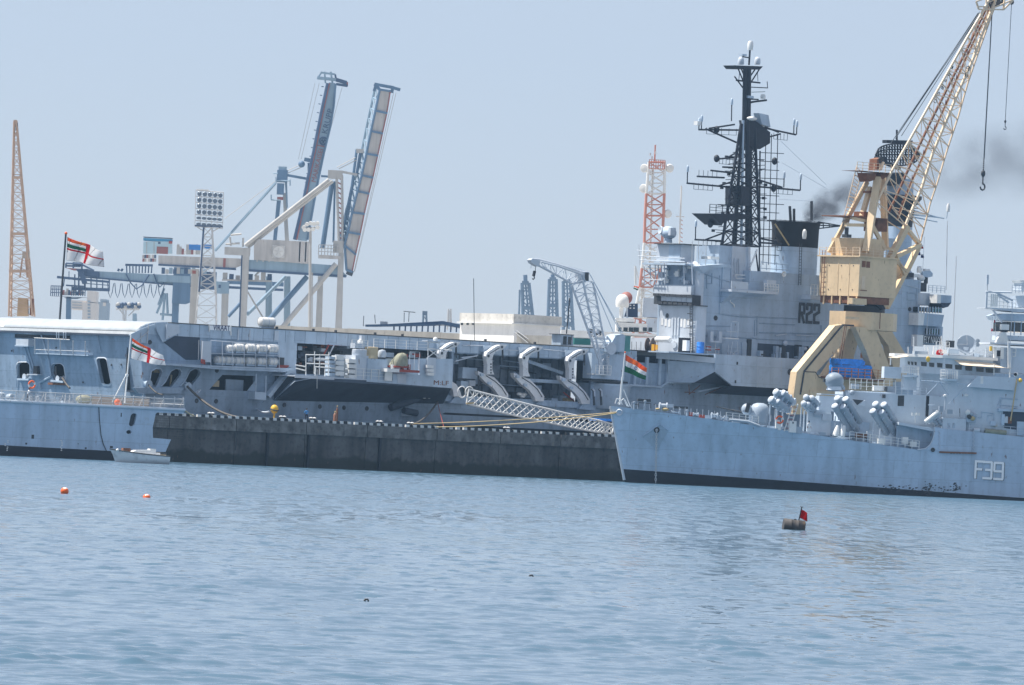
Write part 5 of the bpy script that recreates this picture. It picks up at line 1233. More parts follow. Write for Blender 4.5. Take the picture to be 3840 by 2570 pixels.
def deck_gear():
    rnd = random.Random(21)
    # jackstaff with stays at the stem head
    FG.prod('jackstaff',WHITE,cK,(178,70),(132,545),0.0,0.085);FG.prod('jackstaff_foot',WHITE,cK,(150,320),(122,610),0.0,0.11)
    FG.prod('staff_stay',WHITE,cK,(165,455),(235,630),-0.4,0.07);MB().ball(FG.y(cK(180,62),0),.12).put('staff_truck',ORNG,FG,smooth=60)
    for p,q in (((75,600),(92,545)),((92,545),(130,560)),((130,560),(150,610)),((100,600),(165,545)),((165,545),(200,625)),((180,560),(215,630))):FG.prod('stem_head_frame',WHITE,cK,p,q,-0.5,0.06)
    # capstans, reels, bollards, vents along the foredeck
    items = [(260,575,290,640,CANI,'deck_vent'),(375,560,400,650,CANI,'deck_post'),(315,548,450,566,DARK,'crane_arm'),(540,585,620,655,GREYL,'windlass'),(500,640,545,670,ROPEY,'rope_coil'),(560,640,640,680,ROPEY,'rope_coil'),
             (660,670,740,705,CANI,'reel'),(750,650,765,715,CANI,'bollard_post'),(815,660,845,715,CANI,'goose_neck_vent'),(860,690,890,725,REDP,'red_valve'),(890,690,950,730,CANI,'winch'),(965,715,1015,752,REDP,'fire_pump'),
             (1020,720,1080,760,CANI,'hatch_coaming'),(1085,690,1150,760,CANI,'winch'),(1150,720,1180,770,CANI,'deck_post'),(1185,730,1225,775,CANI,'roller'),(1225,725,1260,780,CANI,'deck_locker'),(690,625,840,640,DARK,'stowed_boom'),(600,600,690,625,GREYL,'stowed_hose'),
             (1310,770,1390,800,CANI,'hose_box'),(1700,720,1712,770,WHITE,'deck_light')]
    for a,b,c_,d,m_,nm in items:
        y0 = -2.0 - (a/1700)*3.2
        p,q = FG.y(cK(a,b),y0),FG.y(cK(c_,d),y0)
        if nm in ('reel','roller','winch','windlass'):
            r = (p.z - q.z)/2;MB().lathe([(0,0),(r,0),(r,.12),(r*.6,.15),(r*.6,q.x - p.x - .15),(r,q.x - p.x - .12),(r,q.x - p.x),(0,q.x - p.x)],(p.x,y0,(p.z+q.z)/2),(1,0,0),12).put(nm,m_,FG,smooth=40)
        elif nm in ('deck_post','bollard_post','goose_neck_vent','deck_vent'):
            h = p.z - q.z;r = max((q.x - p.x)/2,.12);MB().lathe([(0,-.3),(r*.6,-.3),(r*.6,h*.7),(r,h*.75),(r,h*.95),(0,h)],((p.x+q.x)/2,y0,q.z),n=10).put(nm,m_,FG,smooth=40)
        elif nm == 'rope_coil':
            MB().ball((p+q)/2,(q.x - p.x)/2,sz=(1,1,.45)).put(nm,m_,FG,smooth=60)
        else:FG.box(nm,m_,p.x,q.x,y0,y0+0.5,q.z - .2,p.z)
    # whaleback breakwater rail by the gun
    FG.ptube('breakwater',CANI,cK,((1270,770),(1340,775),(1470,790),(1590,835)),-6.0,0.2)
    a,b = FG.y(cK(1240,770),-5.8),FG.y(cK(1580,810),-5.8);FG.rail('guard_rail',WHITE,a,b,6,1.0,0.05)
    for p,q in (((320,590),(450,600)),((320,590),(322,640)),((450,600),(448,650)),((480,610),(690,640)),((270,605),(320,612))):FG.prod('guard_wire',DARK,cK,p,q,-2.5,0.05)
    for k in range(16):
        a = 250+k*62;b = 640+(a - 250)*0.108;y0 = hull_at(cK,a,b+12).y+.15
        p = FG.y(cK(a,b),y0);FG.rod('stanchion',GREYL,p+Vector((0,0,-.15)),p+Vector((0,0,.75)),0.035)
    # between the launchers: lockers, ladder, blast screen
    st = [FG.y(cK(1850,890),-6.4),FG.y(cK(1945,600),-5.8),FG.y(cK(1905,890),-6.4),FG.y(cK(1995,605),-5.8)]
    ld = MB().beam(st[0],st[1],.1,.14).put('red_ladder',WHITE,FG);MB().beam(st[2],st[3],.1,.14).put('ladder_stile',WHITE,ld)
    for k in range(13):
        t = (k+.5)/13;MB().beam(st[0].lerp(st[1],t),st[2].lerp(st[3],t),.16,.07).put('ladder_tread',REDP if k % 2 else WHITE,ld)
    FG.pbox('white_cabinet',WHITE,cK,(1908,780),(1975,905),-6.8,-6.0);FG.pbox('grey_cabinet',CANI,cK,(1978,840),(2035,915),-6.6,-6.0)
    p = FG.y(cK(1943,800),-6.82);FG.box('cabinet_label',DARK,p.x - .08,p.x+.08,-6.83,-6.79,p.z - .12,p.z+.12)
    FG.pbox('blast_screen',LGREY,cL,(440,600),(640,830),-4.6,-4.4);FG.pbox('side_house',GREY,cL,(470,690),(980,840),-4.4,-3.0)
    FG.pbox('screen_box',GREYL,cL,(575,640),(655,700),-5.0,-4.6);FG.pbox('screen_box',CANI,cL,(500,635),(560,660),-5.0,-4.6)
    # two white hooded canisters on the side deck
    for a in (685,742):
        q0,q1 = FG.y(cL(a,838),-6.6),FG.y(cL(a+22,742),-6.4)
        MB().tube([q0,q0.lerp(q1,.3),q0.lerp(q1,.6),q1],[.42,.4,.34,.18],12).put('decoy_canister',WHITE,FG,smooth=50)
    # side deck rails to the well and fittings
    zA = sheer(30)
    for (a0,b0),(a1,b1),n in (((810,858),(1050,895),5),((1050,895),(1420,948),7)):
        a,b = FG.y(cL(a0,b0),-7.0),FG.y(cL(a1,b1),-7.0);a.z = sheer(a.x);b.z = sheer(b.x);FG.rail('guard_rail',WHITE,a,b,n,1.15,0.05)
    for a,b,c_,d,m_ in ((968,790,1005,890,CANI),(1065,852,1125,900,WHITE),(1278,842,1325,905,WHITE),(550,800,600,830,CANI),(870,810,970,850,RUST),(1345,880,1400,930,WHITE)):
        FG.pbox('deck_locker',m_,cL,(a,b),(c_,d),-6.8,-6.0)
deck_gear()

def superstructure():
    Y = lambda f,a,b,y:FG.y(f(a,b),y)
    zA = sheer(45) - .3
    # forward deckhouse: lit front, shaded side
    xa,xb = Y(cL,800,500,-4.2).x,Y(cL,1205,600,-5.8).x;xc = Y(cL,1488,600,-6.2).x
    zt = Y(cL,1205,462,-5.8).z
    MB().prism([Vector((xa,-3.0,zA)),Vector((xb,-4.7,zA)),Vector((xc+8,-4.7,zA)),Vector((xc+8,6.2,zA)),Vector((xb,6.2,zA)),Vector((xa,3,zA))],(0,0,zt - zA)).put('forward_deckhouse',LGREY,FG)
    FG.pbox('deckhouse_front_box',LGREY,cL,(800,432),(1205,560),-3.3,-1.5)
    FG.poly('blast_deflector',DARK,cL,((840,510),(935,520),(880,560)),-4.6,.3);FG.poly('blast_deflector',LGREY,cL,((885,560),(945,520),(945,570)),-4.7,.3)
    MB().ball(Y(cL,832,452,-3.4),.36).put('deckhouse_light',CANI,FG,smooth=60)
    FG.pbox('door',DARK,cL,(1104,468),(1126,500),-4.8,-4.2);FG.pbox('vent_cap',DARK,cL,(1122,400),(1142,440),-3.2,-2.8)
    for k in range(5):FG.pbox('louvre',DARK,cL,(1237+k*11,478),(1243+k*11,570),-4.76,-4.69)
    FG.pbox('deckhouse_pipe',BLACK,cL,(1488,480),(1503,665),-6.5,-6.2)
    FG.pbox('signal_box',WHITE,cL,(1363,628),(1392,655),-6.6,-6.2);FG.pbox('signal_box',WHITE,cL,(1400,628),(1430,655),-6.6,-6.2);FG.prod('box_post',WHITE,cL,(1385,655),(1387,715),-6.4,.06)
    a,b = Y(cL,1245,710,-6.9),Y(cL,1550,770,-6.9)
    MB().prism([a,b,b+Vector((0,1.5,0)),a+Vector((0,1.5,0))],(0,0,-.35)).put('side_gangway_deck',LGREY,FG)
    FG.pbox('well_bulkhead',GREY,cL,(1225,740),(1548,955),-5.6,-5.4)
    FG.prod('torpedo_tube',WHITE,cL,(1475,710),(1590,620),-7.0,.28,n=12);FG.prod('torpedo_tube',GREYL,cL,(1500,715),(1600,640),-6.6,.28,n=12)
    for k in range(7):MB().ball(Y(cL,1545+k*14,690+(k % 3)*18,-6.6),.3).put('deck_fitting',CANI,FG,smooth=60)
    a,b = Y(cL,1215,470,-5.9),Y(cL,1485,470,-5.9);b.z = a.z;FG.rail('roof_rail',GREYL,a,b,6,1.1,.05)
    a,b = Y(cL,810,400,-2.5),Y(cL,1210,430,-2.5);a.z = b.z = Y(cL,1000,432,-2.5).z;FG.rail('roof_rail',WHITE,a,b,9,1.5,.05)
    FG.pbox('roof_locker',WHITE,cL,(1025,388),(1125,440),-2.6,-1.8);FG.pbox('roof_locker',CANI,cL,(1140,395),(1210,455),-2.6,-1.8)
    FG.pbox('roof_locker',CANI,cL,(830,372),(895,420),-2.4,-1.8)
    # ball-shaped fire-control radar
    p = Y(cL,676,350,-2.0);d = MB().ball(p,1.22,22,(1.05,1,.95),14).put('radar_ball',mat('radar ball paint',(.24,.30,.36),.5),FG,smooth=60)
    MB().lathe([(0,0),(1.1,0),(.95,.5),(.8,1.2),(0,1.2)],Y(cL,676,430,-2.0),n=16).put('radar_pedestal',LGREY,d,smooth=40)
    FG.pbox('radar_platform',LGREY,cL,(560,460),(760,478),-3.2,-.8);FG.pbox('platform_house',LGREY,cL,(545,478),(800,620),-2.8,-1.0)
    for k in range(6):FG.pbox('radar_fitting',CANI,cL,(700+k*10,365+(k % 3)*16),(725+k*9,392+(k % 3)*18),-2.6,-2.2)
    FG.pbox('radar_bracket',DARK,cL,(585,330),(612,360),-2.2,-1.6)
    # main bridge block: big chamfered front, shaded near side
    zc = Y(cL,1500,760,-5.0).z;zbr = Y(cL,1900,330,-6.8).z
    x1,x2 = Y(cL,1405,500,-0.6).x,Y(cL,1895,500,-6.6).x
    xE = 78.0
    plan = [(x1,-1.5),(x1+(x2 - x1)*.5,-4.7),(x2,-6.6),(xE,-6.6),(xE,6.6),(x2,6.6),(x1,1.5)]
    MB().prism([Vector((x,y,zc - 1.5)) for x,y in plan],(0,0,zbr - zc+1.5)).put('bridge_block',LGREY,FG)
    # bridge wing level, projecting over the side
    zw1 = Y(cL,1970,305,-7.2).z;zw0 = Y(cL,2270,432,-7.2).z
    xw0,xw1 = Y(cL,1935,350,-7.2).x,Y(cL,2282,380,-7.2).x
    MB().prism([Vector((x,y,zbr - .05)) for x,y in ((x1 - .1,-1.6),(x1+(x2 - x1)*.5,-4.85),(x2,-6.8),(xw0,-7.25),(xw1,-7.25),(xw1,6),(x1,1.6))],(0,0,zw1 - zbr+.05)).put('bridge_wing',LGREY,FG)
    FG.poly('wing_bulwark',LGREY,cL,((1935,305),(2282,322),(2275,435),(1850,400)),-7.3,.6)
    FG.pbox('wing_window',DARK,cL,(1985,310),(2068,378),-7.34,-7.28);FG.pbox('wing_window_frame',WHITE,cL,(1963,306),(1984,376),-7.36,-7.27)
    # wheelhouse with a row of windows
    zh = Y(cL,1900,160,-5.6).z
    hx1,hx2 = Y(cL,1290,200,-1.0).x,Y(cL,1640,230,-5.6).x
    whp = [(hx1,-1.2),(hx2,-5.6),(xw1 - 3,-5.6),(xw1 - 3,5.6),(hx2,5.6),(hx1,1.2)]
    MB().prism([Vector((x,y,zw1 - .02)) for x,y in whp],(0,0,zh - zw1)).put('wheelhouse',LGREY,FG)
    def on_chamfer(f,a,b,out=0.03):
        """picture point -> wheelhouse wall"""
        p = f(a,b);y = -5.6 - out;q = FG.y(p,y)
        if q.x < hx2:
            for _ in range(20):
                q = FG.y(p,y);y = -1.2 - out+(min(max(q.x,hx1),hx2) - hx1)/(hx2 - hx1)*-4.4
            q = FG.y(p,y)
        return q
    wins = [(1320,175,1342,208),(1350,178,1372,212),(1380,180,1402,214),(1437,180,1490,222),(1508,187,1555,228),(1578,190,1628,234),(1652,200,1715,243),(1735,207,1798,252),(1826,215,1890,262),(1922,228,1990,272),(2005,235,2075,280)]
    for a,b,c_,d in wins:
        q = [on_chamfer(cL,a,b),on_chamfer(cL,c_,b+5),on_chamfer(cL,c_ - 3,d),on_chamfer(cL,a+3,d - 5)]
        fr = [on_chamfer(cL,a - 7,b - 7,.012),on_chamfer(cL,c_+7,b - 2,.012),on_chamfer(cL,c_+5,d+6,.012),on_chamfer(cL,a - 5,d+1,.012)]
        o = MB().prism(fr,(0.02,.06,0)).put('bridge_window',GREYL,FG);MB().prism(q,(0.02,.04,0)).put('pane',LGLASS,o)
    # roof slab and awning
    rz = Y(cL,1600,150,-6).z
    q = [Y(cL,1150,140,-1.0),Y(cL,1330,118,-3.4),Y(cL,1520,132,-6.0),Y(cL,1780,168,-6.3),Y(cL,1760,205,-6.35),Y(cL,1530,172,-6.1),Y(cL,1400,150,-4.5),Y(cL,1300,150,-3.0)]
    MB().prism([Vector((x,y,zh - .02)) for x,y in ((hx1 - 1.5,-1.4),(hx2 - .4,-6.1),(xw1 - 2.5,-6.1),(xw1 - 2.5,6.1),(hx2,6.1),(hx1 - 1.5,1.4))],(0,0,.38)).put('bridge_roof',WHITE,FG)
    CAN = mat('cream awning canvas',(0.68,0.58,0.45),0.8,var=0.1)
    aw = [Y(cL,1170,140,-1.5),Y(cL,1750,165,-6.2),Y(cL,2040,195,-7.2),Y(cL,2250,240,-7.4),Y(cL,1960,215,-6.2)]
    for nm,a0 in (('awning',((1760,165),(2090,205),(2250,240),(1900,222))),):
        p = [Y(cL,1730,165,-5.8),Y(cL,2085,196,-5.8),Y(cL,2250,240,-7.6),Y(cL,1850,215,-7.4)]
        m = MB();n = 6;rows = [[p[0].lerp(p[1],k/n).lerp(p[3].lerp(p[2],k/n),j/4)+Vector((0,0,-.22*math.sin(math.pi*j/4)*(1 - .3*(k % 2)))) for k in range(n+1)] for j in range(5)]
        m.loft(rows,closed=False);m.loft([[v+Vector((0,0,.02)) for v in r] for r in rows],closed=False);m.put(nm,CAN,FG,smooth=60)
    p = [Y(cL,1150,140,-2.2),Y(cL,1310,118,-2.2),Y(cL,1330,132,-4.5),Y(cL,1230,145,-4.0)]
    MB().prism(p,(0,0,-.06)).put('awning_fore',CAN,FG)
    for a,b,c_,d in ((2080,205,2078,300),(2222,60,2218,320),(2205,0,2205,240),(1172,145,1170,210)):FG.prod('awning_post',WHITE,cL,(a,b),(c_,d),-6.9,.09)
    # half-round lookout platforms with rails, casting their shade on the chamfer
    for (a,b,w_,h_) in ((1682,330,75,58),(1345,298,70,52)):
        y0 = -6.0 if a > 1500 else -3.6
        c = Y(cL,a,b,y0);r = (Y(cL,a+w_,b,y0).x - c.x);r = max(r,1.0)
        o = MB().lathe([(0,-.28),(r*.93,-.28),(r,-.12),(r,0),(0,0)],c,n=24).put('lookout_platform',LGREY,FG,smooth=40)
        g = MB();n = 12
        for k in range(n):
            t = math.pi+math.pi*k/(n - 1);t2 = math.pi+math.pi*(k+1)/(n - 1)
            v = c+Vector((math.cos(t)*r,math.sin(t)*r,0));v2 = c+Vector((math.cos(t2)*r,math.sin(t2)*r,0));g.rod(v,v+Vector((0,0,1.15)),.035,4)
            if k < n - 1:
                for hh in (.4,.78,1.15):g.rod(v+Vector((0,0,hh)),v2+Vector((0,0,hh)),.03,4)
        g.put('platform_rail',WHITE,o)
        FG.pbox('lookout_support',LGREY,cL,(a - w_*.8,b+4),(a+w_*.75,b+130),y0+.2,y0+1.5) if a < 1500 else None
    # boxes, pipes, braces on the bridge front
    FG.pbox('bridge_front_box',LGREY,cL,(1118,222),(1262,330),-3.2,-1.8);FG.pbox('box_handle',TOLE,cL,(1170,240),(1240,247),-3.26,-3.2)
    for p,q in (((1490,470),(1600,355)),((1600,355),(1680,470)),((1680,555),(1820,410)),((1425,345),(1590,355)),((1600,360),(1700,375)),((1750,370),(1860,382)),((1655,480),(1650,620)),((1500,560),(1560,562))):
        FG.prod('brace',GREY,cL,p,q,-6.7,.05)
    for a,b in ((1430,335),(1480,340),(1545,345),(1610,350),(1760,380),(1835,378),(1862,375)):FG.prod('stay_peg',GREY,cL,(a,b),(a,b+18),-6.7,.06)
    for a,b in ((1648,490),(1835,485)):MB().lathe([(0,0),(.24,0),(.28,.22),(0,.36)],Y(cL,a,b,-6.8),n=12).put('wall_lamp',WHITE,FG,smooth=50)
    FG.prod('wall_pipe',GREYL,cL,(1652,495),(1648,620),-6.75,.08)
    for a,b,c_,d in ((1545,600,1590,640),(1670,600,1715,640),(1600,570,1630,620)):FG.pbox('bridge_fitting',CANI,cL,(a,b),(c_,d),-7.0,-6.6)
    # lower house below the bridge, lit curve
    FG.pbox('lower_house',LGREY,cL,(1630,675),(1830,800),-6.9,-6.0)
    for a in (1672,1715):FG.pbox('house_panel',TOLE,cL,(a,718),(a+22,765),-6.93,-6.88)
    for k in range(5):FG.prod('roof_stanchion',GREYL,cL,(1640+k*45,630),(1640+k*45,675),-6.8,.045)
    FG.prod('roof_stanchion',DARK,cL,(1778,590),(1778,668),-6.8,.05)
    # gun-like twin launcher at the side
    for k in range(5):MB().ball(Y(cL,1850+k*14,625+(k*37) % 60,-7.0),.36).put('decoy_mount',(WHITE,DARK,CANI,ROPEY,CANI)[k],FG,smooth=60)
    FG.pbox('decoy_base',GREY,cL,(1840,670),(1920,715),-7.0,-6.6)
    # near side: pipes, doors, fans, stowage
    rnd = random.Random(8)
    for a,b,c_,d,m_ in ((2172,660,2200,720,GREYL),(2205,665,2235,725,RUST),(2235,670,2262,705,DARK),(2050,700,2095,745,TOLE),(2085,735,2110,750,ROPEY),(2165,590,2343,605,TOLE),(2150,640,2170,740,TOLE),(2285,705,2343,830,TOLE)):
        FG.pbox('side_fitting',m_,cL,(a,b),(c_,d),-7.0,-6.6)
    FG.box('side_platform',TOLE,Y(cL,2120,590,-7.2).x,70,-7.2,-6.5,Y(cL,2120,600,-7.2).z - .2,Y(cL,2120,590,-7.2).z)
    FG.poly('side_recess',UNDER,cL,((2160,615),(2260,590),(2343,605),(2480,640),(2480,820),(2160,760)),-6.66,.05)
    for pts in (((1945,670),(1970,670),(1970,620),(2080,635),(2080,700)),((2020,700),(2025,650),(2060,650)),((2130,610),(2145,500),(2290,510)),((2140,560),(2290,575)),((2110,570),(2140,490))):FG.ptube('side_pipe',TOLE,cL,pts,-6.7,.05)
    FG.prod('accommodation_ladder',ROPEY,cL,(2225,700),(2282,330),-7.4,.09)
    FG.prod('rolled_net',TARP,cL,(2000,790),(2185,805),-7.0,.34,n=10)
    FG.prod('fog_lamp',WHITE,cL,(2262,292),(2285,294),-7.2,.3,n=14);MB().lathe([(0,0),(.22,0),(.22,-.03),(0,-.03)],Y(cL,2268,292,-7.6),(0,1,0),14).put('fog_lamp_glass',BLACK,FG)
    a,b = Y(cL,1860,790,-7.1),Y(cL,2343,835,-7.1);FG.rail('guard_rail',GREYL,a,b,9,1.1,.045)
    p = Y(cL,1925,782,-7.0);MB().lathe([(0,-.4),(.32,-.4),(.32,.4),(0,.4)],p,(1,0,0),14).put('small_drum',GREYL,FG,smooth=40)
    MB().ball(Y(cL,2310,343,-7.5),.3).put('yellow_lamp',mat('amber plastic',(.8,.5,.05),.4),FG,smooth=60)
    MB().ball(Y(cL,1500,158,-6.35),.3,sz=(1,.4,1.3)).put('amber_lamp',MATS['amber plastic'],FG,smooth=60)
    # roof: red loudhailer, dish, aerials, gear
    q = Y(cL,1602,105,-3.0);REDB = mat('signal red',(0.7,0.015,0.02),.4,var=.05)
    MB().lathe([(.12,1.0),(.2,.5),(.48,0),(.5,-.06),(.44,-.02),(0,.5)],q,(0.1,1,0.05),20).put('siren_horn',REDB,FG,smooth=40)
    MB().lathe([(0,.55),(.05,.55),(.1,.5),(0,-.1)],q,(0.1,1,0.05),10).put('siren_core',MATS['signal red'],FG)
    c = Y(cO,880,1225,-2.5);r = 1.3
    ds = MB().lathe([(0,.42),(r*.35,.36),(r*.7,.2),(r,0),(r*1.02,-.03),(r,-.05),(r*.7,.15),(r*.3,.3),(0,.35)],c,(0.12,1,-0.28),28).put('satellite_dish',CANI,FG,smooth=60)
    MB().beam(c+Vector((-r,0,0)),c+Vector((0,-.35,-.05)),.06).put('dish_feed_arm',SILV,ds);MB().beam(c+Vector((0,.1,.1+r*.9)),c+Vector((0,-.35,0)),.05).put('dish_feed_arm',SILV,ds)
    MB().lathe([(0,-1.9),(.12,-1.9),(.12,-.9),(.5,-.8),(.5,-.3),(0,-.3)],c+Vector((0,.4,0)),n=12).put('dish_pedestal',LGREY,ds)
    for dx,dz in ((1.55,.55),(1.55,.05)):MB().lathe([(.1,0),(.26,0),(.3,-.08),(.2,-.1),(0,.1)],c+Vector((dx,.1,dz)),(0,1,0),14).put('signal_lamp',CANI,ds,smooth=40)
    FG.pbox('dark_unit',DARK,cO,(605,1165),(700,1270),-2.6,-1.6);FG.prod('whip_aerial',SILV,cO,(730,0),(680,1150),-2.0,.045)
    for a,b,c_,d,m_ in ((625,1290,770,1365,TOLE),(640,1370,770,1430,CANI),(780,1375,970,1450,CANI),(1010,1355,1070,1420,TOLE),(1080,1380,1130,1440,CANI),(120,1320,310,1370,CANI),(540,1300,590,1360,WHITE),(1160,1420,1190,1460,REDP),(970,1400,1010,1450,TOLE)):
        FG.pbox('roof_unit',m_,cO,(a,b),(c_,d),-3.6,-2.4)
    for a,b in (((20,1260),(25,1350)),((105,1110),(100,1350)),((310,1255),(315,1370)),((400,1240),(385,1370)),((512,1100),(505,1370)),((265,1230),(275,1310)),((615,1280),(610,1400))):FG.prod('roof_post',WHITE,cO,a,b,-3.0,.07)
    a,b = Y(cO,430,1345,-3.4),Y(cO,620,1375,-3.4);b.z = a.z;FG.rail('roof_rail',WHITE,a,b,5,1.5,.05)
    a,b = Y(cO,940,1420,-3.4),Y(cO,1380,1480,-3.4);b.z = a.z;FG.rail('roof_rail',GREYL,a,b,8,1.1,.04)
    # mast house at the right edge with platforms and dark windows
    FG.pbox('mast_house',LGREY,cO,(1390,1265),(2600,1700),-4.6,3)
    FG.pbox('mast_house_roof',GREYL,cO,(1225,1215),(2600,1262),-5.2,3)
    FG.pbox('mast_house_upper',LGREY,cO,(1480,1090),(2600,1214),-4.4,3);FG.pbox('ops_windows',LGLASS,cO,(1475,890),(2600,1089),-4.0,2.6)
    for a in (1580,1680):FG.pbox('window_mullion',TOLE,cO,(a,890),(a+6,1089),-4.04,-3.98)
    FG.poly('upper_visor',TOLE,cO,((1340,800),(1420,770),(2600,800),(2600,888),(1540,880),(1380,860)),-4.6,6)
    FG.poly('upper_platform',GREYL,cO,((1180,690),(1300,705),(1590,745),(2600,790),(2600,760),(1600,700),(1180,680)),-5.0,5)
    for p,q in (((1160,450),(1540,460)),((1180,450),(1165,700)),((1270,720),(1400,900)),((1310,460),(1560,580)),((1340,500),(1500,610))):FG.prod('platform_truss',GREYL,cO,p,q,-4.9,.14)
    a,b = Y(cO,1180,685,-4.9),Y(cO,1600,730,-4.9);FG.rail('platform_rail',WHITE,a,b,8,1.5,.05)
    g = Y(cO,1185,445,-4.9);FG.prod('aerial_mast',SILV,cO,(1185,450),(1188,290),-4.9,.06);FG.prod('aerial_head',GREYL,cO,(1185,340),(1190,200),-4.9,.18)
    for k in range(4):FG.pbox('ladder_panel',WHITE,cO,(1240+k*28,480+k*4),(1250+k*28,670),-5.0,-4.9)
    for k in range(6):FG.pbox('ladder_step',WHITE,cO,(1280,500+k*28),(1330,510+k*28),-5.0,-4.9)
    FG.pbox('white_sensor',WHITE,cO,(1395,925),(1505,1012),-5.4,-4.6);FG.pbox('sensor_neck',BLACK,cO,(1395,1015),(1485,1045),-5.2,-4.7)
    FG.poly('sensor_pedestal',WHITE,cO,((1400,1045),(1460,1045),(1500,1180),(1510,1215),(1310,1215),(1330,1150)),-5.1,.8)
    FG.pbox('roof_tower',LGREY,cO,(1690,290),(2200,460),-3,1);FG.poly('roof_tower_visor',WHITE,cO,((1660,280),(2200,250),(2200,300),(1690,320)),-3.3,4)
    FG.poly('upper_house',LGREY,cO,((1600,510),(2400,480),(2400,690),(1640,680)),-4.2,4)
    a,b = Y(cO,1545,470,-4),Y(cO,1700,465,-4);b.z = a.z;FG.rail('roof_rail',GREYL,a,b,4,1.1,.05)
    for a,b in (((1510,1200),(1500,1560)),((1560,600),(1520,1200)),((1545,1290),(1530,1560))):FG.prod('pipe_mast',GREYL,cO,a,b,-5.0,.13 if a[0] != 1560 else .05)
    for p,q in (((1560,1285),(1610,1285)),((1610,1285),(1600,1400)),((1555,1400),(1600,1400)),((1558,1340),(1605,1340))):FG.prod('window_guard',WHITE,cO,p,q,-5.0,.06)
    FG.pbox('wall_post',WHITE,cO,(1285,1262),(1320,1440),-4.9,-4.6);FG.pbox('wall_post',WHITE,cO,(1385,1270),(1425,1440),-4.9,-4.6);FG.pbox('dark_gear',BLACK,cO,(1325,1310),(1375,1400),-4.9,-4.6)
    FG.prod('yellow_flare_box',MATS['amber plastic'],cO,(1240,1250),(1238,1320),-5.2,.2)
superstructure()

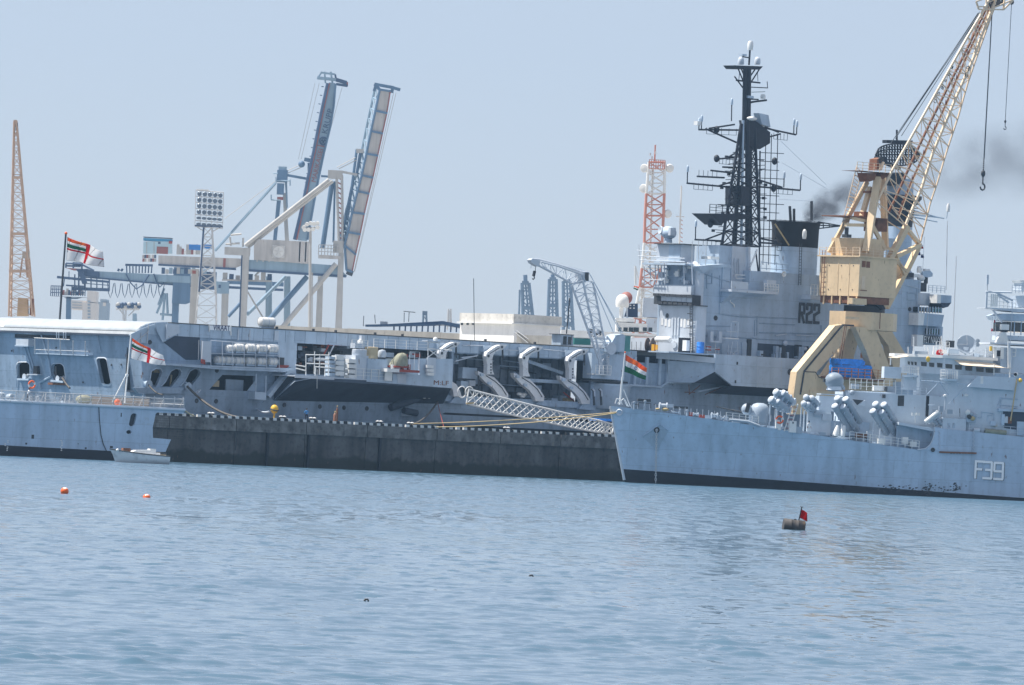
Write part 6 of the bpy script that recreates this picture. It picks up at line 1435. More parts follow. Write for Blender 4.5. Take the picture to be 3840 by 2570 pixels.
# ------------------------------------------------------------------ stern of the nearer ship at the left edge
LS = Fr('warship','grey warship stern with railed quarterdeck and ensign staff at the left edge','warship',on_z((426,1728)),math.radians(30))
def left_ship():
    zd = LS.y(cB(1000,985),0).z
    Lx = LS.y(cB(-600,900),0).x
    # outline of the side, with cut-up stern and mooring port
    def Y(*p):return LS.y(cB(*p),0)
    outer = [Vector((Lx,0,1.35)),Y(1010,1395),Y(1515,1405),Y(1565,1290),Y(1545,1282),Y(1425,1275)]
    top = Y(1675,1025);top2 = Y(1690,1000)
    tr = [Y(1395,1270),Y(1398,1180),Y(1425,1055),Y(1445,1040),Y(1670,1040)]
    pts = outer[:4]+[Y(1400,1275)]+tr[1:]+[top2,Vector((top2.x,0,zd)),Vector((Lx,0,zd))]
    port = rrect(cB,lambda p:LS.y(p,0),1188,1050,1240,1172,24,-0.1)
    port = rrect(cB,lambda p:LS.y(p,0),1202,1050,1256,1170,26,-0.22)
    rnd_ = [LS.y(cB(1180+24*math.cos(t),1222+18*math.sin(t)),0) for t in [2*math.pi*k/12 for k in range(12)]]
    for p in pts:p.y = 0
    MB().holed(pts,[port,rnd_],(0,0.35,0)).put('side_plating',HULLF,LS)
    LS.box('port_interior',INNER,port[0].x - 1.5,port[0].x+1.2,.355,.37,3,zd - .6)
    x1 = Y(1560,1300).x
    MB().prism([Vector((Lx,.36,1.0)),Vector((Y(1490,1400).x,.36,1.0)),Vector((x1,.36,2.95)),Vector((Y(1395,1200).x,.36,2.95)),Vector((Y(1395,1200).x,.36,zd)),Vector((Lx,.36,zd))],(0,9,0)).put('hull_body',HULLF,LS)
    MB().prism([Vector((Lx,0.02,-1)),Vector((Y(1010,1480).x+7,0.02,-1)),Vector((Y(1012,1480).x+8,0.02,0.5)),Vector((Y(1515,1405).x,0.02,1.34)),Vector((Lx,0.02,1.34))],(0,9.3,0)).put('boot_topping',BLACK,LS)
    # overhanging deck and rounded gunwale
    LS.box('quarterdeck',LGREY,Lx,top2.x,0.0,9.3,zd,zd+.06)
    LS.tube('gunwale',LGREY,[Vector((Lx,-0.05,zd - .02)),Vector((top2.x,-0.05,zd - .02)),Vector((top2.x+.1,4,zd - .02)),Vector((top2.x - .4,9,zd - .02))],.2,8)
    LS.box('stern_overhang',HULLF,Y(1440,1040).x,top2.x - .05,.05,9,zd - .5,zd - .01)
    # net over the tide gap
    NET = mat('safety net',(0.12,0.11,0.1),.9)
    g = MB();a = Y(1440,1050);b = Y(1560,1270)
    for k in range(9):
        x = a.x - .8+k*.55;g.rod((x,.6,a.z+.2),(x - .3,.6,b.z),.025,3)
    for k in range(11):z = b.z+(a.z - b.z)*k/10;g.rod((a.x - 1.2,.6,z),(a.x+4,.6,z),.025,3)
    g.put('scramble_net',NET,LS)
    # railing: bent stanchions, rails, mesh
    posts = [20,140,230,320,405,500,580,665,740,825,925,1030,1125,1215,1310,1405,1500,1590,1682]
    for i,a in enumerate(posts):
        p = LS.y(cB(a,940+a*0.036),0.1);h = 1.33
        m = MB();m.tube([p+Vector((0,0,-.25)),p+Vector((.02,0,.3)),p+Vector((.12 if i % 2 else -.12,.05,h))],.05,6)
        m.put('rail_stanchion',SILV,LS,smooth=40)
        if i % 2 == 0:LS.rod('rail_brace',SILV,p+Vector((-.45,.25,0)),p+Vector((0,.05,h*.9)),.035)
    q0,q1 = LS.y(cB(-400,925),.1),LS.y(cB(1685,1000),.1);z0 = zd
    for k in (1,.66,.33):LS.rod('hand_rail',SILV,Vector((q0.x,.1,z0+1.3*k)),Vector((q1.x,.1,z0+1.3*k)),.05 if k == 1 else .03)
    for k in (1,.5):LS.rod('stern_rail',SILV,Vector((q1.x,.1,z0+1.3*k)),Vector((q1.x - .2,8.8,z0+1.3*k)),.045)
    g = MB()
    for k in range(13):g.rod((q0.x+8,.12,z0+.08+k*.095),(q1.x,.12,z0+.08+k*.095),.014,3)
    g.put('rail_netting',mat('deck netting',(.36,.33,.3),.9),LS)
    a = LS.y(cB(840,930),9).x
    MB().add([Vector((a,9,zd+.1)),Vector((q1.x - .3,9,zd+.1)),Vector((q1.x - .3,9,zd+1.15)),Vector((a,9,zd+1.15))],[(0,1,2,3)]).put('far_rail_screen',mat('far netting',(.3,.24,.2),.9),LS)
    # ensign staff with tripod legs
    LS.prod('ensign_staff',WHITE,cB,(1200,330),(1140,960),2.0,.095,n=8);LS.prod('staff_leg',WHITE,cB,(1158,695),(1030,945),1.2,.07)
    LS.prod('staff_collar',WHITE,cB,(1163,690),(1160,712),2.0,.2)
    # deck gear
    p = LS.y(cB(770,925),3);MB().ball(p,.95,14,(1.15,1,.62)).put('covered_reel',TARP,LS,smooth=60)
    p = LS.y(cB(92,905),.8);MB().lathe([(.1,-.35),(.42,-.35),(.46,-.2),(.46,.2),(.42,.35),(.1,.35)],p,(.3,-1,0),16).put('fairlead_roller',CANI,LS,smooth=40)
    p = LS.y(cB(12,890),.8);MB().lathe([(0,-.5),(.4,-.5),(.45,.3),(0,.5)],p,n=12).put('capstan',CANI,LS,smooth=40)
    for a in (280,342):
        p = LS.y(cB(a,930),1.2);MB().lathe([(0,-.4),(.22,-.4),(.22,.45),(0,.5)],p,n=10).put('bollard_post',CANI,LS,smooth=40)
    for a,b in ((600,900),(640,905),(420,890)):LS.prod('deck_frame',SILV,cB,(a,b - 25),(a - 8,955),1.4,.06)
    LS.box('deck_hatch',CANI,LS.y(cB(590,950),1.5).x,LS.y(cB(680,950),1.5).x,1.5,2.6,zd+.06,zd+.4)
    # hull marks
    for a,b,w_,h_ in ((300,1265,14,22),(240,1328,10,10),(715,1330,5,5),(785,1370,10,10),(1020,1360,16,12),(1110,1065,6,22)):
        q = LS.y(cB(a,b),-.012);LS.box('paint_scar',DARK,q.x - w_/80,q.x+w_/80,-.014,0,q.z - h_/90,q.z+h_/90)
    rnd = random.Random(2)
    for cx_ in (60,565):
        for k in range(7):
            q = LS.y(cB(cx_+rnd.uniform(-14,14),1300+k*15),-.02);LS.box('draught_mark',WHITE,q.x - .09,q.x+.09,-.025,-.005,q.z - .06,q.z+.06)
    for a,b,w_ in ((1318,1095,40),(1330,1108,8),(1350,1110,14),(1295,1145,14),(1318,1140,6),(1345,1148,26)):q = LS.y(cB(a,b),-.012);LS.box('faded_lettering',TOLE,q.x,q.x+w_/62,-.016,0,q.z - .09,q.z+.09)
    LS.tube('waste_hose',DARK,[LS.y(cB(*p),-.1) for p in ((905,985),(910,1100),(925,1250),(945,1330),(975,1395))],.05)
left_ship()

# ------------------------------------------------------------------ yellow dockside crane on the quay
_p = QF.y(cJ(725,890),6.0)
YC = Fr('dock_crane','tall yellow level-luffing dock crane standing on the quay behind the frigate','crane',QF.world((_p.x,6.0,QT)),YAW)
YP = mat('crane yellow paint',(0.70,0.53,0.33),0.5,var=0.1,vscale=0.3,streak=0.1,rust=0.25,dirt=0.12,rustcol=(0.22,0.1,0.05))
YJ = mat('crane jib paint',(0.72,0.56,0.39),0.5,var=0.12,vscale=0.5,rust=0.35,rustcol=(0.24,0.1,0.06))
CABLE = mat('steel cable',(0.06,0.075,0.09),0.5)
def yellow_crane():
    # portal legs
    YC.poly('portal_leg',YP,cJ,((470,935),(545,925),(600,950),(560,1075),(300,1362),(300,1568),(300,1750),(80,1750),(90,1560),(118,1360)),-3.2,1.3)
    YC.ptube('cable_duct',DARK,cJ,((640,935),(540,928),(185,1355),(150,1568)),-3.25,0.14)
    YC.pbox('leg_gusset',YP,cJ,(180,1380),(400,1560),-3.0,-1.8);YC.ptube('leg_weld',DARK,cJ,((185,1358),(290,1362),(320,1410),(400,1415)),-3.22,.06)
    YC.poly('bogie_beam',YP,cJ,((240,1530),(640,1545),(640,1650),(240,1640)),-3.4,1.4)
    YC.poly('portal_leg',YP,cJ,((580,955),(715,965),(640,1230),(600,1390),(380,1390),(500,1210)),2.4,1.2)
    YC.poly('portal_leg',YP,cJ,((655,945),(790,955),(850,985),(965,1300),(960,1500),(870,1500),(760,1180)),-3.6,1.2)
    YC.poly('portal_leg',YP,cJ,((845,968),(985,975),(1125,1210),(1130,1450),(1030,1450),(960,1120)),2.8,1.2)
    # sill box and slewing ring
    a,b = YC.y(cJ(470,800),-3.6),YC.y(cJ(985,975),-3.6)
    cx = 0.0;r = 5.0
    z0,z1 = YC.y(cJ(720,970),-3.6).z,YC.y(cJ(720,808),-3.6).z
    pl = [Vector((math.cos(t)*5.4,math.sin(t)*5.4,z0)) for t in [math.radians(22.5+45*k) for k in range(8)]]
    xl,xr = YC.y(cJ(470,880),0).x,YC.y(cJ(985,880),0).x;sc = (xr - xl)/10.8;ox = (xl+xr)/2
    MB().prism([Vector((p.x*sc+ox,p.y*.8,z0)) for p in pl],(0,0,z1 - z0)).put('portal_top',YP,YC)
    YC.pbox('inspection_hatch',YP,cJ,(565,850),(690,880),-4.4,-4.1)
    MB().lathe([(0,0),(2.9,0),(2.9,.9),(0,.9)],(ox+.1,0,z1+.01),n=28).put('slewing_ring',DARK,YC,smooth=40)
    for a in (885,560):YC.prod('access_ladder',RUST,cJ,(a,815 if a > 600 else 930),(a - 6 if a > 600 else 510,965 if a > 600 else 1240),-4.4,.07)
    for a in (575,):YC.prod('access_ladder',RUST,cJ,(a,935),(530,1240),-4.4,.06)
    # machinery house: lit left face, shaded right face
    hz0,hz1 = YC.y(cJ(690,665),-4.3).z,YC.y(cJ(690,305),-4.3).z
    xc = YC.y(cJ(690,480),-4.3).x;xrr = YC.y(cJ(985,480),-4.3).x
    yl = YC.x(cJ(325,480),xc).y
    MB().box(xc,xrr+1,-4.3,yl,hz0,hz1).put('machinery_house',YP,YC)
    for k in range(3):
        y = -4.3+(yl+4.3)*(k+.9)/3.6;YC.box('panel_rib',YP,xc - .05,xc,y - .06,y+.06,hz0+.1,hz1 - .1)
    for zz in (hz0+.9,hz1 - 1.2):
        for k in range(3):y = -4.3+(yl+4.3)*(k+.5)/3.3;YC.box('panel_bolt',DARK,xc - .06,xc - .002,y - .06,y+.06,zz - .06,zz+.06)
    YC.box('roof_slab',YP,xc - .35,xrr+1.2,-4.6,yl+.35,hz1+.004,hz1+.2)
    YC.box('underframe',RUST,xc+.2,xrr,-4.1,yl - .2,hz0 - 1.0,hz0 - .01)
    for k in range(5):YC.box('underframe_rib',YP,xc+.02,xc+.2,-4+k*1.7,-3.8+k*1.7,hz0 - 1.2,hz0 - .02)
    YC.poly('underframe_skirt',YP,cJ,((630,680),(760,690),(760,745),(630,735)),-4.2,1)
    # upper winch house
    YC.box('winch_house',YP,xc+.9,xrr - .6,-3.2,yl - 1.2,hz1+.2,YC.y(cJ(700,130),-3.2).z)
    for a,b,c_,d in ((720,340,750,400),(760,345,790,405)):YC.pbox('house_louvre',RUST,cJ,(a,b),(c_,d),-4.36,-4.29)
    YC.pbox('house_door',YJ,cJ,(715,480),(742,600),-4.38,-4.29);YC.prod('house_handrail',RUST,cJ,(700,610),(760,615),-4.6,.06)
    for k in range(7):YC.box('house_ladder_rung',RUST,xc - .25,xc - .2,yl - 1.2,yl - .7,hz0+.4+k*.7,hz0+.46+k*.7)
    for y in (yl - 1.2,yl - .7):YC.box('house_ladder_stile',RUST,xc - .26,xc - .19,y - .04,y+.04,hz0 - .2,hz1+.9)
    # roof rail
    YC.rail('roof_rail',YJ,(xc - .2,yl,hz1+.2),(xc - .2,-4.4,hz1+.2),7,1.1,.05);YC.rail('roof_rail',YJ,(xc - .2,-4.5,hz1+.2),(xrr,-4.5,hz1+.2),6,1.1,.05)
    # A-frame
    def leg(name,f,p,q,y0,y1,w_,m=YP):YC.beam(name,m,YC.y(f(*p),y0),YC.y(f(*q),y1),w_,w_)
    leg('a_frame_leg',cN,(100,1590),(585,690),2.5,1.0,.55);leg('a_frame_leg',cN,(572,1590),(722,640),-3.8,-1.2,.95);leg('a_frame_leg',cN,(820,1540),(785,610),2.4,1.0,.8)
    leg('a_frame_leg',cN,(520,1130),(625,760),-1,-.6,.6);leg('a_frame_brace',cN,(640,1230),(820,1560),-2.5,-3.2,.5);leg('a_frame_brace',cN,(840,1540),(960,1568),-2.5,-3.2,.4)
    leg('cross_beam',cN,(310,1240),(620,1245),-2.2,-2.2,.45);leg('cross_beam',cN,(380,1150),(560,1190),-2.0,-2.0,.4);leg('cross_beam',cN,(540,820),(690,820),-1.0,-1.0,.3,RUST);leg('cross_beam',cN,(740,825),(830,828),-1.0,-1.0,.3,RUST)
    YC.pbox('winch_deck',RUST,cN,(300,1130),(850,1160),-2.4,2.4)
    YC.pbox('upper_house',RUST,cN,(720,1160),(840,1330),-1.8,1.0);YC.pbox('winch_drum_box',DARK,cN,(330,1270),(345,1400),-2,-1.5);YC.pbox('motor',DARK,cN,(325,1360),(385,1405),-2.2,-1.2)
    YC.pbox('rope_drum',RUST,cN,(545,1070),(620,1140),-1.6,.5)
    YC.pbox('head_platform',RUST,cN,(480,545),(895,578),-2.0,1.6)
    YC.poly('head_bracket',RUST,cN,((580,575),(700,580),(700,660),(610,690)),-1.3,2);YC.poly('head_bracket',RUST,cN,((760,580),(890,578),(790,660),(760,650)),-1.3,2)
    a,b = YC.y(cN(455,548),-2.0),YC.y(cN(890,555),-2.0);b.z = a.z;YC.rail('head_rail',YJ,a,b,7,1.25,.05)
    YC.poly('sheave_block',RUST,cN,((705,545),(715,400),(790,380),(800,440),(770,545)),-1.0,1.6);YC.poly('sheave_cheek',YJ,cN,((735,540),(790,430),(812,440),(775,545)),-1.2,.3)
    for k in range(3):MB().lathe([(.1,-.12),(.55,-.12),(.48,0),(.55,.12),(.1,.12)],YC.y(cN(760,420),-.9+k*.7),(0,1,0),16).put('head_sheave',DARK,YC,smooth=40)
    # caged ladder to the head platform
    for p,q in (((455,480),(270,1210)),((520,545),(345,1230))):YC.prod('ladder_stile',YJ,cN,p,q,1.5,.07)
    for k in range(16):
        t = (k+.5)/16;YC.prod('ladder_rung',YJ,cN,(455 - 185*t,480+730*t),(520 - 175*t,545+685*t),1.5,.045)
    for k in range(5):
        t = k/4;YC.prod('ladder_hoop',YJ,cN,(425 - 145*t,610+540*t),(500 - 150*t,620+540*t),1.0,.06)
    # ---- jib: two side faces, each a pair of chords with lacing
    ch = {'near_l':(((600,1010+330),(0)),)}
    NL = [cI(545,1190),cI(632,1010),cI(745,812),cI(850,625),cI(985,385),cI(1075,225),cI(1165,75),cI(1200,10),cI(1232,-45)]
    NR = [cI(712,1330),cI(770,1195),cI(808,1110),cI(875,900),cI(1000,600),cI(1110,350),cI(1165,200),cI(1215,75),cI(1245,-5)]
    FL = [cI(590,1290),cI(650,1180),cI(740,975),cI(860,720),cI(985,470),cI(1085,270),cI(1150,130),cI(1205,20),cI(1235,-40)]
    FR = [cI(802,1425),cI(860,1195),cI(900,1080),cI(960,880),cI(1025,685),cI(1080,490),cI(1130,345),cI(1222,85),cI(1255,-5)]
    jn,jf = lambda i:-2.1+i*.19,lambda i:1.8 - i*.19
    def chord(name,pts,yf,r,m=YJ):
        v = [YC.y(p,yf(i)) for i,p in enumerate(pts)];YC.tube(name,m,v,r,6);return v
    def resample(v,n):
        d = [0]
        for a,b in zip(v,v[1:]):d.append(d[-1]+(b - a).length)
        out = []
        for k in range(n):
            s = d[-1]*(k/(n - 1));i = max(0,min(len(v) - 2,next((j for j in range(len(d) - 1) if d[j+1] >= s),len(v) - 2)))
            out.append(v[i].lerp(v[i+1],(s - d[i])/max(d[i+1] - d[i],1e-6)))
        return out
    cnl,cnr = chord('jib_chord',NL,jn,.2),chord('jib_chord',NR,jn,.24);cfl,cfr = chord('jib_chord',FL,jf,.2,RUST),chord('jib_chord',FR,jf,.15)
    n = 19;A,B,C_,D_ = (resample(v,n) for v in (cnl,cnr,cfl,cfr))
    for i in range(n):
        for p,q,r in ((A[i],B[i],.1),(B[i],D_[i],.08),(A[i],C_[i],.06),(C_[i],D_[i],.07)):YC.rod('jib_lacing',YJ,p,q,r,5)
        if i < n - 1:
            j = i % 2
            for U,V_,r in ((A,B,.085),(B,D_,.075),(A,C_,.05),(C_,D_,.06)):
                YC.rod('jib_lacing',YJ,(U if j else V_)[i],(V_ if j else U)[i+1],r,5)
    # walkway and pipes inside the jib
    mid = [a.lerp(d,.45) for a,d in zip(A,D_)]
    YC.tube('jib_walkway',RUST,mid,.14,5);YC.tube('jib_pipe',YJ,[m_+Vector((.35,.1,0)) for m_ in mid],.07,5)
    for i in range(1,n - 1,2):YC.beam('walkway_rail_post',RUST,mid[i],mid[i]+Vector((.1,0,.9)),.07)
    # load marks on the jib
    d = (B[10] - B[5]).normalized()
    for txt,a,b,hgt in (('U',440,1330,.95),('5',480,1225,.95),('8',530,1155,.85),('6',568,1060,.85),('0',615,985,1.0),('1',650,890,.9),('6',838,1005,1.1),('8',865,915,1.1)):
        q = YC.y(cM(a,b),-1.4);px_ = Vector((math.cos(1.05),0,math.sin(1.05)));text_mesh('load_mark',txt,BLACK,YC,q,px_,Vector((-px_.z,0,px_.x)),hgt*.62,.02,hgt*.55)
    # jib foot, counterweight lever
    leg('jib_foot',cJ,(875,500),(1130,20),-2.6,-2.1,.8);leg('jib_foot',cJ,(1115,30),(1245,190),-2.1,0,.4);leg('jib_foot',cJ,(1030,300),(1245,195),-2.4,-.5,.55)
    leg('lever_arm',cJ,(1240,195),(1125,430),.5,.5,.7);leg('lever_arm',cJ,(1150,70),(1250,200),.5,.5,.5);leg('lever_arm',cJ,(1125,420),(940,770),.3,.3,.7)
    for p,q in (((1020,340),(1130,440)),((920,470),(1015,640)),((1010,340),(1000,620)),((915,560),(1000,600)),((1040,320),(1110,470))):leg('lever_brace',cJ,p,q,-1.5,-1.5,.35,YP)
    YC.poly('lever_web',YP,cJ,((820,570),(900,500),(1020,650),(995,690),(935,780)),-2.9,.5)
    YC.poly('lever_panel',YP,cJ,((870,540),(1030,300),(1130,430),(1015,650)),1.6,.25)
    YC.poly('counterweight',BLACK,cJ,((740,515),(865,520),(820,570),(935,785),(905,790),(790,700)),-3.4,2.6)
    YC.poly('counterweight_top',TOLE,cJ,((738,512),(770,435),(828,432),(868,505),(800,515)),-3.2,2.4)
    # luffing ropes and the two hooks
    for (a,b),(c_,d2) in (((1140,78),(665,800)),((1150,80),(655,815)),((1120,130),(690,800)),((1150,70),(590,900))):YC.prod('luffing_rope',CABLE,cI,(a,b),(c_,d2),-.3,.055,n=4)
    def hook(a0,b0,a1,b1,s,y):
        t,e = YC.y(cI(a0,b0),y),YC.y(cI(a1,b1),y);o = YC.rod('hoist_rope',CABLE,t,e,.06*s+.015,5)
        if s > .8:MB().rod(t+Vector((.14,.1,0)),e+Vector((.1,0,0)),.05,5).put('hoist_rope_fall',CABLE,o)
        for k in range(7):MB().lathe([(.04,-.14*s),(.12*s,-.05*s),(.12*s,.05*s),(.04,.14*s)],e - Vector((0,0,.3*s*k)),n=6).put('chain_link',DARK,o)
        e2 = e - Vector((0,0,2.1*s));MB().ball(e2,.38*s,12,(1,.7,1.3)).put('hook_block',DARK,o,smooth=60)
        MB().rod(e2,e2 - Vector((0,0,1.5*s)),.09*s+.02,6).put('hook_shank',DARK,o)
        c = e2 - Vector((0,0,1.9*s));MB().tube([c+Vector((math.cos(t)*.45*s,0,math.sin(t)*.45*s)) for t in [math.radians(90 - 30*k) for k in range(10)]],.13*s,6).put('hook',DARK,o,smooth=50)
    hook(1222,90,1175,935,1.0,-.5);hook(1338,20,1303,672,.5,.5)
    # jib head frame, cut by the top of the picture
    for p,q in (((1130,10),(1145,55)),((1145,55),(1185,60)),((1130,10),(1185,-10)),((1185,55),(1290,58)),((1290,58),(1345,5)),((1225,50),(1345,0)),((1345,5),(1330,-60)),((1240,30),(1250,-60)),((1190,50),(1190,-60)),((1290,58),(1300,-40)),((1135,40),(1180,40))):
        YC.pbeam('jib_head_frame',YJ,cI,p,q,-.9,.2);YC.pbeam('jib_head_frame',RUST,cI,p,q,.9,.2)
    for k in range(3):MB().lathe([(.15,-.1),(.75,-.1),(.65,0),(.75,.1),(.15,.1)],YC.y(cI(1215+k*30,20 - k*8),-.5+.5*k),(0,1,0),18).put('head_sheave',DARK,YC,smooth=40)
    MB().lathe([(.15,-.1),(.4,-.1),(.35,0),(.4,.1),(.15,.1)],YC.y(cI(1338,12),.5),(0,1,0),14).put('auxiliary_sheave',DARK,YC,smooth=40)
    # work platform on the portal with rails
    a,b = YC.y(cJ(440,1402),-5.2),YC.y(cJ(925,1410),-5.2)
    YC.box('work_platform',RUST,a.x,b.x,-5.2,-1.5,a.z - .3,a.z)
    YC.rail('platform_rail',ORR,(a.x,-5.15,a.z),(b.x,-5.15,a.z),9,1.25,.06);YC.poly('platform_skirt',YP,cJ,((520,1420),(1000,1420),(1000,1560),(560,1560)),-2.5,1.0)
    YC.yplat = a.z
    YC.pbox('orange_box',ORR,cJ,(738,1185),(780,1235),-.5,.3)
ORR = mat('orange rail paint',(0.55,0.2,0.06),.55,var=.2)
yellow_crane()
BLT = mat('blue tarpaulin',(0.025,0.27,0.85),0.35,var=0.25,vscale=2.5,bump=0.6,bscale=5)
def tarp_bundle(a,b,lab):
    p,q = YC.y(cJ(*a),-4.2),YC.y(cJ(*b),-4.2);z = YC.yplat+.004
    f = Fr('tarpaulin_bundle',lab,'tarpaulin',YC.world(((p.x+q.x)/2,-3.2,z)),YAW,'blue tarpaulin bundles')
    hx,hz = (q.x - p.x)/2,p.z - z;rnd = random.Random(a[0]);rings = []
    for k in range(8):
        t = k/7;ring = []
        for i in range(36):
            an = 2*math.pi*i/36;c,s = math.cos(an),math.sin(an);e = .22
            x = math.copysign(abs(c) **e,c)*hx;y = math.copysign(abs(s) **e,s)*1.1
            w_ = 1+.05*math.sin(an*7+t*5)+.04*rnd.uniform(-1,1)
            ring.append(Vector((x*w_,y*w_,hz*t+(.1*math.sin(an*3) if k == 7 else 0))))
        rings.append(ring)
    m = MB().loft(rings);m.add([r for r in rings[-1]],[tuple(range(36))]);m.put('sheet',BLT,f,smooth=70)
    for k in (.3,.7):MB().tube([Vector((v.x*1.02,v.y*1.02,hz*k)) for v in rings[3]]+[Vector((rings[3][0].x*1.02,rings[3][0].y*1.02,hz*k))],.03,4).put('lashing',ROPE,f)
tarp_bundle((512,1242),(735,1395),'tall bundle under bright blue tarpaulin on the yellow crane platform')
tarp_bundle((722,1305),(806,1398),'smaller low bundle under blue tarpaulin, right of the tall one')

# ------------------------------------------------------------------ far shore: cranes, towers, buildings
def at_depth(p,D):
    r = ray(p);q = EYEV+r*(D/r.y);return q
def far(name,label,cat,p,D,group=None,yaw=0.0):
    q = at_depth(p,D);return Fr(name,label,cat,(q.x,q.y,0),yaw,group)
TAN = mat('crane warm grey',(0.47,0.45,0.43),.6,var=.12,vscale=.15,streak=.3,rust=.1);CBLUE = mat('crane blue paint',(0.10,0.175,0.28),.5,var=.15,vscale=.1,streak=.25,rust=.1)
CBL2 = mat('crane pale blue paint',(0.24,0.34,0.43),.5,var=.15,vscale=.1,streak=.25);CDK = mat('crane dark blue',(0.05,0.085,0.16),.5,var=.2)
CGR = mat('crane pale tube paint',(0.44,0.43,0.41),.55,var=.1,streak=.15);RBR = mat('red brown paint',(0.30,0.10,0.08),.6,var=.2)

def grey_sts_crane():
    f = far('container_crane','nearer grey container crane with raised boom, machinery house and round emblem','crane',cC(520,1540),2100)
    W_ = 2.6
    # boom plate, panel by panel, with its lattice flank
    Rr = [(1152,215),(1132,340),(1107,455),(1080,580),(1053,705),(1030,795),(1004,910),(981,1025),(955,1140),(936,1238)]
    Ll = [(1092,205),(1067,325),(1042,440),(1016,568),(990,690),(966,780),(936,900),(912,1012),(893,1085),(903,1225)]
    for i in range(9):f.poly('boom_panel',TAN,cC,(Ll[i],Rr[i],(Rr[i+1][0],Rr[i+1][1] - 3),(Ll[i+1][0],Ll[i+1][1] - 3)),0,W_)
    for i in range(10):f.pbeam('boom_rib',CBLUE,cC,(Ll[i][0] - 3,Ll[i][1]),(Rr[i][0]+3,Rr[i][1]),-.3,.6)
    f.ptube('boom_edge',RBR,cC,Rr,-.2,.2);f.ptube('boom_edge',CBLUE,cC,Ll,-.2,.35)
    Fl = [(a - 26 - (6 if i > 4 else 0),b - 15) for i,(a,b) in enumerate(Ll[:9])]
    f.ptube('flank_chord',CBL2,cC,Fl,3.0,.4)
    for i in range(8):
        for k in range(2):
            t,t2 = (k)/2,(k+1)/2
            l = lambda P,i,t:(P[i][0]+(P[i+1][0] - P[i][0])*t,P[i][1]+(P[i+1][1] - P[i][1])*t)
            f.prod('flank_lacing',CBL2,cC,l(Fl,i,t),l(Ll,i,t2),3.0,.28,n=5,c2=.3);f.prod('flank_lacing',CBL2,cC,l(Ll,i,t),l(Fl,i,t),.3,.22,n=5,c2=3.0)
    for p,q in (((1062,175),(1170,195)),((1150,190),(1208,208)),((1070,185),(1060,215)),((1165,195),(1160,225)),((1062,175),(1090,205))):f.pbeam('boom_tip',CBLUE,cC,p,q,.5,.9)
    for dx in (12,26):f.prod('boom_rope',CGR,cC,(1158+dx,225),(945+dx*.2,1235),1,.1,n=4)
    f.pbeam('boom_hinge',DARK,cC,(905,1235),(940,1248),.3,1.6)
    # legs
    for a,b,c_,d,y_,m_ in ((858,888,838,876,0,CGR),(318,356,301,332,0,CGR),(742,772,726,762,14,CGR),(552,586,548,584,22,CBL2),(198,236,192,228,22,CGR),(448,482,444,480,22,CBL2)):
        yt = 1130 if a == 858 else (1100 if a == 318 else 1262 if a > 300 else 1360);f.poly('portal_leg',m_,cC,((a,yt),(b,yt),(d,1600),(c_,1600)),y_,2.5)
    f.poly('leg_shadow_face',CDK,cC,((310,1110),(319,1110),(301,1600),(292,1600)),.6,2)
    f.pbox('leg_cap',CGR,cC,(215,1095),(357,1145),-.2,2.6);f.pbox('leg_band',RBR,cC,(862,1280),(880,1300),-.15,.1)
    # main girder and back reach
    f.poly('main_girder',CBL2,cC,((352,1168),(700,1190),(850,1200),(905,1258),(850,1268),(352,1228)),.5,3);f.poly('girder_flange',CDK,cC,((352,1222),(905,1256),(900,1268),(352,1234)),.3,3.4)
    f.poly('back_girder',TAN,cS,((-20,310),(980,350),(980,425),(860,470),(-20,412)),1,3);f.poly('back_flange',CDK,cS,((-20,412),(900,462),(900,485),(-20,432)),.7,3.4)
    f.pbox('girder_post',RBR,cS,(752,345),(776,480),.8,1)
    # machinery house with emblem
    f.poly('machinery_house',TAN,cC,((380,1085),(403,1052),(695,1066),(695,1192),(380,1168)),-.5,7)
    f.pbox('emblem_board',WHITE,cC,(486,1086),(553,1160),-.75,-.55)
    c = f.y(cC(520,1124),-.8)
    for r in (1.9,2.3):MB().lathe([(r - .16,0),(r,0),(r,-.06),(r - .16,-.06)],c,(0,1,0),28).put('emblem_ring',TAN,f)
    for k in range(5):t = 2*math.pi*k/5+.3;MB().beam(c+Vector((math.cos(t)*.3,0,math.sin(t)*.3)),c+Vector((math.cos(t)*1.3,0,math.sin(t)*1.3)),.25,.1).put('emblem_ray',TAN,f)
    for k in range(9):a = 400+k*34;f.pbox('house_rib',TAN,cC,(a,1060+k),(a+2,1180),-.6,-.5)
    # tubular diagonals and A-frame
    def tub(p,q,r,y_=-.3,m_=CGR):f.prod('tube_brace',m_,cC,p,q,y_,r,n=10)
    tub((330,1088),(805,715),.62);tub((345,1096),(825,722),.62,.9);tub((462,1515),(682,1262),.8,6,CBLUE);tub((538,1555),(845,1190),.75);tub((345,1350),(440,1510),.25,8);tub((340,1480),(560,1262),.55,20,CBL2);tub((236,1490),(318,1400),.5,20,CBLUE)
    tub((823,725),(768,1105),.75,4,CBLUE);tub((838,725),(830,1070),.3,4,CBLUE)
    for p,q in (((848,690),(862,1110)),((878,690),(882,1100))):f.prod('a_frame_post',CGR,cC,p,q,1,.42)
    for k in range(14):f.prod('a_frame_lacing',RBR,cC,(850+k*.8,700+k*28),(878+k*.3,716+k*28),1,.22,n=5)
    f.pbox('a_frame_head',CGR,cC,(800,660),(880,712),.5,3);f.pbeam('head_arm',CGR,cC,(875,670),(965,688),1,.7);f.pbeam('head_arm',CBLUE,cC,(760,695),(830,700),1,.6)
    for p,q in (((850,645),(955,590)),((860,655),(958,605))):f.prod('fore_stay',CGR,cC,p,q,1,.13)
    for p,q in (((962,545),(890,1080)),((985,545),(960,690)),((945,700),(885,1000))):f.prod('boom_latch',CBLUE,cC,p,q,2,.42)
    f.pbox('latch_head',CGR,cC,(960,540),(1000,565),1,3)
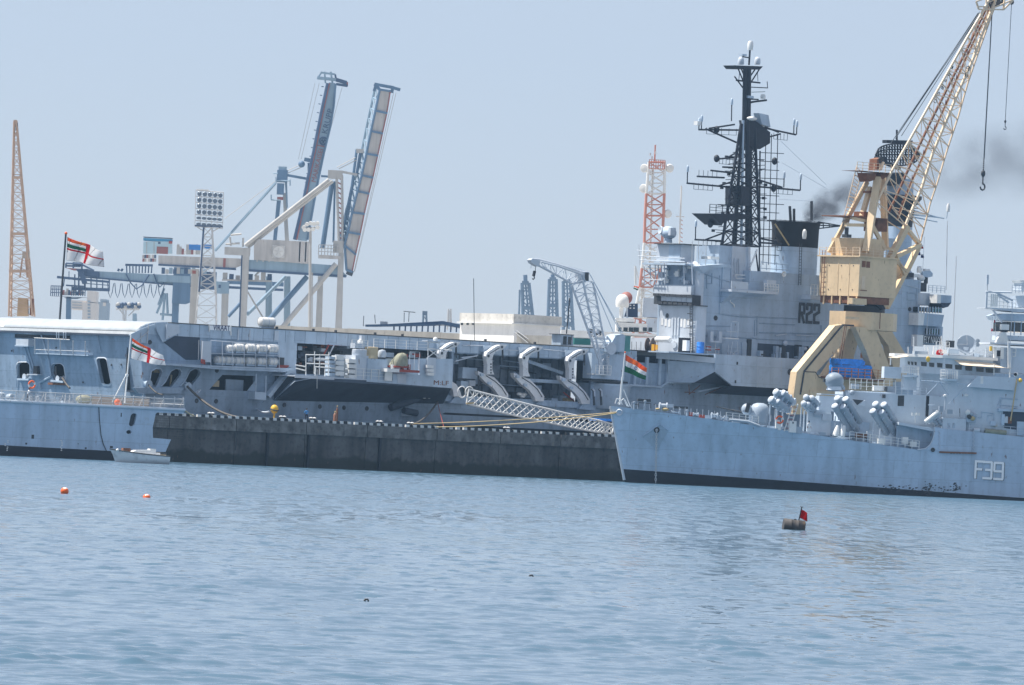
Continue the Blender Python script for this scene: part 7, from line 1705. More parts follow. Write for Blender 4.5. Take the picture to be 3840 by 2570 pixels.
    a,b = f.y(cC(745,1140),-.5),f.y(cC(850,1140),-.5);b.z = a.z;f.rail('platform_rail',CGR,a,b,7,3.0,.18);f.pbox('rail_platform',TAN,cC,(745,1140),(870,1165),-.4,3)
    f.pbox('leg_head_gear',CGR,cC,(830,1060),(885,1130),-.2,2)
    for k in range(8):f.pbox('trolley_gear',(CGR,CDK,TAN)[k % 3],cC,(205+k*36,1240+(k % 3)*8),(228+k*36,1285),4,6)
    f.pbeam('trolley_walkway',CGR,cC,(200,1282),(480,1290),3.6,.5);f.prod('trolley_strut',CGR,cC,(385,1260),(432,1215),3,.3)
    for p,q in (((245,1040),(250,1090)),((250,1028),(310,1022)),((320,1045),(318,1095)),((220,1080),(300,1075))):f.prod('roof_pipe',CGR,cC,p,q,.5,.3)
grey_sts_crane()

def blue_sts_crane():
    f = far('container_crane','farther blue container crane with lettered raised boom and long back girder','crane',cC(380,1540),2260)
    f.poly('boom',CBL2,cC,((806,165),(842,170),(832,300),(812,420),(778,560),(748,700),(716,870),(680,1062),(628,1058),(664,860),(694,700),(722,560),(768,330)),0,3)
    f.ptube('boom_flange',CDK,cC,((800,170),(765,330),(722,550),(690,700),(660,850),(612,1055)),-.2,.7);f.ptube('boom_flange',RBR,cC,((806,170),(770,335),(727,552),(695,702),(664,855),(622,1055)),-.5,.3)
    f.ptube('boom_edge',CBLUE,cC,((842,175),(832,300),(812,420),(778,560),(748,700),(716,870),(684,1055)),-.3,.35)
    a = f.y(cC(790,455),-.2);b = f.y(cC(825,318),-.2);d = (b - a).normalized();nrm = Vector((-d.z,0,d.x))
    text_mesh('boom_lettering','KRUPP',CDK,f,a+nrm*-.2,d,nrm,1.75,.03,(b - a).length)
    a2 = f.y(cC(730,730),-.2);b2 = f.y(cC(772,545),-.2);d2 = (b2 - a2).normalized();text_mesh('boom_lettering','MARIKAISEI',RBR,f,a2,d2,Vector((-d2.z,0,d2.x)),1.5,.03,(b2 - a2).length)
    c = f.y(cC(773,497),-.25);MB().lathe([(1.0,0),(1.4,0),(1.4,-.1),(1.0,-.1)],c,(0,1,0),20).put('boom_emblem',CDK,f)
    for s in (-1,0,1):MB().lathe([(.35,0),(.6,0),(.6,-.1),(.35,-.1)],c+Vector((s*.45,0,.35 if s == 0 else -.25)),(0,1,0),14).put('boom_emblem_ring',CDK,f)
    for a,b in ((760,525),(672,995)):f.pbeam('boom_band',RBR,cC,(a - 20,b - 4),(a+20,b+4),-.25,.6,.3)
    for dx in (-30,-55):f.prod('boom_rope',CGR,cC,(780+dx,170),(665+dx*.6,600),1,.09,n=4)
    f.prod('boom_rope',CGR,cC,(880,190),(800,480),1,.09,n=4)
    for k in range(14):t = k/13;f.prod('boom_walkway_post',CDK,cC,(775 - 110*t,190+640*t),(762 - 110*t,188+640*t),.5,.15)
    # boom tip machinery
    for p,q,w_ in (((738,140),(845,150),1.0),((760,110),(840,120),.6),((740,145),(765,105),.5),((845,150),(905,168),1.2),((845,175),(910,185),.8),((780,105),(785,170),.5),((815,105),(825,170),.6),((840,120),(845,150),.6)):f.pbeam('tip_frame',CBL2 if p[0] < 840 else CDK,cC,p,q,.5,w_)
    f.pbox('tip_sign',RBR,cC,(888,162),(912,188),.3,1)
    # back mast, stays
    f.poly('mast_leg',CBLUE,cC,((510,830),(532,832),(508,1060),(488,1060)),0,2);f.poly('mast_leg',CGR,cC,((543,790),(562,790),(578,1060),(556,1060)),6,2);f.poly('mast_leg',CBL2,cC,((552,690),(566,690),(572,870),(566,880)),3,2)
    f.pbox('mast_head',CBLUE,cC,(512,660),(568,730),0,4);f.pbox('mast_head_gear',CBL2,cC,(520,640),(565,665),.5,3);f.pbox('mast_cab',CBLUE,cC,(512,735),(548,800),.5,3)
    for p,q in (((505,720),(585,722)),((505,700),(505,740)),((585,715),(585,750)),((478,830),(530,832)),((478,800),(478,830)),((490,680),(515,680))):f.prod('mast_rail',CBL2,cC,p,q,-.2,.2)
    f.pbox('mast_band',RBR,cC,(512,812),(545,830),-.1,2)
    f.pbeam('fore_arm',CBLUE,cC,(568,690),(690,712),1,.8);f.pbeam('fore_arm',CBLUE,cC,(665,600),(716,610),1,1.2);f.pbeam('fore_arm',CBLUE,cC,(690,620),(690,710),1,.7);MB().ball(f.y(cC(650,628),1),1.1).put('arm_sheave',CBLUE,f,smooth=50)
    for p,q in (((568,665),(640,632)),((568,680),(650,645))):f.prod('stay_rope',CGR,cC,p,q,1,.12)
    f.prod('back_stay',CBL2,cC,(502,735),(160,1118),1,.48);f.prod('stay_rope',CGR,cC,(500,725),(215,935),1,.1)
    # long girder to the left, trolley rail, festoon
    f.poly('back_girder',CBL2,cR,((720,590),(900,600),(2600,690),(2600,850),(1900,800),(760,690)),0,3);f.poly('girder_nose',CDK,cR,((540,570),(730,560),(840,600),(930,605),(930,700),(700,680),(600,640)),-.3,3.5)
    f.poly('girder_flange',CDK,cR,((700,685),(1900,790),(2600,850),(2600,870),(1900,812),(700,705)),-.4,3.6);f.poly('nose_platform',RBR,cR,((375,545),(620,560),(620,590),(500,585)),-.2,3)
    for p,q in (((380,470),(640,480)),((380,470),(378,545)),((500,460),(500,550)),((640,480),(640,570)),((640,490),(840,590)),((380,510),(620,520))):f.prod('nose_rail',CDK,cR,p,q,-.3,.3)
    f.pbox('nose_house',CDK,cR,(490,450),(650,520),0,3)
    for p,q,w_ in (((235,695),(700,740),.8),((700,740),(1100,775),.7),((470,880),(1095,905),1.0),((380,830),(700,850),.5),((1088,720),(1088,905),.4),((980,740),(980,900),.35),((885,710),(885,890),.35),((790,690),(790,890),.4),((525,650),(525,870),.4),((590,600),(590,880),.5),((620,600),(690,800),1.6),((680,570),(690,850),.6),((430,600),(430,740),.25),((700,800),(1090,830),.25),((360,700),(340,850),.3)):f.pbeam('trolley_frame',CDK,cR,p,q,-1,w_)
    # columns, service platform
    f.poly('support_column',CBLUE,cR,((385,1020),(460,1020),(455,1600),(372,1600)),0,3);f.pbox('service_platform',CDK,cR,(125,1000),(720,1030),-2,5);f.poly('platform_corbel',CDK,cR,((340,1028),(640,1030),(560,1050),(400,1050)),-1,3)
    a,b = f.y(cR(130,1000),-2),f.y(cR(290,1005),-2);f.rail('platform_rail',CDK,a,b,6,3.2,.2);a,b = f.y(cR(470,1000),-2),f.y(cR(690,1008),-2);f.rail('platform_rail',CDK,a,b,7,3.2,.2)
    for k in range(12):f.pbox('platform_gear',(CDK,RBR,TAN,CGR)[k % 4],cR,(290+k*32,880+(k % 3)*25),(318+k*32,990),-1,1)
    for x in range(8):
        a0 = 1060+x*118;pts = [(a0,790+x*3),(a0+15,950),(a0+45,1035),(a0+75,950),(a0+100,800+x*3)];f.ptube('festoon_cable',CDK,cR,pts,.5,.14)
    for a0,w_,dpt in ((1360,380,250),(1815,220,220)):f.ptube('festoon_cable',CDK,cR,((a0,640),(a0+w_*.2,640+dpt*.6),(a0+w_*.45,640+dpt),(a0+w_*.7,640+dpt*.75),(a0+w_,655)),-.6,.22)
    # upper walkway, winch house in two blues
    for p,q in (((1350,495),(1800,505)),((1230,600),(1250,560)),((1280,600),(1310,560))):f.pbeam('upper_walkway',CDK,cR,p,q,.5,.7)
    for k in range(9):f.prod('walkway_post',CDK,cR,(1370+k*52,500),(1375+k*50,630),.5,.22)
    f.poly('winch_house',mat('winch house pale blue',(.42,.58,.66),.5,var=.06),cR,((1645,115),(2105,112),(2105,310),(1640,310)),0,6)
    f.pbox('winch_house_fascia',mat('winch house blue',(.04,.25,.46),.5,var=.05),cR,(1645,55),(2110,118),-.2,6);f.pbox('winch_house_roof',CDK,cR,(1640,42),(2115,56),-.5,6.4)
    f.pbox('winch_shutter',RBR,cR,(1865,195),(2045,320),-.25,0);f.pbox('winch_window',CDK,cR,(1885,120),(1925,155),-.25,0);f.pbox('fan_hood',REDP,cR,(2062,105),(2115,150),-.8,0)
    for a in (1700,1820):f.prod('house_seam',CGR,cR,(a,120),(a,310),-.05,.12)
    for k in range(14):f.pbox('winch_gear',(TAN,CDK,RBR,CGR,WHITE)[k % 5],cR,(1630+(k % 7)*32,330+(k //7)*60),(1660+(k % 7)*32,385+(k //7)*60),.2,1.5)
    for k in range(10):f.pbox('winch_gear',(TAN,CGR,RBR,WHITE)[k % 4],cS,(200+k*28,180+(k % 4)*25),(226+k*28,300),.6,2)
    # blue trolley tower right of the house and its column
    f.pbox('blue_sheet',mat('blue sheeting',(.03,.2,.58),.4,var=.2,vscale=.6),cS,(345,180),(480,250),.5,1.2);f.pbox('blue_sheet',MATS['blue sheeting'],cS,(520,180),(615,235),.5,1.2)
    f.poly('trolley_tower',CBLUE,cS,((165,450),(360,455),(355,870),(300,890),(140,880)),-1,4);f.poly('support_column',CBLUE,cS,((145,880),(222,885),(210,1200),(135,1200)),0,3)
    f.pbox('trolley_girder',CBL2,cS,(-20,540),(360,640),-1.3,2);f.pbox('trolley_cab',CDK,cS,(455,500),(660,720),1,4);f.pbox('trolley_beam',CBLUE,cS,(800,600),(1465,680),2,4);f.pbeam('trolley_bar',CDK,cS,(820,690),(1465,722),2,.8)
    for k in range(12):f.pbox('trolley_gear',(CDK,CGR,CBL2)[k % 3],cS,(20+k*45,455+(k % 2)*20),(55+k*45,530),-1.5,0)
    f.pbox('drive_house',CBL2,cS,(660,620),(815,770),1,4);f.pbox('drive_window',CDK,cS,(695,660),(722,700),.9,1)
    for p,q in (((0,1010),(140,1020)),((-40,1000),(60,760)),((30,1080),(60,760)),((-20,900),(50,700)),((80,760),(90,1000))):f.prod('tower_strut',CBL2,cS,p,q,1,.4)
blue_sts_crane()

def lattice(f,m,corners_b,corners_t,n,rl,rb,name='lattice'):
    """four-leg lattice: legs and bracing bars are parts of their own"""
    for b,t in zip(corners_b,corners_t):f.rod('leg',m,b,t,rl,6)
    for i in range(n):
        a = [b.lerp(t,i/n) for b,t in zip(corners_b,corners_t)];c = [b.lerp(t,(i+1)/n) for b,t in zip(corners_b,corners_t)]
        for j in range(4):
            k = (j+1) % 4;f.rod('brace',m,a[j],c[k],rb,4);f.rod('brace',m,a[k],c[j],rb,4);f.rod('ring_bar',m,c[j],c[k],rb,4)
def quad(f,c,pl,pr,d):
    l,r = f.y(c(*pl),0),f.y(c(*pr),0);return [l,r,r+Vector((0,d,0)),l+Vector((0,d,0))]

def jib_left():
    f = far('crane_jib','slender orange lattice crane jib rising at the far left','crane',cA(180,1560),1350)
    J = mat('faded orange jib paint',(.48,.34,.25),.6,var=.15,rust=.2)
    b = quad(f,cB,(80,160),(296,160),6.5);t = quad(f,cA,(128,135),(150,135),1);lattice(f,J,b,t,22,.19,.055)
    f.pbox('jib_tip',J,cA,(124,122),(154,150),-.2,1.2);f.pbox('tip_rope_guard',DARK,cA,(145,150),(160,215),-.2,.6)
    f.poly('jib_base',mat('jib base tan',(.45,.33,.2),.6),cB,((165,-10),(250,0),(255,160),(155,160)),1,3)
    for b_,w_ in ((650,8),(1165,8),(1505,8)):
        a0,a1 = {650:(108,205),1165:(95,250),1505:(82,285)}[b_];f.pbeam('tie_frame',J,cA,(a0,b_),(a1,b_),-.3,.5)
    f.pbox('cabin',CONCL,cA,(205,1325),(265,1390),.5,3);f.pbeam('cabin_strut',J,cA,(205,1390),(182,1568),.5,.3);f.pbeam('cabin_strut',J,cA,(240,1390),(255,1568),.5,.5)
    f.pbox('counter_truss',RUST,cB,(277,0),(300,150),2,4)
jib_left()

GAL = mat('pale lattice paint',(.50,.51,.52),.5,var=.1)
def flood_tower():
    f = far('floodlight_tower','tall white lattice floodlight tower with a panel of round lamps','light tower',cC(110,1540),1500)
    lattice(f,GAL,quad(f,cC,(45,1560),(165,1560),5),quad(f,cC,(62,1360),(165,1360),4),3,.11,.05);lattice(f,GAL,quad(f,cC,(66,1355),(162,1358),4),quad(f,cC,(96,985),(142,985),2),7,.17,.08)
    f.prod('cable_trunk',CDK,cC,(96,985),(70,1350),-.1,.2)
    f.pbox('ladder_column',CGR,cS,(375,470),(425,1150),1,2);f.pbox('sign',RBR,cS,(385,490),(425,530),.9,1)
    P = lambda u,v:f.y(cC(52+(u*157) - v*6,775+v*205+u*12),0)
    for i in range(7):f.rod('panel_bar',GAL,P(0,i/6),P(1,i/6),.1)
    for j in range(6):f.rod('panel_post',GAL,P(j/5,0),P(j/5,1),.07)
    f.pbox('panel_cap',WHITE,cC,(55,768),(125,778),-.2,.6);f.pbeam('panel_platform',CDK,cC,(46,975),(205,982),.3,1.0,.3)
    for a,b in (((60,985),(95,1005)),((190,985),(145,1010))):f.prod('panel_knee',GAL,cC,a,b,.2,.12)
    LM = mat('floodlight glass',(.1,.14,.2),.2,var=.15)
    src = None
    for i in range(6):
        for j in range(5):
            c = P((j+.72)/5.3,(i+.55)/6)
            if src is None:
                src = MB().lathe([(0,-.05),(.42,-.08),(.48,0),(.42,.3),(.2,.5),(0,.5)],(0,0,0),(0.1,1,.15),12).put('floodlight',LM,f,smooth=40);o = src
            else:o = bpy.data.objects.new('floodlight',src.data);COL.objects.link(o);o.parent = f.o
            o.location = c+Vector((0,-.15,0));o.scale = (1,1,1) if i < 4 else (1.1,1,.65)
flood_tower()
def flood_pole():
    f = far('floodlight_pole','thin pole with a crown of small white floodlights before the grey container crane','light pole',cC(697,1540),1450)
    f.rod('pole',CGR,f.y(cC(695,1560),0),f.y(cC(700,985),0),.28,8);f.prod('ladder',CGR,cC,(708,1240),(705,1560),.3,.07);f.prod('ladder',CGR,cC,(713,1240),(711,1560),.3,.07)
    f.pbeam('head_frame',CGR,cC,(655,990),(748,985),0,.3);f.pbeam('head_frame',CGR,cC,(665,970),(742,968),0,.2)
    for a,b in ((662,985),(680,968),(700,962),(720,965),(740,962),(668,998),(690,998),(715,995),(740,985)):MB().lathe([(0,-.1),(.45,-.1),(.4,.3),(0,.5)],f.y(cC(a,b),-.2),(0.1,1,.3),10).put('floodlight',WHITE,f,smooth=40)
flood_pole()
def flood_small():
    f = far('stadium_light','hazy low floodlight frame above the carrier stern deck','light tower',cR(1400,1400),2500)
    for p,q,r in (((1310,1200),(1325,1450),.35),((1360,1200),(1350,1450),.35),((1240,1210),(1340,1330),.25),((1520,1215),(1400,1330),.25),((1200,1210),(1580,1215),.5),((1200,1130),(1590,1135),.2),((1200,1130),(1200,1210),.2),((1585,1135),(1575,1215),.2)):f.prod('frame_bar',GAL,cR,p,q,0,r)
    for k in range(14):a = 1235+(k % 7)*56;b = 1140 if k < 7 else 1180;MB().ball(f.y(cR(a+(k % 2)*8,b),-.2),.75).put('floodlight',CDK if k % 3 else CGR,f,smooth=50)
    f.poly('ladder_house',CBL2,cR,((1470,1290),(1530,1290),(1540,1450),(1465,1450)),.5,3)
flood_small()

def radio_tower():
    f = far('telecom_tower','red and white lattice radio tower with round dish aerials beside the island','tower',cG(170,1560),1300)
    RT = mat('tower red',(.55,.24,.18),.5,var=.12);WT = mat('tower white',(.72,.72,.7),.5,var=.06)
    lv = [(1900,80,255,WT),(1560,96,242,RT),(1420,105,235,WT),(1250,120,230,WT),(1085,126,233,RT),(960,130,238,RT),(830,140,241,RT)]
    cB_ = cT
    rows = [(cT,1060,385,880,RT),(cT,690,420,925,WT),(cT,385,465,880,WT),(cT,90,520,790,RT),(cG,1390,106,218,WT),(cG,1240,120,225,RT),(cG,1080,125,233,RT),(cG,950,132,238,WT),(cG,765,147,241,RT)]
    prev = None
    for c,b,a0,a1,m_ in rows:
        l,r = f.y(c(a0,b),0),f.y(c(a1,b),0);d = (r.x - l.x)*.8;q = [l,r,r+Vector((0,d,0)),l+Vector((0,d,0))]
        for j in range(4):f.rod('ring_bar',m_,q[j],q[(j+1) % 4],.14,5)
        if prev:
            nsub = 2 if b != 765 else 3
            for s in range(nsub):
                A = [x.lerp(y,s/nsub) for x,y in zip(prev,q)];B = [x.lerp(y,(s+1)/nsub) for x,y in zip(prev,q)]
                for j in range(4):
                    k = (j+1) % 4;f.rod('brace',pm,A[j],B[k],.11,4);f.rod('brace',pm,A[k],B[j],.11,4);f.rod('ring_bar',pm,B[j],B[k],.09,4)
            for j in range(4):f.rod('leg',pm,prev[j],q[j],.24,6)
        prev,pm = q,m_
    l,r = f.y(cT(385,1060),0),f.y(cT(880,1060),0)
    for p in (l,r,r+Vector((0,10,0)),l+Vector((0,10,0))):f.rod('leg',WT,Vector((p.x,p.y,2)),p,.3)
    f.pbox('top_platform',RT,cG,(147,800),(240,806),-.5,4);a,b = f.y(cG(147,802),-.5),f.y(cG(240,804),-.5);b.z = a.z;f.rail('top_rail',RT,a,b,8,1.6,.1)
    f.prod('spire',RT,cG,(180,765),(184,665),1.5,.15);f.prod('cable_trunk',WT,cG,(170,800),(150,1390),1,.22);f.prod('cable_trunk',WT,cT,(580,0),(560,700),1,.35);f.prod('cable_trunk',RT,cT,(530,700),(520,1060),1,.3)
    for a,b in ((165,740),(155,720),(186,712)):f.pbox('aerial',WT,cG,(a - 4,b - 8),(a+4,b+8),1,1.6)
    for a,b,s in ((120,802,-1),(114,921,-1),(270,802,1),(258,1070,1),(170,1440,-1)):
        MB().lathe([(0,.4),(.68,.3),(.8,0),(.76,-.28),(.6,-.35),(0,-.4)],f.y(cG(a,b),.5),(.35*s,-1,0),16).put('dish_aerial',WT,f,smooth=50);f.prod('dish_arm',RT,cG,(a,b),(a - s*28,b+4),1,.12)
    # aerial mast beside it
    f.prod('side_mast',WT,cG,(338,905),(325,1290),3,.16);f.prod('side_mast_arm',WT,cG,(305,1085),(355,1088),3,.1)
    for k in range(7):f.prod('side_mast_lacing',RT,cG,(328,1100+k*25),(345,1112+k*25),3,.07)
radio_tower()

def hazy_towers():
    HT = mat('far tower paint',(.14,.20,.28),.7)
    for i,(b0,b1,t0,t1,yb,yt,cap,lab) in enumerate(((728,838,712,768,712,272,205,'hazy lattice tower, leftmost of three beside the deck crane boom'),(920,1015,942,998,715,240,200,'hazy lattice tower, middle of three between white building and deck crane'),(1060,1150,1058,1118,660,258,252,'hazy lattice tower, rightmost of three and partly behind deck crane'))):
        f = far('lattice_tower',lab,'tower',cE((b0+b1)/2,yb),2900+150*i,'hazy lattice towers on the far shore')
        B = quad(f,cE,(b0,yb+160),(b1,yb+160),14);T = quad(f,cE,(t0,yt),(t1,yt),8)
        for b,t in zip(B,T):f.rod('leg',HT,b,t,.75,6)
        for k in range(6):
            A_ = [b.lerp(t,.3+k*.11) for b,t in zip(B,T)];C_ = [b.lerp(t,.41+k*.11) for b,t in zip(B,T)]
            f.rod('brace',HT,A_[0],C_[1],.3,4);f.rod('brace',HT,A_[1],C_[0],.3,4)
        for k in (.36,.65,1.0):q = [b.lerp(t,k) for b,t in zip(B,T)];f.beam('tie_beam',HT,q[0],q[1],1.6)
        f.poly('head',HT,cE,((t0+2,yt+5),(t1 - 2,yt+5),(t1+2,yt - 2),((t0+t1)/2+5,yt - 12),((t0+t1)/2 - 5,yt - 12),(t0 - 2,yt - 2)),0,8);f.prod('spire',HT,cE,((t0+t1)/2,yt - 10),((t0+t1)/2 - 2,cap),4,.9)
        f.prod('inner_column',HT,cE,((b0+b1)/2,yb),((t0+t1)/2,yt),6,.4)
    for a,b,lab in ((685,340,'thin hazy mast with small box left of the lattice towers'),):
        f = far('radio_mast',lab,'mast',cE(688,690),2500);f.prod('pole',HT,cE,(692,330),(680,760),0,.35);f.pbox('box',HT,cE,(668,630),(712,665),-1,2);f.prod('stay',HT,cE,(692,330),(668,760),0,.15)
    for c,pts,lab in ((cD,((2030,60),(2040,160)),'small hazy water tower above the blue shed roof'),(cD,((2255,40),(2260,170)),'short lattice mast by the right end of the blue shed')):
        f = far('lattice_mast',lab,'mast',c(*pts[1]),1700)
        w_ = 18
        if pts[0][0] < 2100:
            f.pbox('tank',HT,c,(2012,65),(2055,105),0,3)
            for dx in (-14,14):f.prod('leg',HT,c,(2033+dx,100),(2033+dx*1.3,200),0,.25)
            f.prod('brace',HT,c,(2019,105),(2047,150),0,.12)
        else:
            for dx in (-1,1):f.prod('leg',GAL,c,(2260+dx*10,45),(2257+dx*20,240),0,.2)
            for k in range(6):f.prod('brace',GAL,c,(2250 - k,60+k*20),(2270+k,80+k*20),0,.12);f.prod('brace',GAL,c,(2270+k,60+k*20),(2250 - k,80+k*20),0,.12)
hazy_towers()

def buildings():
    WB = mat('whitewashed wall',(.86,.85,.83),.8,var=.05,streak=.12,dirt=.08);DIRTY = mat('stained parapet',(.6,.58,.54),.85,var=.12,streak=.3,dirt=.25)
    f = far('white_building','flat-roofed white building with stained parapet behind the carrier deck','building',cE(400,780),1135,yaw=math.radians(-55))
    def W3(*pts):return pts
    P = lambda a,b,y=0:f.y(cE(a,b),y)
    z0 = 5.0
    a,b = P(188,700),P(642,720);f.box('wall',WB,a.x,b.x,0,9,z0,P(400,605).z)
    f.box('parapet',DIRTY,P(196,600).x,P(650,610).x,-.25,9.2,P(400,605).z+.01,P(400,528).z);f.box('ledge',WHITE,P(196,600).x - .1,P(660,610).x,-.7,9.3,P(400,612).z,P(400,604).z+.02)
    for a,b in ((205,612),(254,612),(298,610)):f.pbox('window',LGLASS,cE,(a - 9,b - 12),(a+9,b+14),-.06,0)
    # concrete wall behind the carrier
    g = far('concrete_wall','long pale concrete parapet wall running behind the flight deck','wall',cD(1500,250),1150,yaw=math.radians(-25))
    q = [g.y(cD(*p),0) for p in ((810,212),(1400,210),(1500,212),(2240,275),(2300,290))];n = 10
    xs = [g.y(cD(a,250),0).x for a in np.linspace(640,2350,n+1)]
    for k in range(n):
        a = 640+171*(k+.5);zt = g.y(cD(a,195+max(0,(a - 640))*.043),0).z;g.box('wall_panel',CONCL,xs[k]+.02,xs[k+1] - .02,0,.8,4,zt - .05*(k % 2))
    g2 = far('concrete_wall','pale concrete wall right of the white building with a stair','wall',cE(850,760),1125,yaw=math.radians(-30))
    for k in range(4):a0 = 665+k*94;g2.box('wall_panel',CONCL,g2.y(cE(a0,750),0).x+.02,g2.y(cE(a0+94,750),0).x - .02,0,.8,4,g2.y(cE(800,712),0).z)
    for k in range(9):g2.pbox('stair_step',CONCL,cE,(650+k*12,690+k*11),(672+k*12,700+k*11),-1.2,-.1)
    for p,q in (((645,685),(760,775)),((660,670),(765,745))):g2.prod('stair_rail',GAL,cE,p,q,-1.2,.07)
    # blue roofed open shed
    s = far('open_shed','long open shed with dark blue roof and posts behind concrete wall','shed',cD(1900,230),1240)
    SB = mat('blue roof sheet',(.035,.075,.15),.5,var=.15);s.poly('roof',SB,cD,((1480,197),(2200,157),(2420,200),(2420,225),(2200,190),(1560,200)),0,14)
    s.pbeam('gutter',SB,cD,(1490,200),(2130,190),-.2,.4);s.poly('gable',SB,cD,((2120,195),(2200,160),(2420,205),(2420,235),(2200,190)),-.3,.3)
    for k in range(13):s.pbox('post',CDK,cD,(1745+k*52,190+max(0,k - 7)*3),(1756+k*52,260),0,.4)
    s.pbox('roof_tank',CGR,cD,(1625,160),(1690,190),2,5)
    # hazy city blocks
    HB = mat('far block pale',(.62,.58,.54),.8,var=.06);HB2 = mat('far block grey',(.30,.36,.42),.8,var=.06)
    t = far('apartment_block','hazy pale high-rise apartment block behind the carrier stern','building',cR(760,1370),3100)
    t.pbox('tower',HB,cR,(655,1110),(865,1480),0,20);t.pbox('tower_top',HB,cR,(730,920),(865,1109),0,20);t.pbox('wing',HB,cR,(470,1070),(690,1230),4,24)
    for k in range(6):t.pbox('window',HB2,cR,(735,1080+k*52),(778,1110+k*52),-.4,.2)
    for k in range(3):t.pbox('balcony_strip',HB2,cR,(480,1100+k*45),(640,1118+k*45),3.6,4.2)
    t2 = far('office_block','hazy blue-grey office block right of the pale apartment block','building',cR(960,1370),3250);t2.pbox('tower',HB2,cR,(870,1100),(1045,1480),0,20);t2.pbox('tower_top',HB2,cR,(940,1055),(1045,1099),0,20);t2.pbox('side_strip',HB,cR,(985,1110),(1030,1170),-.5,.2)
    # land
    MB().box(-700,900,1085,3350,-2,4.6).put('shore_ground',CONCL,kind='structure')
buildings()

def white_ship():
    f = far('white_ship','white ship superstructure with dark funnel seen behind the radio tower','ship',cT(500,1050),1180)
    Wm = WHITE;P = lambda a,b,y=0:f.y(cT(a,b),y)
    f.pbox('hull',GREYL,cE,(1040,775),(1900,900),-1,12)
    f.pbox('deckhouse',Wm,cE,(1040,665),(1480,745),0,10);f.pbox('upper_deck',Wm,cT,(-60,970),(900,1060),-.5,12);f.pbox('bridge',Wm,cT,(60,780),(660,969),0,10);f.pbox('bridge_roof',Wm,cT,(50,690),(420,779),1,9);f.pbox('aft_house',GREYL,cT,(590,300),(870,690),4,9);f.pbox('aft_lower',GREYL,cT,(660,700),(900,968),3,9)
    for a,b in ((100,155),(200,280),(305,390),(400,500),(580,655),(690,760)):f.pbox('window',LGLASS,cT,(a,880),(b,960),-.06,.05)
    f.poly('funnel',mat('ship funnel blue',(.03,.055,.11),.5),cT,((215,665),(270,500),(310,415),(480,410),(480,680)),3,4)
    for k in range(4):f.pbox('funnel_louvre',WHITE,cT,(320+(k % 2)*70,435+(k //2)*55),(350+(k % 2)*70,460+(k //2)*55),2.9,3)
    MB().lathe([(0,0),(1.05,0),(1.15,.4),(1.15,1.1),(.95,1.75),(.5,2.1),(0,2.2)],P(175,485,2),n=18).put('radome',WHITE,f,smooth=60);f.prod('radome_post',WHITE,cT,(165,485),(165,780),2,.3);f.prod('radome_post',WHITE,cT,(130,500),(130,690),2,.12)
    MB().lathe([(0,.3),(1.0,.1),(1.1,-.05),(.9,-.1),(0,.1)],P(250,305,2),(-.3,-1,.2),18).put('dish',RBR,f,smooth=50);f.prod('dish_post',GREYL,cT,(270,340),(270,690),2.2,.15)
    for p,q in (((1660,130),(1660,290)),((1672,290),(1665,130)),((1690,240),(1665,130))):f.prod('signal_mast',WHITE,cE,p,q,3,.1)
white_ship()

# ------------------------------------------------------------------ flags
FW = mat('flag white cloth',(.85,.85,.85),.9,var=.04);FO = mat('flag saffron cloth',(.85,.22,.03),.9,var=.04);FGN = mat('flag green cloth',(.02,.22,.10),.9,var=.04);FRD = mat('flag red cloth',(.72,.02,.03),.9,var=.04);FBL = mat('flag blue cloth',(.03,.05,.3),.9)
for _m in (FW,FO,FGN,FRD,FBL):
    _n = _m.node_tree;_b = _n.nodes['Principled BSDF'];_t = _n.nodes.new('ShaderNodeBsdfTranslucent');_x = _n.nodes.new('ShaderNodeMixShader');_x.inputs[0].default_value = .6
    _n.links.new(_b.inputs['Base Color'].links[0].from_socket,_t.inputs['Color']);_n.links.new(_b.outputs[0],_x.inputs[1]);_n.links.new(_t.outputs[0],_x.inputs[2]);_n.links.new(_x.outputs[0],_n.nodes['Material Output'].inputs['Surface'])
def flag(name,label,fr,f,tl,bl,tr,br,y,pattern,wave=.22,group=None,sag=.0,n=40,m=26):
    """cloth traced by its four picture corners; pattern(u,v) -> material, v from the top"""
    a,b,c,d = (fr.y(f(*p),y) for p in (tl,bl,tr,br))
    o_ = Fr(name,label,'flag',fr.world(a),fr.yaw,group)
    rows = {}
    P = lambda u,v:(a.lerp(c,u).lerp(b.lerp(d,u),v) - a)+Vector((0,wave*math.sin(u*8.5+v*2.2)*min(1,u*3)+.1*wave*math.sin(u*21),-sag*math.sin(math.pi*u) - .06*wave*math.sin(u*9+1)))
    for i in range(n):
        for j in range(m):
            mt = pattern((i+.5)/n,(j+.5)/m)
            mb = rows.setdefault(mt[0],(mt[1],MB()))[1]
            q = [P(i/n,j/m),P((i+1)/n,j/m),P((i+1)/n,(j+1)/m),P(i/n,(j+1)/m)]
            mb.add(q,[(0,1,2,3)])
    import bmesh
    for nm,(mt,mb) in rows.items():
        ob = mb.put(nm,mt,o_)
        bm = bmesh.new();bm.from_mesh(ob.data);bmesh.ops.remove_doubles(bm,verts=bm.verts,dist=1e-5);bm.to_mesh(ob.data);bm.free()
        ob.data.polygons.foreach_set('use_smooth',[True]*len(ob.data.polygons))
        s = ob.modifiers.new('cloth','SOLIDIFY');s.thickness = .012
    return o_
def ensign(u,v):
    if abs(u - .5) < .04 or abs(v - .5) < .052:return ('red_cross',FRD)
    if u < .45 and v < .43:
        return ('saffron_stripe',FO) if v < .145 else ('white_field',FW) if v < .285 else ('green_stripe',FGN)
    return ('white_field',FW)
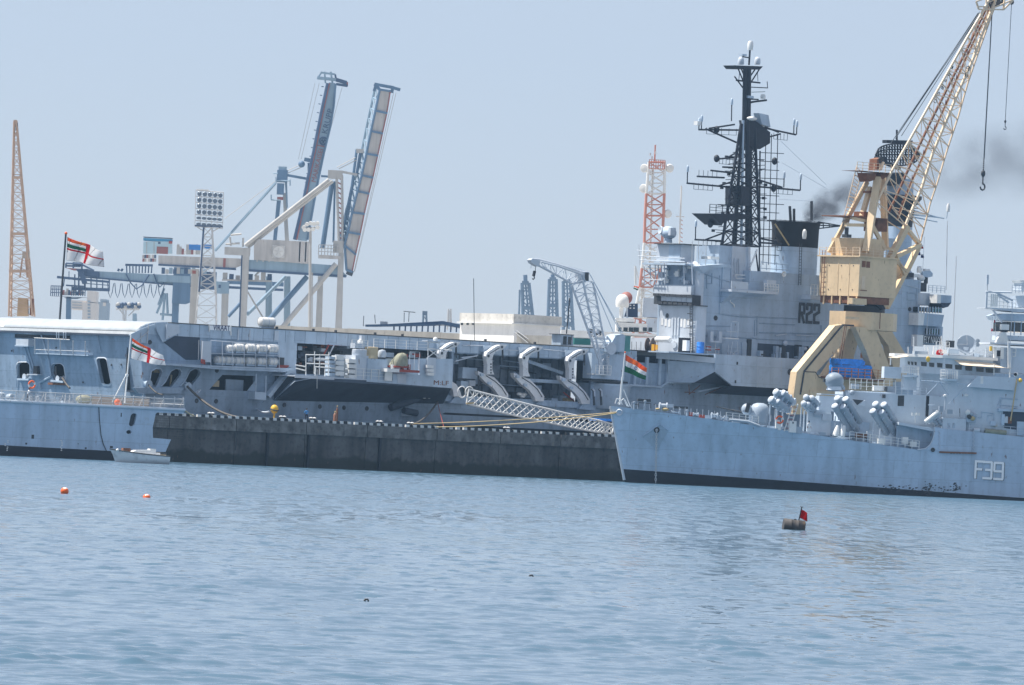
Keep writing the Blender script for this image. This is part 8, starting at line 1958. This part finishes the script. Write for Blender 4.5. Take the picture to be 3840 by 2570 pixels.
def tricolour(u,v):
    if (u - .5) **2*2.2+(v - .5) **2 < .014 and (u - .5) **2*2.2+(v - .5) **2 > .006:return ('wheel',FBL)
    return ('saffron_stripe',FO) if v < .333 else ('white_stripe',FW) if v < .667 else ('green_stripe',FGN)
# big ensign on the carrier stern
CV.prod('ensign_staff',DARK,cA,(603,1165),(578,1500),22,.13,n=8);CV.rod('ensign_staff_foot',DARK,CV.y(cA(578,1500),22),Vector((CV.y(cB(548,160),22).x,22,DZ)),.14,8)
MB().ball(CV.y(cA(604,1160),22),.2).put('staff_truck',ORNG,CV,smooth=60)
flag('naval_ensign','large white naval ensign with red cross flying above the carrier stern',CV,cA,(617,1192),(608,1405),(960,1330),(935,1470),21.8,ensign,.5,'naval ensigns',sag=-.0)
flag('naval_ensign','smaller white naval ensign with red cross on the staff of the near ship',LS,cB,(1210,360),(1198,545),(1502,520),(1508,612),1.9,ensign,.3,'naval ensigns',sag=.15)
flag('national_flag','orange, white and green flag on the jackstaff at the frigate bow',FG,cK,(186,82),(172,262),(414,228),(390,352),-.1,tricolour,.28)
WS_ = at_depth(cT(445,100),1175);tf = Fr('tmp','','',(WS_.x,WS_.y,0),0,kind='x')
flag('national_flag','tiny orange, white and green flag against the radio tower foot',tf,cT,(405,62),(395,120),(510,85),(480,158),0,tricolour,.2,n=14,m=12)
bpy.data.objects.remove(tf.o)
def sig(u,v):return ('cloth',FRD)
flag('signal_flag','small red signal flag, upper of two by the frigate mast house',FG,cO,(1285,862),(1280,900),(1305,868),(1312,905),-5.2,sig,.05,'small red signal flags',n=5,m=4)
flag('signal_flag','small red signal flag, lower of two by the frigate mast house',FG,cO,(1242,990),(1240,1030),(1270,992),(1265,1032),-5.2,sig,.05,'small red signal flags',n=5,m=4)
for a,b in (((1265,800),(1230,1210)),((1300,800),(1310,1190))):FG.prod('signal_halyard',GREYL,cO,a,b,-5.2,.025)
for i,(a,b,m_,lab) in enumerate(((1265,215,FRD,'dark red and white signal flag hanging right of the yellow crane jib foot'),(1240,275,FBL,'dark blue signal flag below the red one beside the crane jib foot'),(1272,300,FBL,'lowest dark blue signal flag right of the crane jib foot'))):
    flag('signal_flag',lab,CV,cJ,(a - 12,b - 22),(a - 16,b+12),(a+14,b - 18),(a+12,b+14),2,(lambda mm:(lambda u,v:('cloth',mm) if v > .35 or mm is FBL and u > .5 else ('white_cloth',FW)))(m_),.08,n=6,m=5)
CV.prod('signal_halyard',GREYL,cJ,(1290,120),(1275,420),2,.03)

# ------------------------------------------------------------------ lattice crane on the carrier deck
def deck_crane():
    b = CV.y(cE(1400,905),-1.5)
    f = Fr('deck_crane','pale grey lattice deck crane with drooping jib on the carrier side','crane',CV.world((b.x,-1.5,b.z)),YAW)
    P = lambda a,c,y=0:f.y(cE(a,c),y)
    # lower boom: four chords
    Lc = [((1130,295),(1250,640),(1365,945)),((1225,250),(1330,640),(1420,880)),((1305,265),(1375,600),(1420,860))]
    def chord(pts,y,r):v = [P(a,c,y) for a,c in pts];f.tube('boom_chord',GREYL,v,r,6);return v
    c1 = chord(((1130,295),(1190,460),(1255,640),(1310,790),(1365,940)),-.8,.17);c2 = chord(((1222,250),(1260,430),(1305,620),(1335,760),(1380,940)),-.8,.17);c3 = chord(((1305,262),(1340,430),(1375,620),(1405,760),(1430,900)),.8,.15)
    def rs(v,n):
        out = []
        for k in range(n):s = k/(n - 1)*(len(v) - 1);i = min(int(s),len(v) - 2);out.append(v[i].lerp(v[i+1],s - i))
        return out
    n = 14;A,B,C_ = rs(c1,n),rs(c2,n),rs(c3,n)
    for i in range(n):
        f.rod('boom_lacing',GREYL,A[i],B[i],.07,5);f.rod('boom_lacing',GREYL,B[i],C_[i],.06,5)
        if i < n - 1:
            f.rod('boom_lacing',GREYL,(A if i % 2 else B)[i],(B if i % 2 else A)[i+1],.07,5);f.rod('boom_lacing',GREYL,(B if i % 2 else C_)[i],(C_ if i % 2 else B)[i+1],.06,5)
    # upper jib
    t1 = chord(((795,72),(850,75),(1000,115),(1220,180),(1270,185)),0,.16);t2 = chord(((795,100),(860,130),(1000,205),(1130,275),(1230,265)),0,.16);t3 = chord(((870,95),(1010,130),(1225,205),(1240,260),(1245,265)),-.8,.12)
    U,V_ = rs(t1,13),rs(t2,13)
    for i in range(13):
        f.rod('jib_lacing',GREYL,U[i],V_[i],.06,5)
        if i < 12:f.rod('jib_lacing',GREYL,(U if i % 2 else V_)[i],(V_ if i % 2 else U)[i+1],.06,5)
    f.poly('jib_nose',GREYL,cE,((785,80),(800,68),(850,74),(865,100),(845,135),(795,105)),-.4,.8);f.poly('knee_plate',GREYL,cE,((1200,180),(1270,178),(1275,260),(1210,255)),-.6,1.2);f.pbox('knee_recess',DARK,cE,(1243,185),(1270,255),-.7,-.55)
    h = P(826,135);o = f.rod('hook_rope',DARK,h,P(822,175),.05);MB().beam(P(818,172),P(808,215),.35,.25).put('hook_block',BLACK,o);MB().tube([P(812,215),P(816,232),P(806,242),P(798,236)],.09,6).put('hook',DARK,o,smooth=50)
    for p,q in (((1275,190),(1555,690)),((1285,205),(1545,700)),((1305,270),(1480,690)),((790,80),(785,150)),((1275,182),(850,70))):f.prod('luffing_rope',TOLE,cE,p,q,.4,.05,n=4)
    for p,q in (((1420,720),(1510,820)),((1430,790),(1440,900)),((1350,740),(1440,745)),((1400,800),(1480,800))):f.pbeam('foot_frame',GREYL,cE,p,q,0,.2)
    for k in range(5):f.pbox('winch_part',(DARK,GREYL)[k % 2],cE,(1285+k*18,660+(k % 3)*16),(1305+k*18,700+(k % 3)*14),.2,.8)
    # machinery cab, mast foot, basket
    f.poly('machinery_cab',TOLE,cE,((1468,770),(1500,712),(1560,702),(1580,720),(1570,850),(1470,850)),-.5,2);f.pbox('cab_glass',MATS['green glass'],cE,(1575,715),(1618,850),-.3,1.5);MB().lathe([(0,0),(.85,0),(.85,.25),(0,.25)],P(1465,825,-.7),(0,1,0),18).put('winch_drum',GREYL,f,smooth=40)
    f.pbox('base_basket_floor',WHITE,cE,(1325,1035),(1460,1050),-.9,.9);f.pbeam('base_post',GREYL,cE,(1365,940),(1380,1035),0,.5);f.pbeam('base_post',GREYL,cE,(1425,880),(1432,1035),0,.4)
    a,b = P(1328,1035,-.9),P(1458,1040,-.9);b.z = a.z;f.rail('basket_rail',WHITE,a,b,5,1.2,.05)
    for k in range(8):f.prod('ladder_rung',GREYL,cE,(1415,880+k*20),(1445,880+k*20),-.3,.06)
deck_crane()
CV.poly('green_canvas_screen',mat('green canvas',(.05,.26,.24),.7,var=.1),cE,((1152,735),(1290,742),(1288,795),(1150,790)),4,.3)
CV.pbox('deck_cabin',TOLE,cE,(1040,705),(1140,800),2.5,4.5);CV.pbox('cabin_roof',DARK,cE,(1030,700),(1150,712),2.3,4.7);CV.prod('cabin_aerial',BLACK,cE,(1112,400),(1085,700),3,.09)
for a,b,c_,d in ((1060,720,1085,790),(1100,725,1125,790)):CV.pbox('cabin_window',LGLASS,cE,(a,b),(c_,d),2.45,2.52)

# ------------------------------------------------------------------ gangway
def gangway():
    GW = mat('gangway white paint',(.72,.72,.7),.45,var=.06,rust=.08)
    b = QF.y(cE(1450,1545),7.0)
    f = Fr('gangway','long white lattice gangway sloping from the carrier side down to the quay','gangway',QF.world((b.x,7.0,QT)),YAW)
    T = [(265,1165),(500,1225),(800,1300),(1100,1372),(1350,1425),(1490,1465)];Bm = [(245,1285),(500,1352),(800,1420),(1100,1480),(1300,1520),(1465,1540)]
    ends = {}
    for nm,y,s in (('near',-.8,0),('far',.8,0)):
        t = [f.y(cE(*p),y) for p in T];bo = [f.y(cE(*p),y) for p in Bm]
        f.tube('top_chord',GW,t,.12,6);f.tube('bottom_chord',GW,bo,.14,6);ends[nm] = (t,bo)
        def rs(v,n):
            out = []
            for k in range(n):q = k/(n - 1)*(len(v) - 1);i = min(int(q),len(v) - 2);out.append(v[i].lerp(v[i+1],q - i))
            return out
        n = 27;A,B = rs(t,n),rs(bo,n)
        for i in range(n - 2):f.beam('lattice_bar',GW,A[i],B[i+2],.11,.06)
        for i in range(n - 2):f.beam('lattice_bar',GW,B[i],A[i+2],.11,.06)
        for i in (0,n - 1):f.beam('end_post',GW,A[i],B[i],.16)
    bo1,bo2 = ends['near'][1],ends['far'][1]
    m = MB();m.loft([[p,q] for p,q in zip(bo1,bo2)],closed=False);m.put('walkway',GREYL,f)
    for k in range(2):c = f.y(cE(238,1190),0);MB().tube([c+Vector((math.cos(t)*.75,-.8+1.6*k,math.sin(t)*.75)) for t in [2*math.pi*j/14 for j in range(15)]],.08,6).put('hinge_hoop',GW,f,smooth=50)
    f.pbeam('hoist_beam',ROPEY,cE,(245,1285),(305,1280),-.9,.2)
    for k in range(4):f.prod('end_rail',GW,cE,(1380+k*30,1440+k*8),(1370+k*30,1530+k*4),-1.0,.07)
    f.pbox('wheel_box',DARK,cE,(1490,1470),(1520,1560),-.6,.6)
    t = f.y(cE(1440,1420),1.0);MB().box(t.x - 2.2,t.x+2.2,.9,2.5,t.z - .25,t.z+.1).put('blue_canopy',BLT,f)
gangway()

# ------------------------------------------------------------------ mooring lines
def sagline(name,label,p,q,sag,r,m,n=14,group=None):
    p,q = Vector(p),Vector(q);pts = [p.lerp(q,k/n)+Vector((0,0,-sag*4*(k/n)*(1 - k/n))) for k in range(n+1)]
    o = MB().tube([v - p for v in pts],r,6).put(name,m,None,smooth=60);o.location = p;return tag(o,label,'rope',group)
W = lambda fr,f,a,b,y:fr.world(fr.y(f(a,b),y))
bol = lambda f,a,b:QF.world(Vector((QF.y(f(a,b),.9).x,.9,QT+.45)))
sagline('mooring_line','thick mooring line from the third stern arch down to the quay',W(CV,cB,1715,805,-.6),W(QF,cD,345,1040,1.2),.8,.16,ROPE,group='mooring lines')
o = MB().lathe([(.1,-.03),(.55,-.05),(.58,0),(.55,.05),(.1,.03)],(0,0,0),(.55,.3,-.75),18).put('rat_guard',GREYL);o.location = W(CV,cB,1805,855,-1.6);tag(o,'round white rat guard disc on the mooring line below the stern arches','rat guard')
sagline('mooring_line','mooring line from the first stern arch beside the near ship railing',W(CV,cB,1360,790,-.6),W(CV,cB,1490,880,-5),.3,.1,ROPE,group='mooring lines')
sagline('mooring_line','mooring line from the second transom opening down behind the railing',CV.world(CV.x(cY(1020,1125),1.0)),CV.world(CV.x(cY(1140,1290),-.8)),.1,.14,ROPE,group='mooring lines')
sagline('mooring_line','pale rope from the near ship stern chock to the quay kerb',W(LS,cB,1680,1015,.2),W(QF,cB,1780,1075,.6),.1,.09,ROPEY)
sagline('mooring_line','mooring line dropping from the carrier below the right end of the sponson',W(CV,cD,2150,895,-1.0),bol(cD,1925,1115),.6,.13,ROPE,group='mooring lines')
sagline('mooring_line','thin reddish rope hanging from the sponson to the quay kerb',W(CV,cD,2150,900,-1.0),W(QF,cD,2210,1135,.8),.1,.05,REDP)
bow = FG.world(hull_at(cK,95,690,.1))
sagline('mooring_line','upper pale bow line from the frigate to the quay bollard',bow,bol(cD,1900,1115),.25,.07,ROPEY,group='pale bow lines');sagline('mooring_line','lower pale bow line from the frigate to the quay edge',bow+Vector((0,.2,-.1)),W(QF,cD,1995,1130,1.0),.45,.07,ROPEY,group='pale bow lines')
sagline('hose_line','grey hose lying from the hull to the yellow buoy on the quay',W(CV,cD,500,970,.3),W(QF,cD,610,985,3),.2,.12,GREYL)

# ------------------------------------------------------------------ things on the quay
p = QF.y(cD(655,1010),3.0);yb = Fr('mooring_buoy','round yellow mooring buoy standing on the quay by the bollards','buoy',QF.world((p.x,3.0,QT)),YAW)
YB = mat('yellow buoy paint',(.72,.42,.03),.5,var=.2,vscale=2,rust=.3)
MB().ball((0,0,1.5),.52,18,(1,1,1.15),12).put('float',YB,yb,smooth=60);MB().lathe([(0,0),(.45,0),(.45,.12),(.12,.2),(.12,1.0),(0,1.05)],n=14).put('foot',YB,yb,smooth=40);MB().tube([Vector((math.cos(t)*.53,math.sin(t)*.53,1.5+.2*math.sin(t))) for t in [2*math.pi*k/16 for k in range(17)]],.09,6).put('fender_rope',DARK,yb,smooth=50);MB().tube([Vector((-.12,0,2.05)),Vector((-.12,0,2.2)),Vector((.12,0,2.2)),Vector((.12,0,2.05))],.06,6).put('lifting_eye',DARK,yb)
GC = mat('brown cylinder paint',(.26,.12,.07),.5,var=.15)
for a,b,h,lab,m_ in ((1210,1085,1.45,'short thick brown gas cylinder on the quay',GC),(1226,1082,2.2,'tall rusty post with pale tip beside the brown cylinder',RUST)):
    p = QF.y(cD(a,b),1.0 if h < 2 else 1.4);g = Fr('gas_cylinder' if h < 2 else 'steel_post',lab,'cylinder' if h < 2 else 'post',QF.world((p.x,p.y,QT)),YAW)
    r = .24 if h < 2 else .15;MB().lathe([(0,0),(r,0),(r,h*.82),(r*.75,h*.9),(r*.35,h*.95),(r*.35,h),(0,h)],n=14).put('body',m_,g,smooth=45);MB().lathe([(0,h),(r*.6,h),(r*.6,h+.16),(0,h+.2)],n=10).put('valve_cap',ROPEY,g,smooth=40)
p = QF.y(cE(300,1490),.8)
# ------------------------------------------------------------------ white work boat
def work_boat():
    c = on_z(cB(1290,1505));f = Fr('work_boat','small white workboat with cuddy lying at the near ship stern','boat',(c.x,c.y - 2.5,0),math.radians(20))
    L0 = f.y(cB(1005,1385),0).x;L1 = f.y(cB(1532,1440),0).x;L = L1 - L0
    m = MB();rings = []
    for k in range(11):
        s = k/10;x = L0+L*s;hb = 1.35*(1 - (1 - s) **2.6)*(1 if s < .8 else 1 - .12*(s - .8)/.2);zt = 1.5 - .95*s+.4*s*s;rk = (1 - s) **4*0.9
        rings.append([Vector((x+rk*t_,y_*max(hb,.04),z_)) for t_,y_,z_ in ((0,-1,zt),(.4,-.97,zt*.6),(.8,-.8,.1),(1,-.3,-.4),(1,.3,-.4),(.8,.8,.1),(.4,.97,zt*.6),(0,1,zt))])
    m.loft(rings,closed=False);m.loft([[r[0],r[-1]] for r in rings],closed=False);m.add(rings[-1],[tuple(range(8))]);m.put('hull',mat('boat white paint',(.66,.68,.7),.4,var=.08,dirt=.25),f,smooth=40)
    for s in (0,7):f.tube('rubbing_rail',DARK,[r[s]+Vector((0,-.03 if s == 0 else .03,.02)) for r in rings],.07,6)
    zc = 1.2
    P = lambda a,b,y=-.7:f.y(cB(a,b),y)
    MB().prism([P(1190,1418),P(1245,1388),P(1370,1388),P(1415,1440),P(1240,1436)],(0,1.4,0)).put('cuddy',WHITE,f);f.pbox('console',WHITE,cB,(1375,1375),(1425,1440),-.6,.5);f.pbox('engine_box',WHITE,cB,(1425,1410),(1465,1445),-.7,.7);f.pbox('bow_locker',RUST,cB,(1130,1368),(1195,1402),-.5,.4)
    f.pbox('dark_well',DARK,cB,(1420,1408),(1525,1440),.1,.9);p = P(1075,1388);MB().ball(p,.2).put('bow_fender',WHITE,f,smooth=60);f.pbox('seat',BEIGE,cB,(1470,1430),(1520,1445),-.8,0)
work_boat()
# ------------------------------------------------------------------ buoys on the water
def ball_buoy(px,r,h,lab,white):
    c = on_z(px);f = Fr('marker_buoy',lab,'buoy',(c.x,c.y,0),.3,'orange marker buoys');MB().ball((0,0,h),r,22,(1.05,1.05,1),14).put('float',ORNG,f,smooth=60)
    MB().lathe([(0,r*1.0),(r*.3,r*.965),(r*.55,r*.85),(r*.72,r*.72),(r*.735,r*.71),(r*.57,r*.86),(r*.3,r*.98),(0,r*1.02)],(0,0,h),white,18).put('white_patch',WHITE,f,smooth=60)
ball_buoy((242,1851),.25,.14,'orange ball buoy with white top, leftmost on the water',(.35,-.5,.8));ball_buoy((550,1866),.24,-.02,'half-sunken orange buoy with white patch, right of the other',(-.15,-.9,.35))
def drum_buoy():
    c = on_z(cP(1050,1190));f = Fr('drum_buoy','floating rusty grey drum carrying a small red flag on a stick','buoy',(c.x,c.y,0),0.12)
    DR = mat('rusty drum',(.07,.064,.062),.7,var=.35,vscale=3,rust=.5,rustcol=(.25,.14,.06));a,b = f.y(cP(640,970),0),f.y(cP(1530,1090),0);d = b - a;L = d.length;r = .44
    MB().lathe([(0,0),(r*.95,0),(r,.03),(r,L*.31),(r*1.04,L*.33),(r,L*.35),(r,L*.64),(r*1.04,L*.66),(r,L*.68),(r,L - .03),(r*.95,L),(0,L)],(a.x,a.y,a.z - .05),d,22).put('drum',DR,f,smooth=40)
    f.prod('flag_stick',BLACK,cP,(1275,900),(1415,270),0,.035);f.poly('stick_head',BLACK,cP,((1345,205),(1400,235),(1495,235),(1450,268),(1395,272)),-.02,.05);f.poly('stick_base',BLACK,cP,((1225,905),(1270,850),(1335,915),(1300,940)),-.2,.3)
    c2 = f.y(cP(1135,850),-.1);MB().tube([c2+Vector((math.cos(t)*.11,0,math.sin(t)*.14)) for t in [2*math.pi*k/12 for k in range(13)]],.028,6).put('lifting_ring',DARK,f);f.ptube('hose_end',BLACK,cP,((1400,950),(1500,975),(1555,1040)),-.3,.05)
    rd = flag('marker_flag','small bright red flag on the floating drum',f,cP,(1425,345),(1340,700),(1650,490),(1640,855),-.02,lambda u,v:('cloth',FRD),.06,n=14,m=12)
drum_buoy()
def debris(px,s,lab):
    c = on_z(px);o = MB().tube([Vector((-s,0,-.05)),Vector((-s*.3,.02,.03)),Vector((s*.4,0,.035)),Vector((s,0,-.05))],[.015,.035,.03,.012],7).put('driftwood',DARK,None,smooth=60);o.location = (c.x,c.y,.02);tag(o,lab,'debris')
debris(c0(838,1376),.09,'small dark piece of driftwood floating left of centre in the foreground');debris(c0(1215,1320),.11,'small dark floating debris near the centre of the water')
def lifebuoy(fr,pt,r,lab,nrm):
    f = Fr('lifebuoy',lab,'lifebuoy',fr.world(pt),fr.yaw);n = Vector(nrm).normalized();a = n.orthogonal().normalized();b = n.cross(a)
    for k in range(8):
        seg = [(a*math.cos(t)+b*math.sin(t))*r for t in [2*math.pi*(k+j/4)/8 for j in range(5)]];MB().tube(seg,r*.27,8).put('ring_segment',ORNG if k % 2 else FRD if False else (ORNG if k % 4 else WHITE),f,smooth=60)
lifebuoy(LS,LS.y(cB(292,788),.3),.42,'faded pink and white lifebuoy held above the near ship railing',(0,1,0));lifebuoy(FG,FG.y(cK(1803,768),-6.6),.45,'orange lifebuoy on a white stand by the red ladder',(.3,1,0))
for a,b,c_,d in ((1765,770,1800,860),(1790,800,1815,880)):FG.pbox('lifebuoy_stand',WHITE,cK,(a,b),(c_,d),-6.5,-6.1)
p = LS.y(cB(1075,945),2.5);f = Fr('life_jacket_pile','bright orange life jackets lying on the near ship deck by the staff','life jackets',LS.world((p.x,2.5,LS.y(cB(1000,985),0).z+.06)),LS.yaw)
MB().ball((0,0,.45),.42,12,(1,.8,1.1)).put('jacket',ORNG,f,smooth=60);MB().ball((.3,.1,.3),.3,10,(1.2,.8,.8)).put('jacket',ORNG,f,smooth=60)

# ------------------------------------------------------------------ people: one continuous skinned body each
SKIN = mat('skin',(.22,.11,.065),.6,var=.05);HAIR = mat('black hair',(.012,.01,.01),.6)
def person(fr,pt,yaw,label,shirt,trousers,shoes,arms,cap=None,lean=0.0,legs=.0,hgt=1.72):
    f = Fr('person',label,'person',fr.world(pt),fr.yaw+yaw)
    J = {};V = [];E = [];Rr = [];M = []
    def v(n,p,r):J[n] = len(V);V.append(Vector(p));Rr.append(r);return J[n]
    def e(a,b):E.append((J[a],J[b]))
    L = lean
    v('pelvis',(0,0,.95),.135);v('waist',(0,-.02 - L*.1,1.1),.12);v('chest',(0,-.02 - L*.3,1.3),.145);v('neck0',(0,-.01 - L*.42,1.46),.075);v('neck',(0,-.015 - L*.48,1.52),.055);v('head',(0,-.03 - L*.55,1.6),.085);v('crown',(0,-.02 - L*.58,1.7),.078)
    for a,b in (('pelvis','waist'),('waist','chest'),('chest','neck0'),('neck0','neck'),('neck','head'),('head','crown')):e(a,b)
    for s,n in ((-1,'l'),(1,'r')):
        v('hip'+n,(s*.1,0,.88),.1);v('knee'+n,(s*.11,-.02+legs*s,.5),.065);v('calf'+n,(s*.11,.02+legs*s*1.3,.33),.06);v('ankle'+n,(s*.11,.03+legs*s*1.8,.09),.042);v('toe'+n,(s*.13,-.15+legs*s*1.8,.045),.04)
        e('pelvis','hip'+n);e('hip'+n,'knee'+n);e('knee'+n,'calf'+n);e('calf'+n,'ankle'+n);e('ankle'+n,'toe'+n)
        el,wr = arms[0 if s < 0 else 1];sh = Vector((s*.19,-.02 - L*.36,1.41))
        v('sh'+n,sh,.065);v('el'+n,el,.046);v('wr'+n,wr,.032);d = (Vector(wr) - Vector(el)).normalized();v('palm'+n,Vector(wr)+d*.07,.034)
        e('chest','sh'+n);e('sh'+n,'el'+n);e('el'+n,'wr'+n);e('wr'+n,'palm'+n)
        a = d.orthogonal().normalized();b = d.cross(a)
        for k in range(5):
            off = a*((k - 1.5)*.019) if k < 4 else b*.035;ln = (.07,.085,.08,.06,.045)[k]
            q0 = Vector(wr)+d*(.1 if k < 4 else .05)+off;v('f%d%s' % (k,n),q0,.0095);v('t%d%s' % (k,n),q0+d*ln*.8+b*.02,.008);e('palm'+n,'f%d%s' % (k,n));e('f%d%s' % (k,n),'t%d%s' % (k,n))
    me = bpy.data.meshes.new('body');me.from_pydata(V,E,[]);ob = bpy.data.objects.new('body',me);COL.objects.link(ob)
    md = ob.modifiers.new('skin','SKIN')
    if not me.skin_vertices:return None
    for i,sv in enumerate(me.skin_vertices[0].data):sv.radius = (Rr[i],Rr[i]*(.78 if i in (0,1,2) else 1));sv.use_root = (i == 0)
    sb = ob.modifiers.new('sub','SUBSURF');sb.levels = 1;sb.render_levels = 1
    dg = bpy.context.evaluated_depsgraph_get();m2 = bpy.data.meshes.new_from_object(ob.evaluated_get(dg));bpy.data.objects.remove(ob)
    m2.materials.clear()
    for mt in (SKIN,shirt,trousers,shoes):m2.materials.append(mt)
    wrs = [Vector(arms[0][1]),Vector(arms[1][1])];els = [Vector(arms[0][0]),Vector(arms[1][0])]
    for pl in m2.polygons:
        c = pl.center;k = 1
        if c.z > 1.49:k = 0
        elif c.z < .11 and abs(c.x) < .3:k = 3
        elif c.z < .98 and abs(c.x) < .235 and all((c - w_).length > .16 for w_ in wrs):k = 2
        if any((c - w_).length < .17 and (c - e_).length > .08 for w_,e_ in zip(wrs,els)):k = 0
        pl.material_index = k;pl.use_smooth = True
    s = hgt/1.78
    m2.transform(Matrix.Scale(s,4));body = link('body',m2,f)
    hc = (J['head'],J['crown']);h0,h1 = V[J['head']]*s,V[J['crown']]*s;c = (h0+h1)/2
    # face: nose, eyes, mouth, ears, hair or cap
    fw = Vector((0,-1,-.1)).normalized()
    MB().ball(c+fw*.095+Vector((0,0,-.02)),.018,6,(.8,1,1.3)).put('nose',SKIN,f,smooth=60)
    for x in (-.032,.032):MB().ball(c+fw*.083+Vector((x,0,.015)),.011,6).put('eye',HAIR,f,smooth=60)
    MB().ball(c+fw*.085+Vector((0,0,-.06)),.02,6,(1.2,.4,.3)).put('mouth',mat('lips',(.2,.06,.05),.6) if 'lips' not in MATS else MATS['lips'],f,smooth=60)
    for x in (-.09,.09):MB().ball(c+Vector((x,.01,0)),.028,6,(.4,1,1.3)).put('ear',SKIN,f,smooth=60)
    if cap:
        MB().lathe([(.095,-.02),(.105,0),(.11,.05),(.08,.09),(0,.1)],c+Vector((0,.01,.03)),n=14).put('cap',cap,f,smooth=50);MB().beam(c+Vector((0,-.09,.04)),c+Vector((0,-.17,.03)),.13,.012).put('cap_peak',cap,f)
    else:
        MB().lathe([(.1,-.06),(.105,0),(.1,.05),(.06,.09),(0,.1)],c+Vector((0,.02,.02)),n=14).put('hair',HAIR,f,smooth=50)
    return f
LB = mat('pale blue shirt',(.72,.8,.88),.85);NV = mat('navy trousers',(.02,.025,.05),.85);BC = mat('bright blue shirt',(.06,.25,.55),.85);WU = mat('white uniform',(.8,.8,.8),.8);SHOE = mat('black shoes',(.012,.012,.012),.4)
zd_ = LS.y(cB(1000,985),0).z+.07
p = LS.y(cB(250,900),1.0)
person(LS,(p.x,1.0,zd_),math.radians(70),'person in pale blue shirt and dark trousers leaning on the near ship railing',LB,NV,SHOE,[((-.3,-.2,1.2),(-.16,-.52,1.25)),((.3,-.2,1.2),(.12,-.55,1.22))],lean=.35)
p = QF.y(cD(948,1072),2.0)
person(QF,(p.x,2.0,QT),math.radians(150),'person in bright blue shirt and dark trousers standing on the quay',BC,NV,SHOE,[((-.26,-.08,1.16),(-.12,-.3,1.2)),((.3,.02,1.14),(.24,-.16,.98))],hgt=1.88)
p = FG.y(cK(2105,920),-6.4)
person(FG,(p.x,-6.4,sheer(p.x)),math.radians(20),'sailor in white uniform standing on the frigate deck by the launchers',WU,WU,WU,[((-.27,.02,1.13),(-.29,-.06,.88)),((.27,.02,1.13),(.3,-.06,.88))],legs=.03,hgt=1.78)

# ------------------------------------------------------------------ funnel smoke drifting to the right
def smoke():
    """a train of soft puffs, dense at the funnel mouth and thinning down-wind"""
    pts = [(cG(1082,1112),4.5,1.0,.5),(cG(1098,1092),4.6,1.4,.6),(cG(1122,1070),5,2.0,.5),(cG(1155,1048),5.4,2.6,.36),(cI(262,1195),6,3.2,.26),(cI(330,1165),7.5,3.6,.18),(cI(400,1140),9,4.0,.13),(cI(500,1115),12,4.6,.08),(cI(640,1085),16,5.4,.05),
           (cI(800,1060),20,6.0,.035),(cI(960,1040),24,6.6,.034),(cI(1080,1010),27,7.2,.036),(cI(1200,960),30,8.2,.04),(cI(1320,960),33,8.6,.036),(cI(1440,940),37,9.0,.034),(cI(1600,920),42,10,.03)]
    o0 = CV.y(pts[0][0],pts[0][1]);f = Fr('funnel_smoke','dark smoke rising from the carrier funnel and drifting right behind the yellow crane','smoke',CV.world(o0),CV.yaw)
    m = bpy.data.materials.new('smoke');m.use_nodes = True;N = m.node_tree.nodes;L = m.node_tree.links;N.clear()
    vol = N.new('ShaderNodeVolumePrincipled');vol.inputs['Color'].default_value = (.14,.16,.2,1)
    tc = N.new('ShaderNodeTexCoord');at = N.new('ShaderNodeAttribute');at.attribute_type = 'OBJECT';at.attribute_name = 'thickness'
    ln = N.new('ShaderNodeVectorMath');ln.operation = 'LENGTH';L.new(tc.outputs['Object'],ln.inputs[0])
    ns = N.new('ShaderNodeTexNoise');ns.inputs['Scale'].default_value = 1.6;ns.inputs['Detail'].default_value = 4;L.new(tc.outputs['Object'],ns.inputs['Vector'])
    def rng(src,a,b,lo,hi):
        r = N.new('ShaderNodeMapRange');r.interpolation_type = 'SMOOTHSTEP';r.inputs['From Min'].default_value = a;r.inputs['From Max'].default_value = b;r.inputs['To Min'].default_value = lo;r.inputs['To Max'].default_value = hi;L.new(src,r.inputs['Value']);return r.outputs[0]
    def mul(a,b):n = N.new('ShaderNodeMath');n.operation = 'MULTIPLY';L.new(a,n.inputs[0]);L.new(b,n.inputs[1]);return n.outputs[0]
    L.new(mul(mul(rng(ln.outputs['Value'],.15,.98,1,0),rng(ns.outputs['Fac'],.38,.66,0,1)),at.outputs['Fac']),vol.inputs['Density'])
    out = N.new('ShaderNodeOutputMaterial');L.new(vol.outputs[0],out.inputs['Volume'])
    src = None;rnd = random.Random(3)
    for c,y,r,d in pts:
        if src is None:src = MB().ball((0,0,0),1.0,16,None,10).put('puff',m,f);o = src
        else:o = bpy.data.objects.new('puff',src.data);COL.objects.link(o);o.parent = f.o
        o.location = CV.y(c,y) - o0;o.scale = (r*1.25,r,r*.85);o.rotation_euler = (rnd.uniform(-.4,.4),rnd.uniform(-.5,-.1),rnd.uniform(0,6));o['thickness'] = d*(2.0 if d > .1 else 1.25)
smoke()


# ------------------------------------------------------------------ haze: the air between the camera and the far shore
def haze():
    o = MB().box(-1500,1500,-60,3400,-1.0,190).put('haze',bpy.data.materials.new('haze air'),kind='stuff')
    m = o.data.materials[0];m.use_nodes = True;N = m.node_tree.nodes;N.clear()
    v = N.new('ShaderNodeVolumePrincipled');v.inputs['Density'].default_value = 0.000065
    v.inputs['Color'].default_value = (0.42,0.69,1.0,1);v.inputs['Anisotropy'].default_value = 0.2
    out = N.new('ShaderNodeOutputMaterial');m.node_tree.links.new(v.outputs[0],out.inputs['Volume'])
haze()
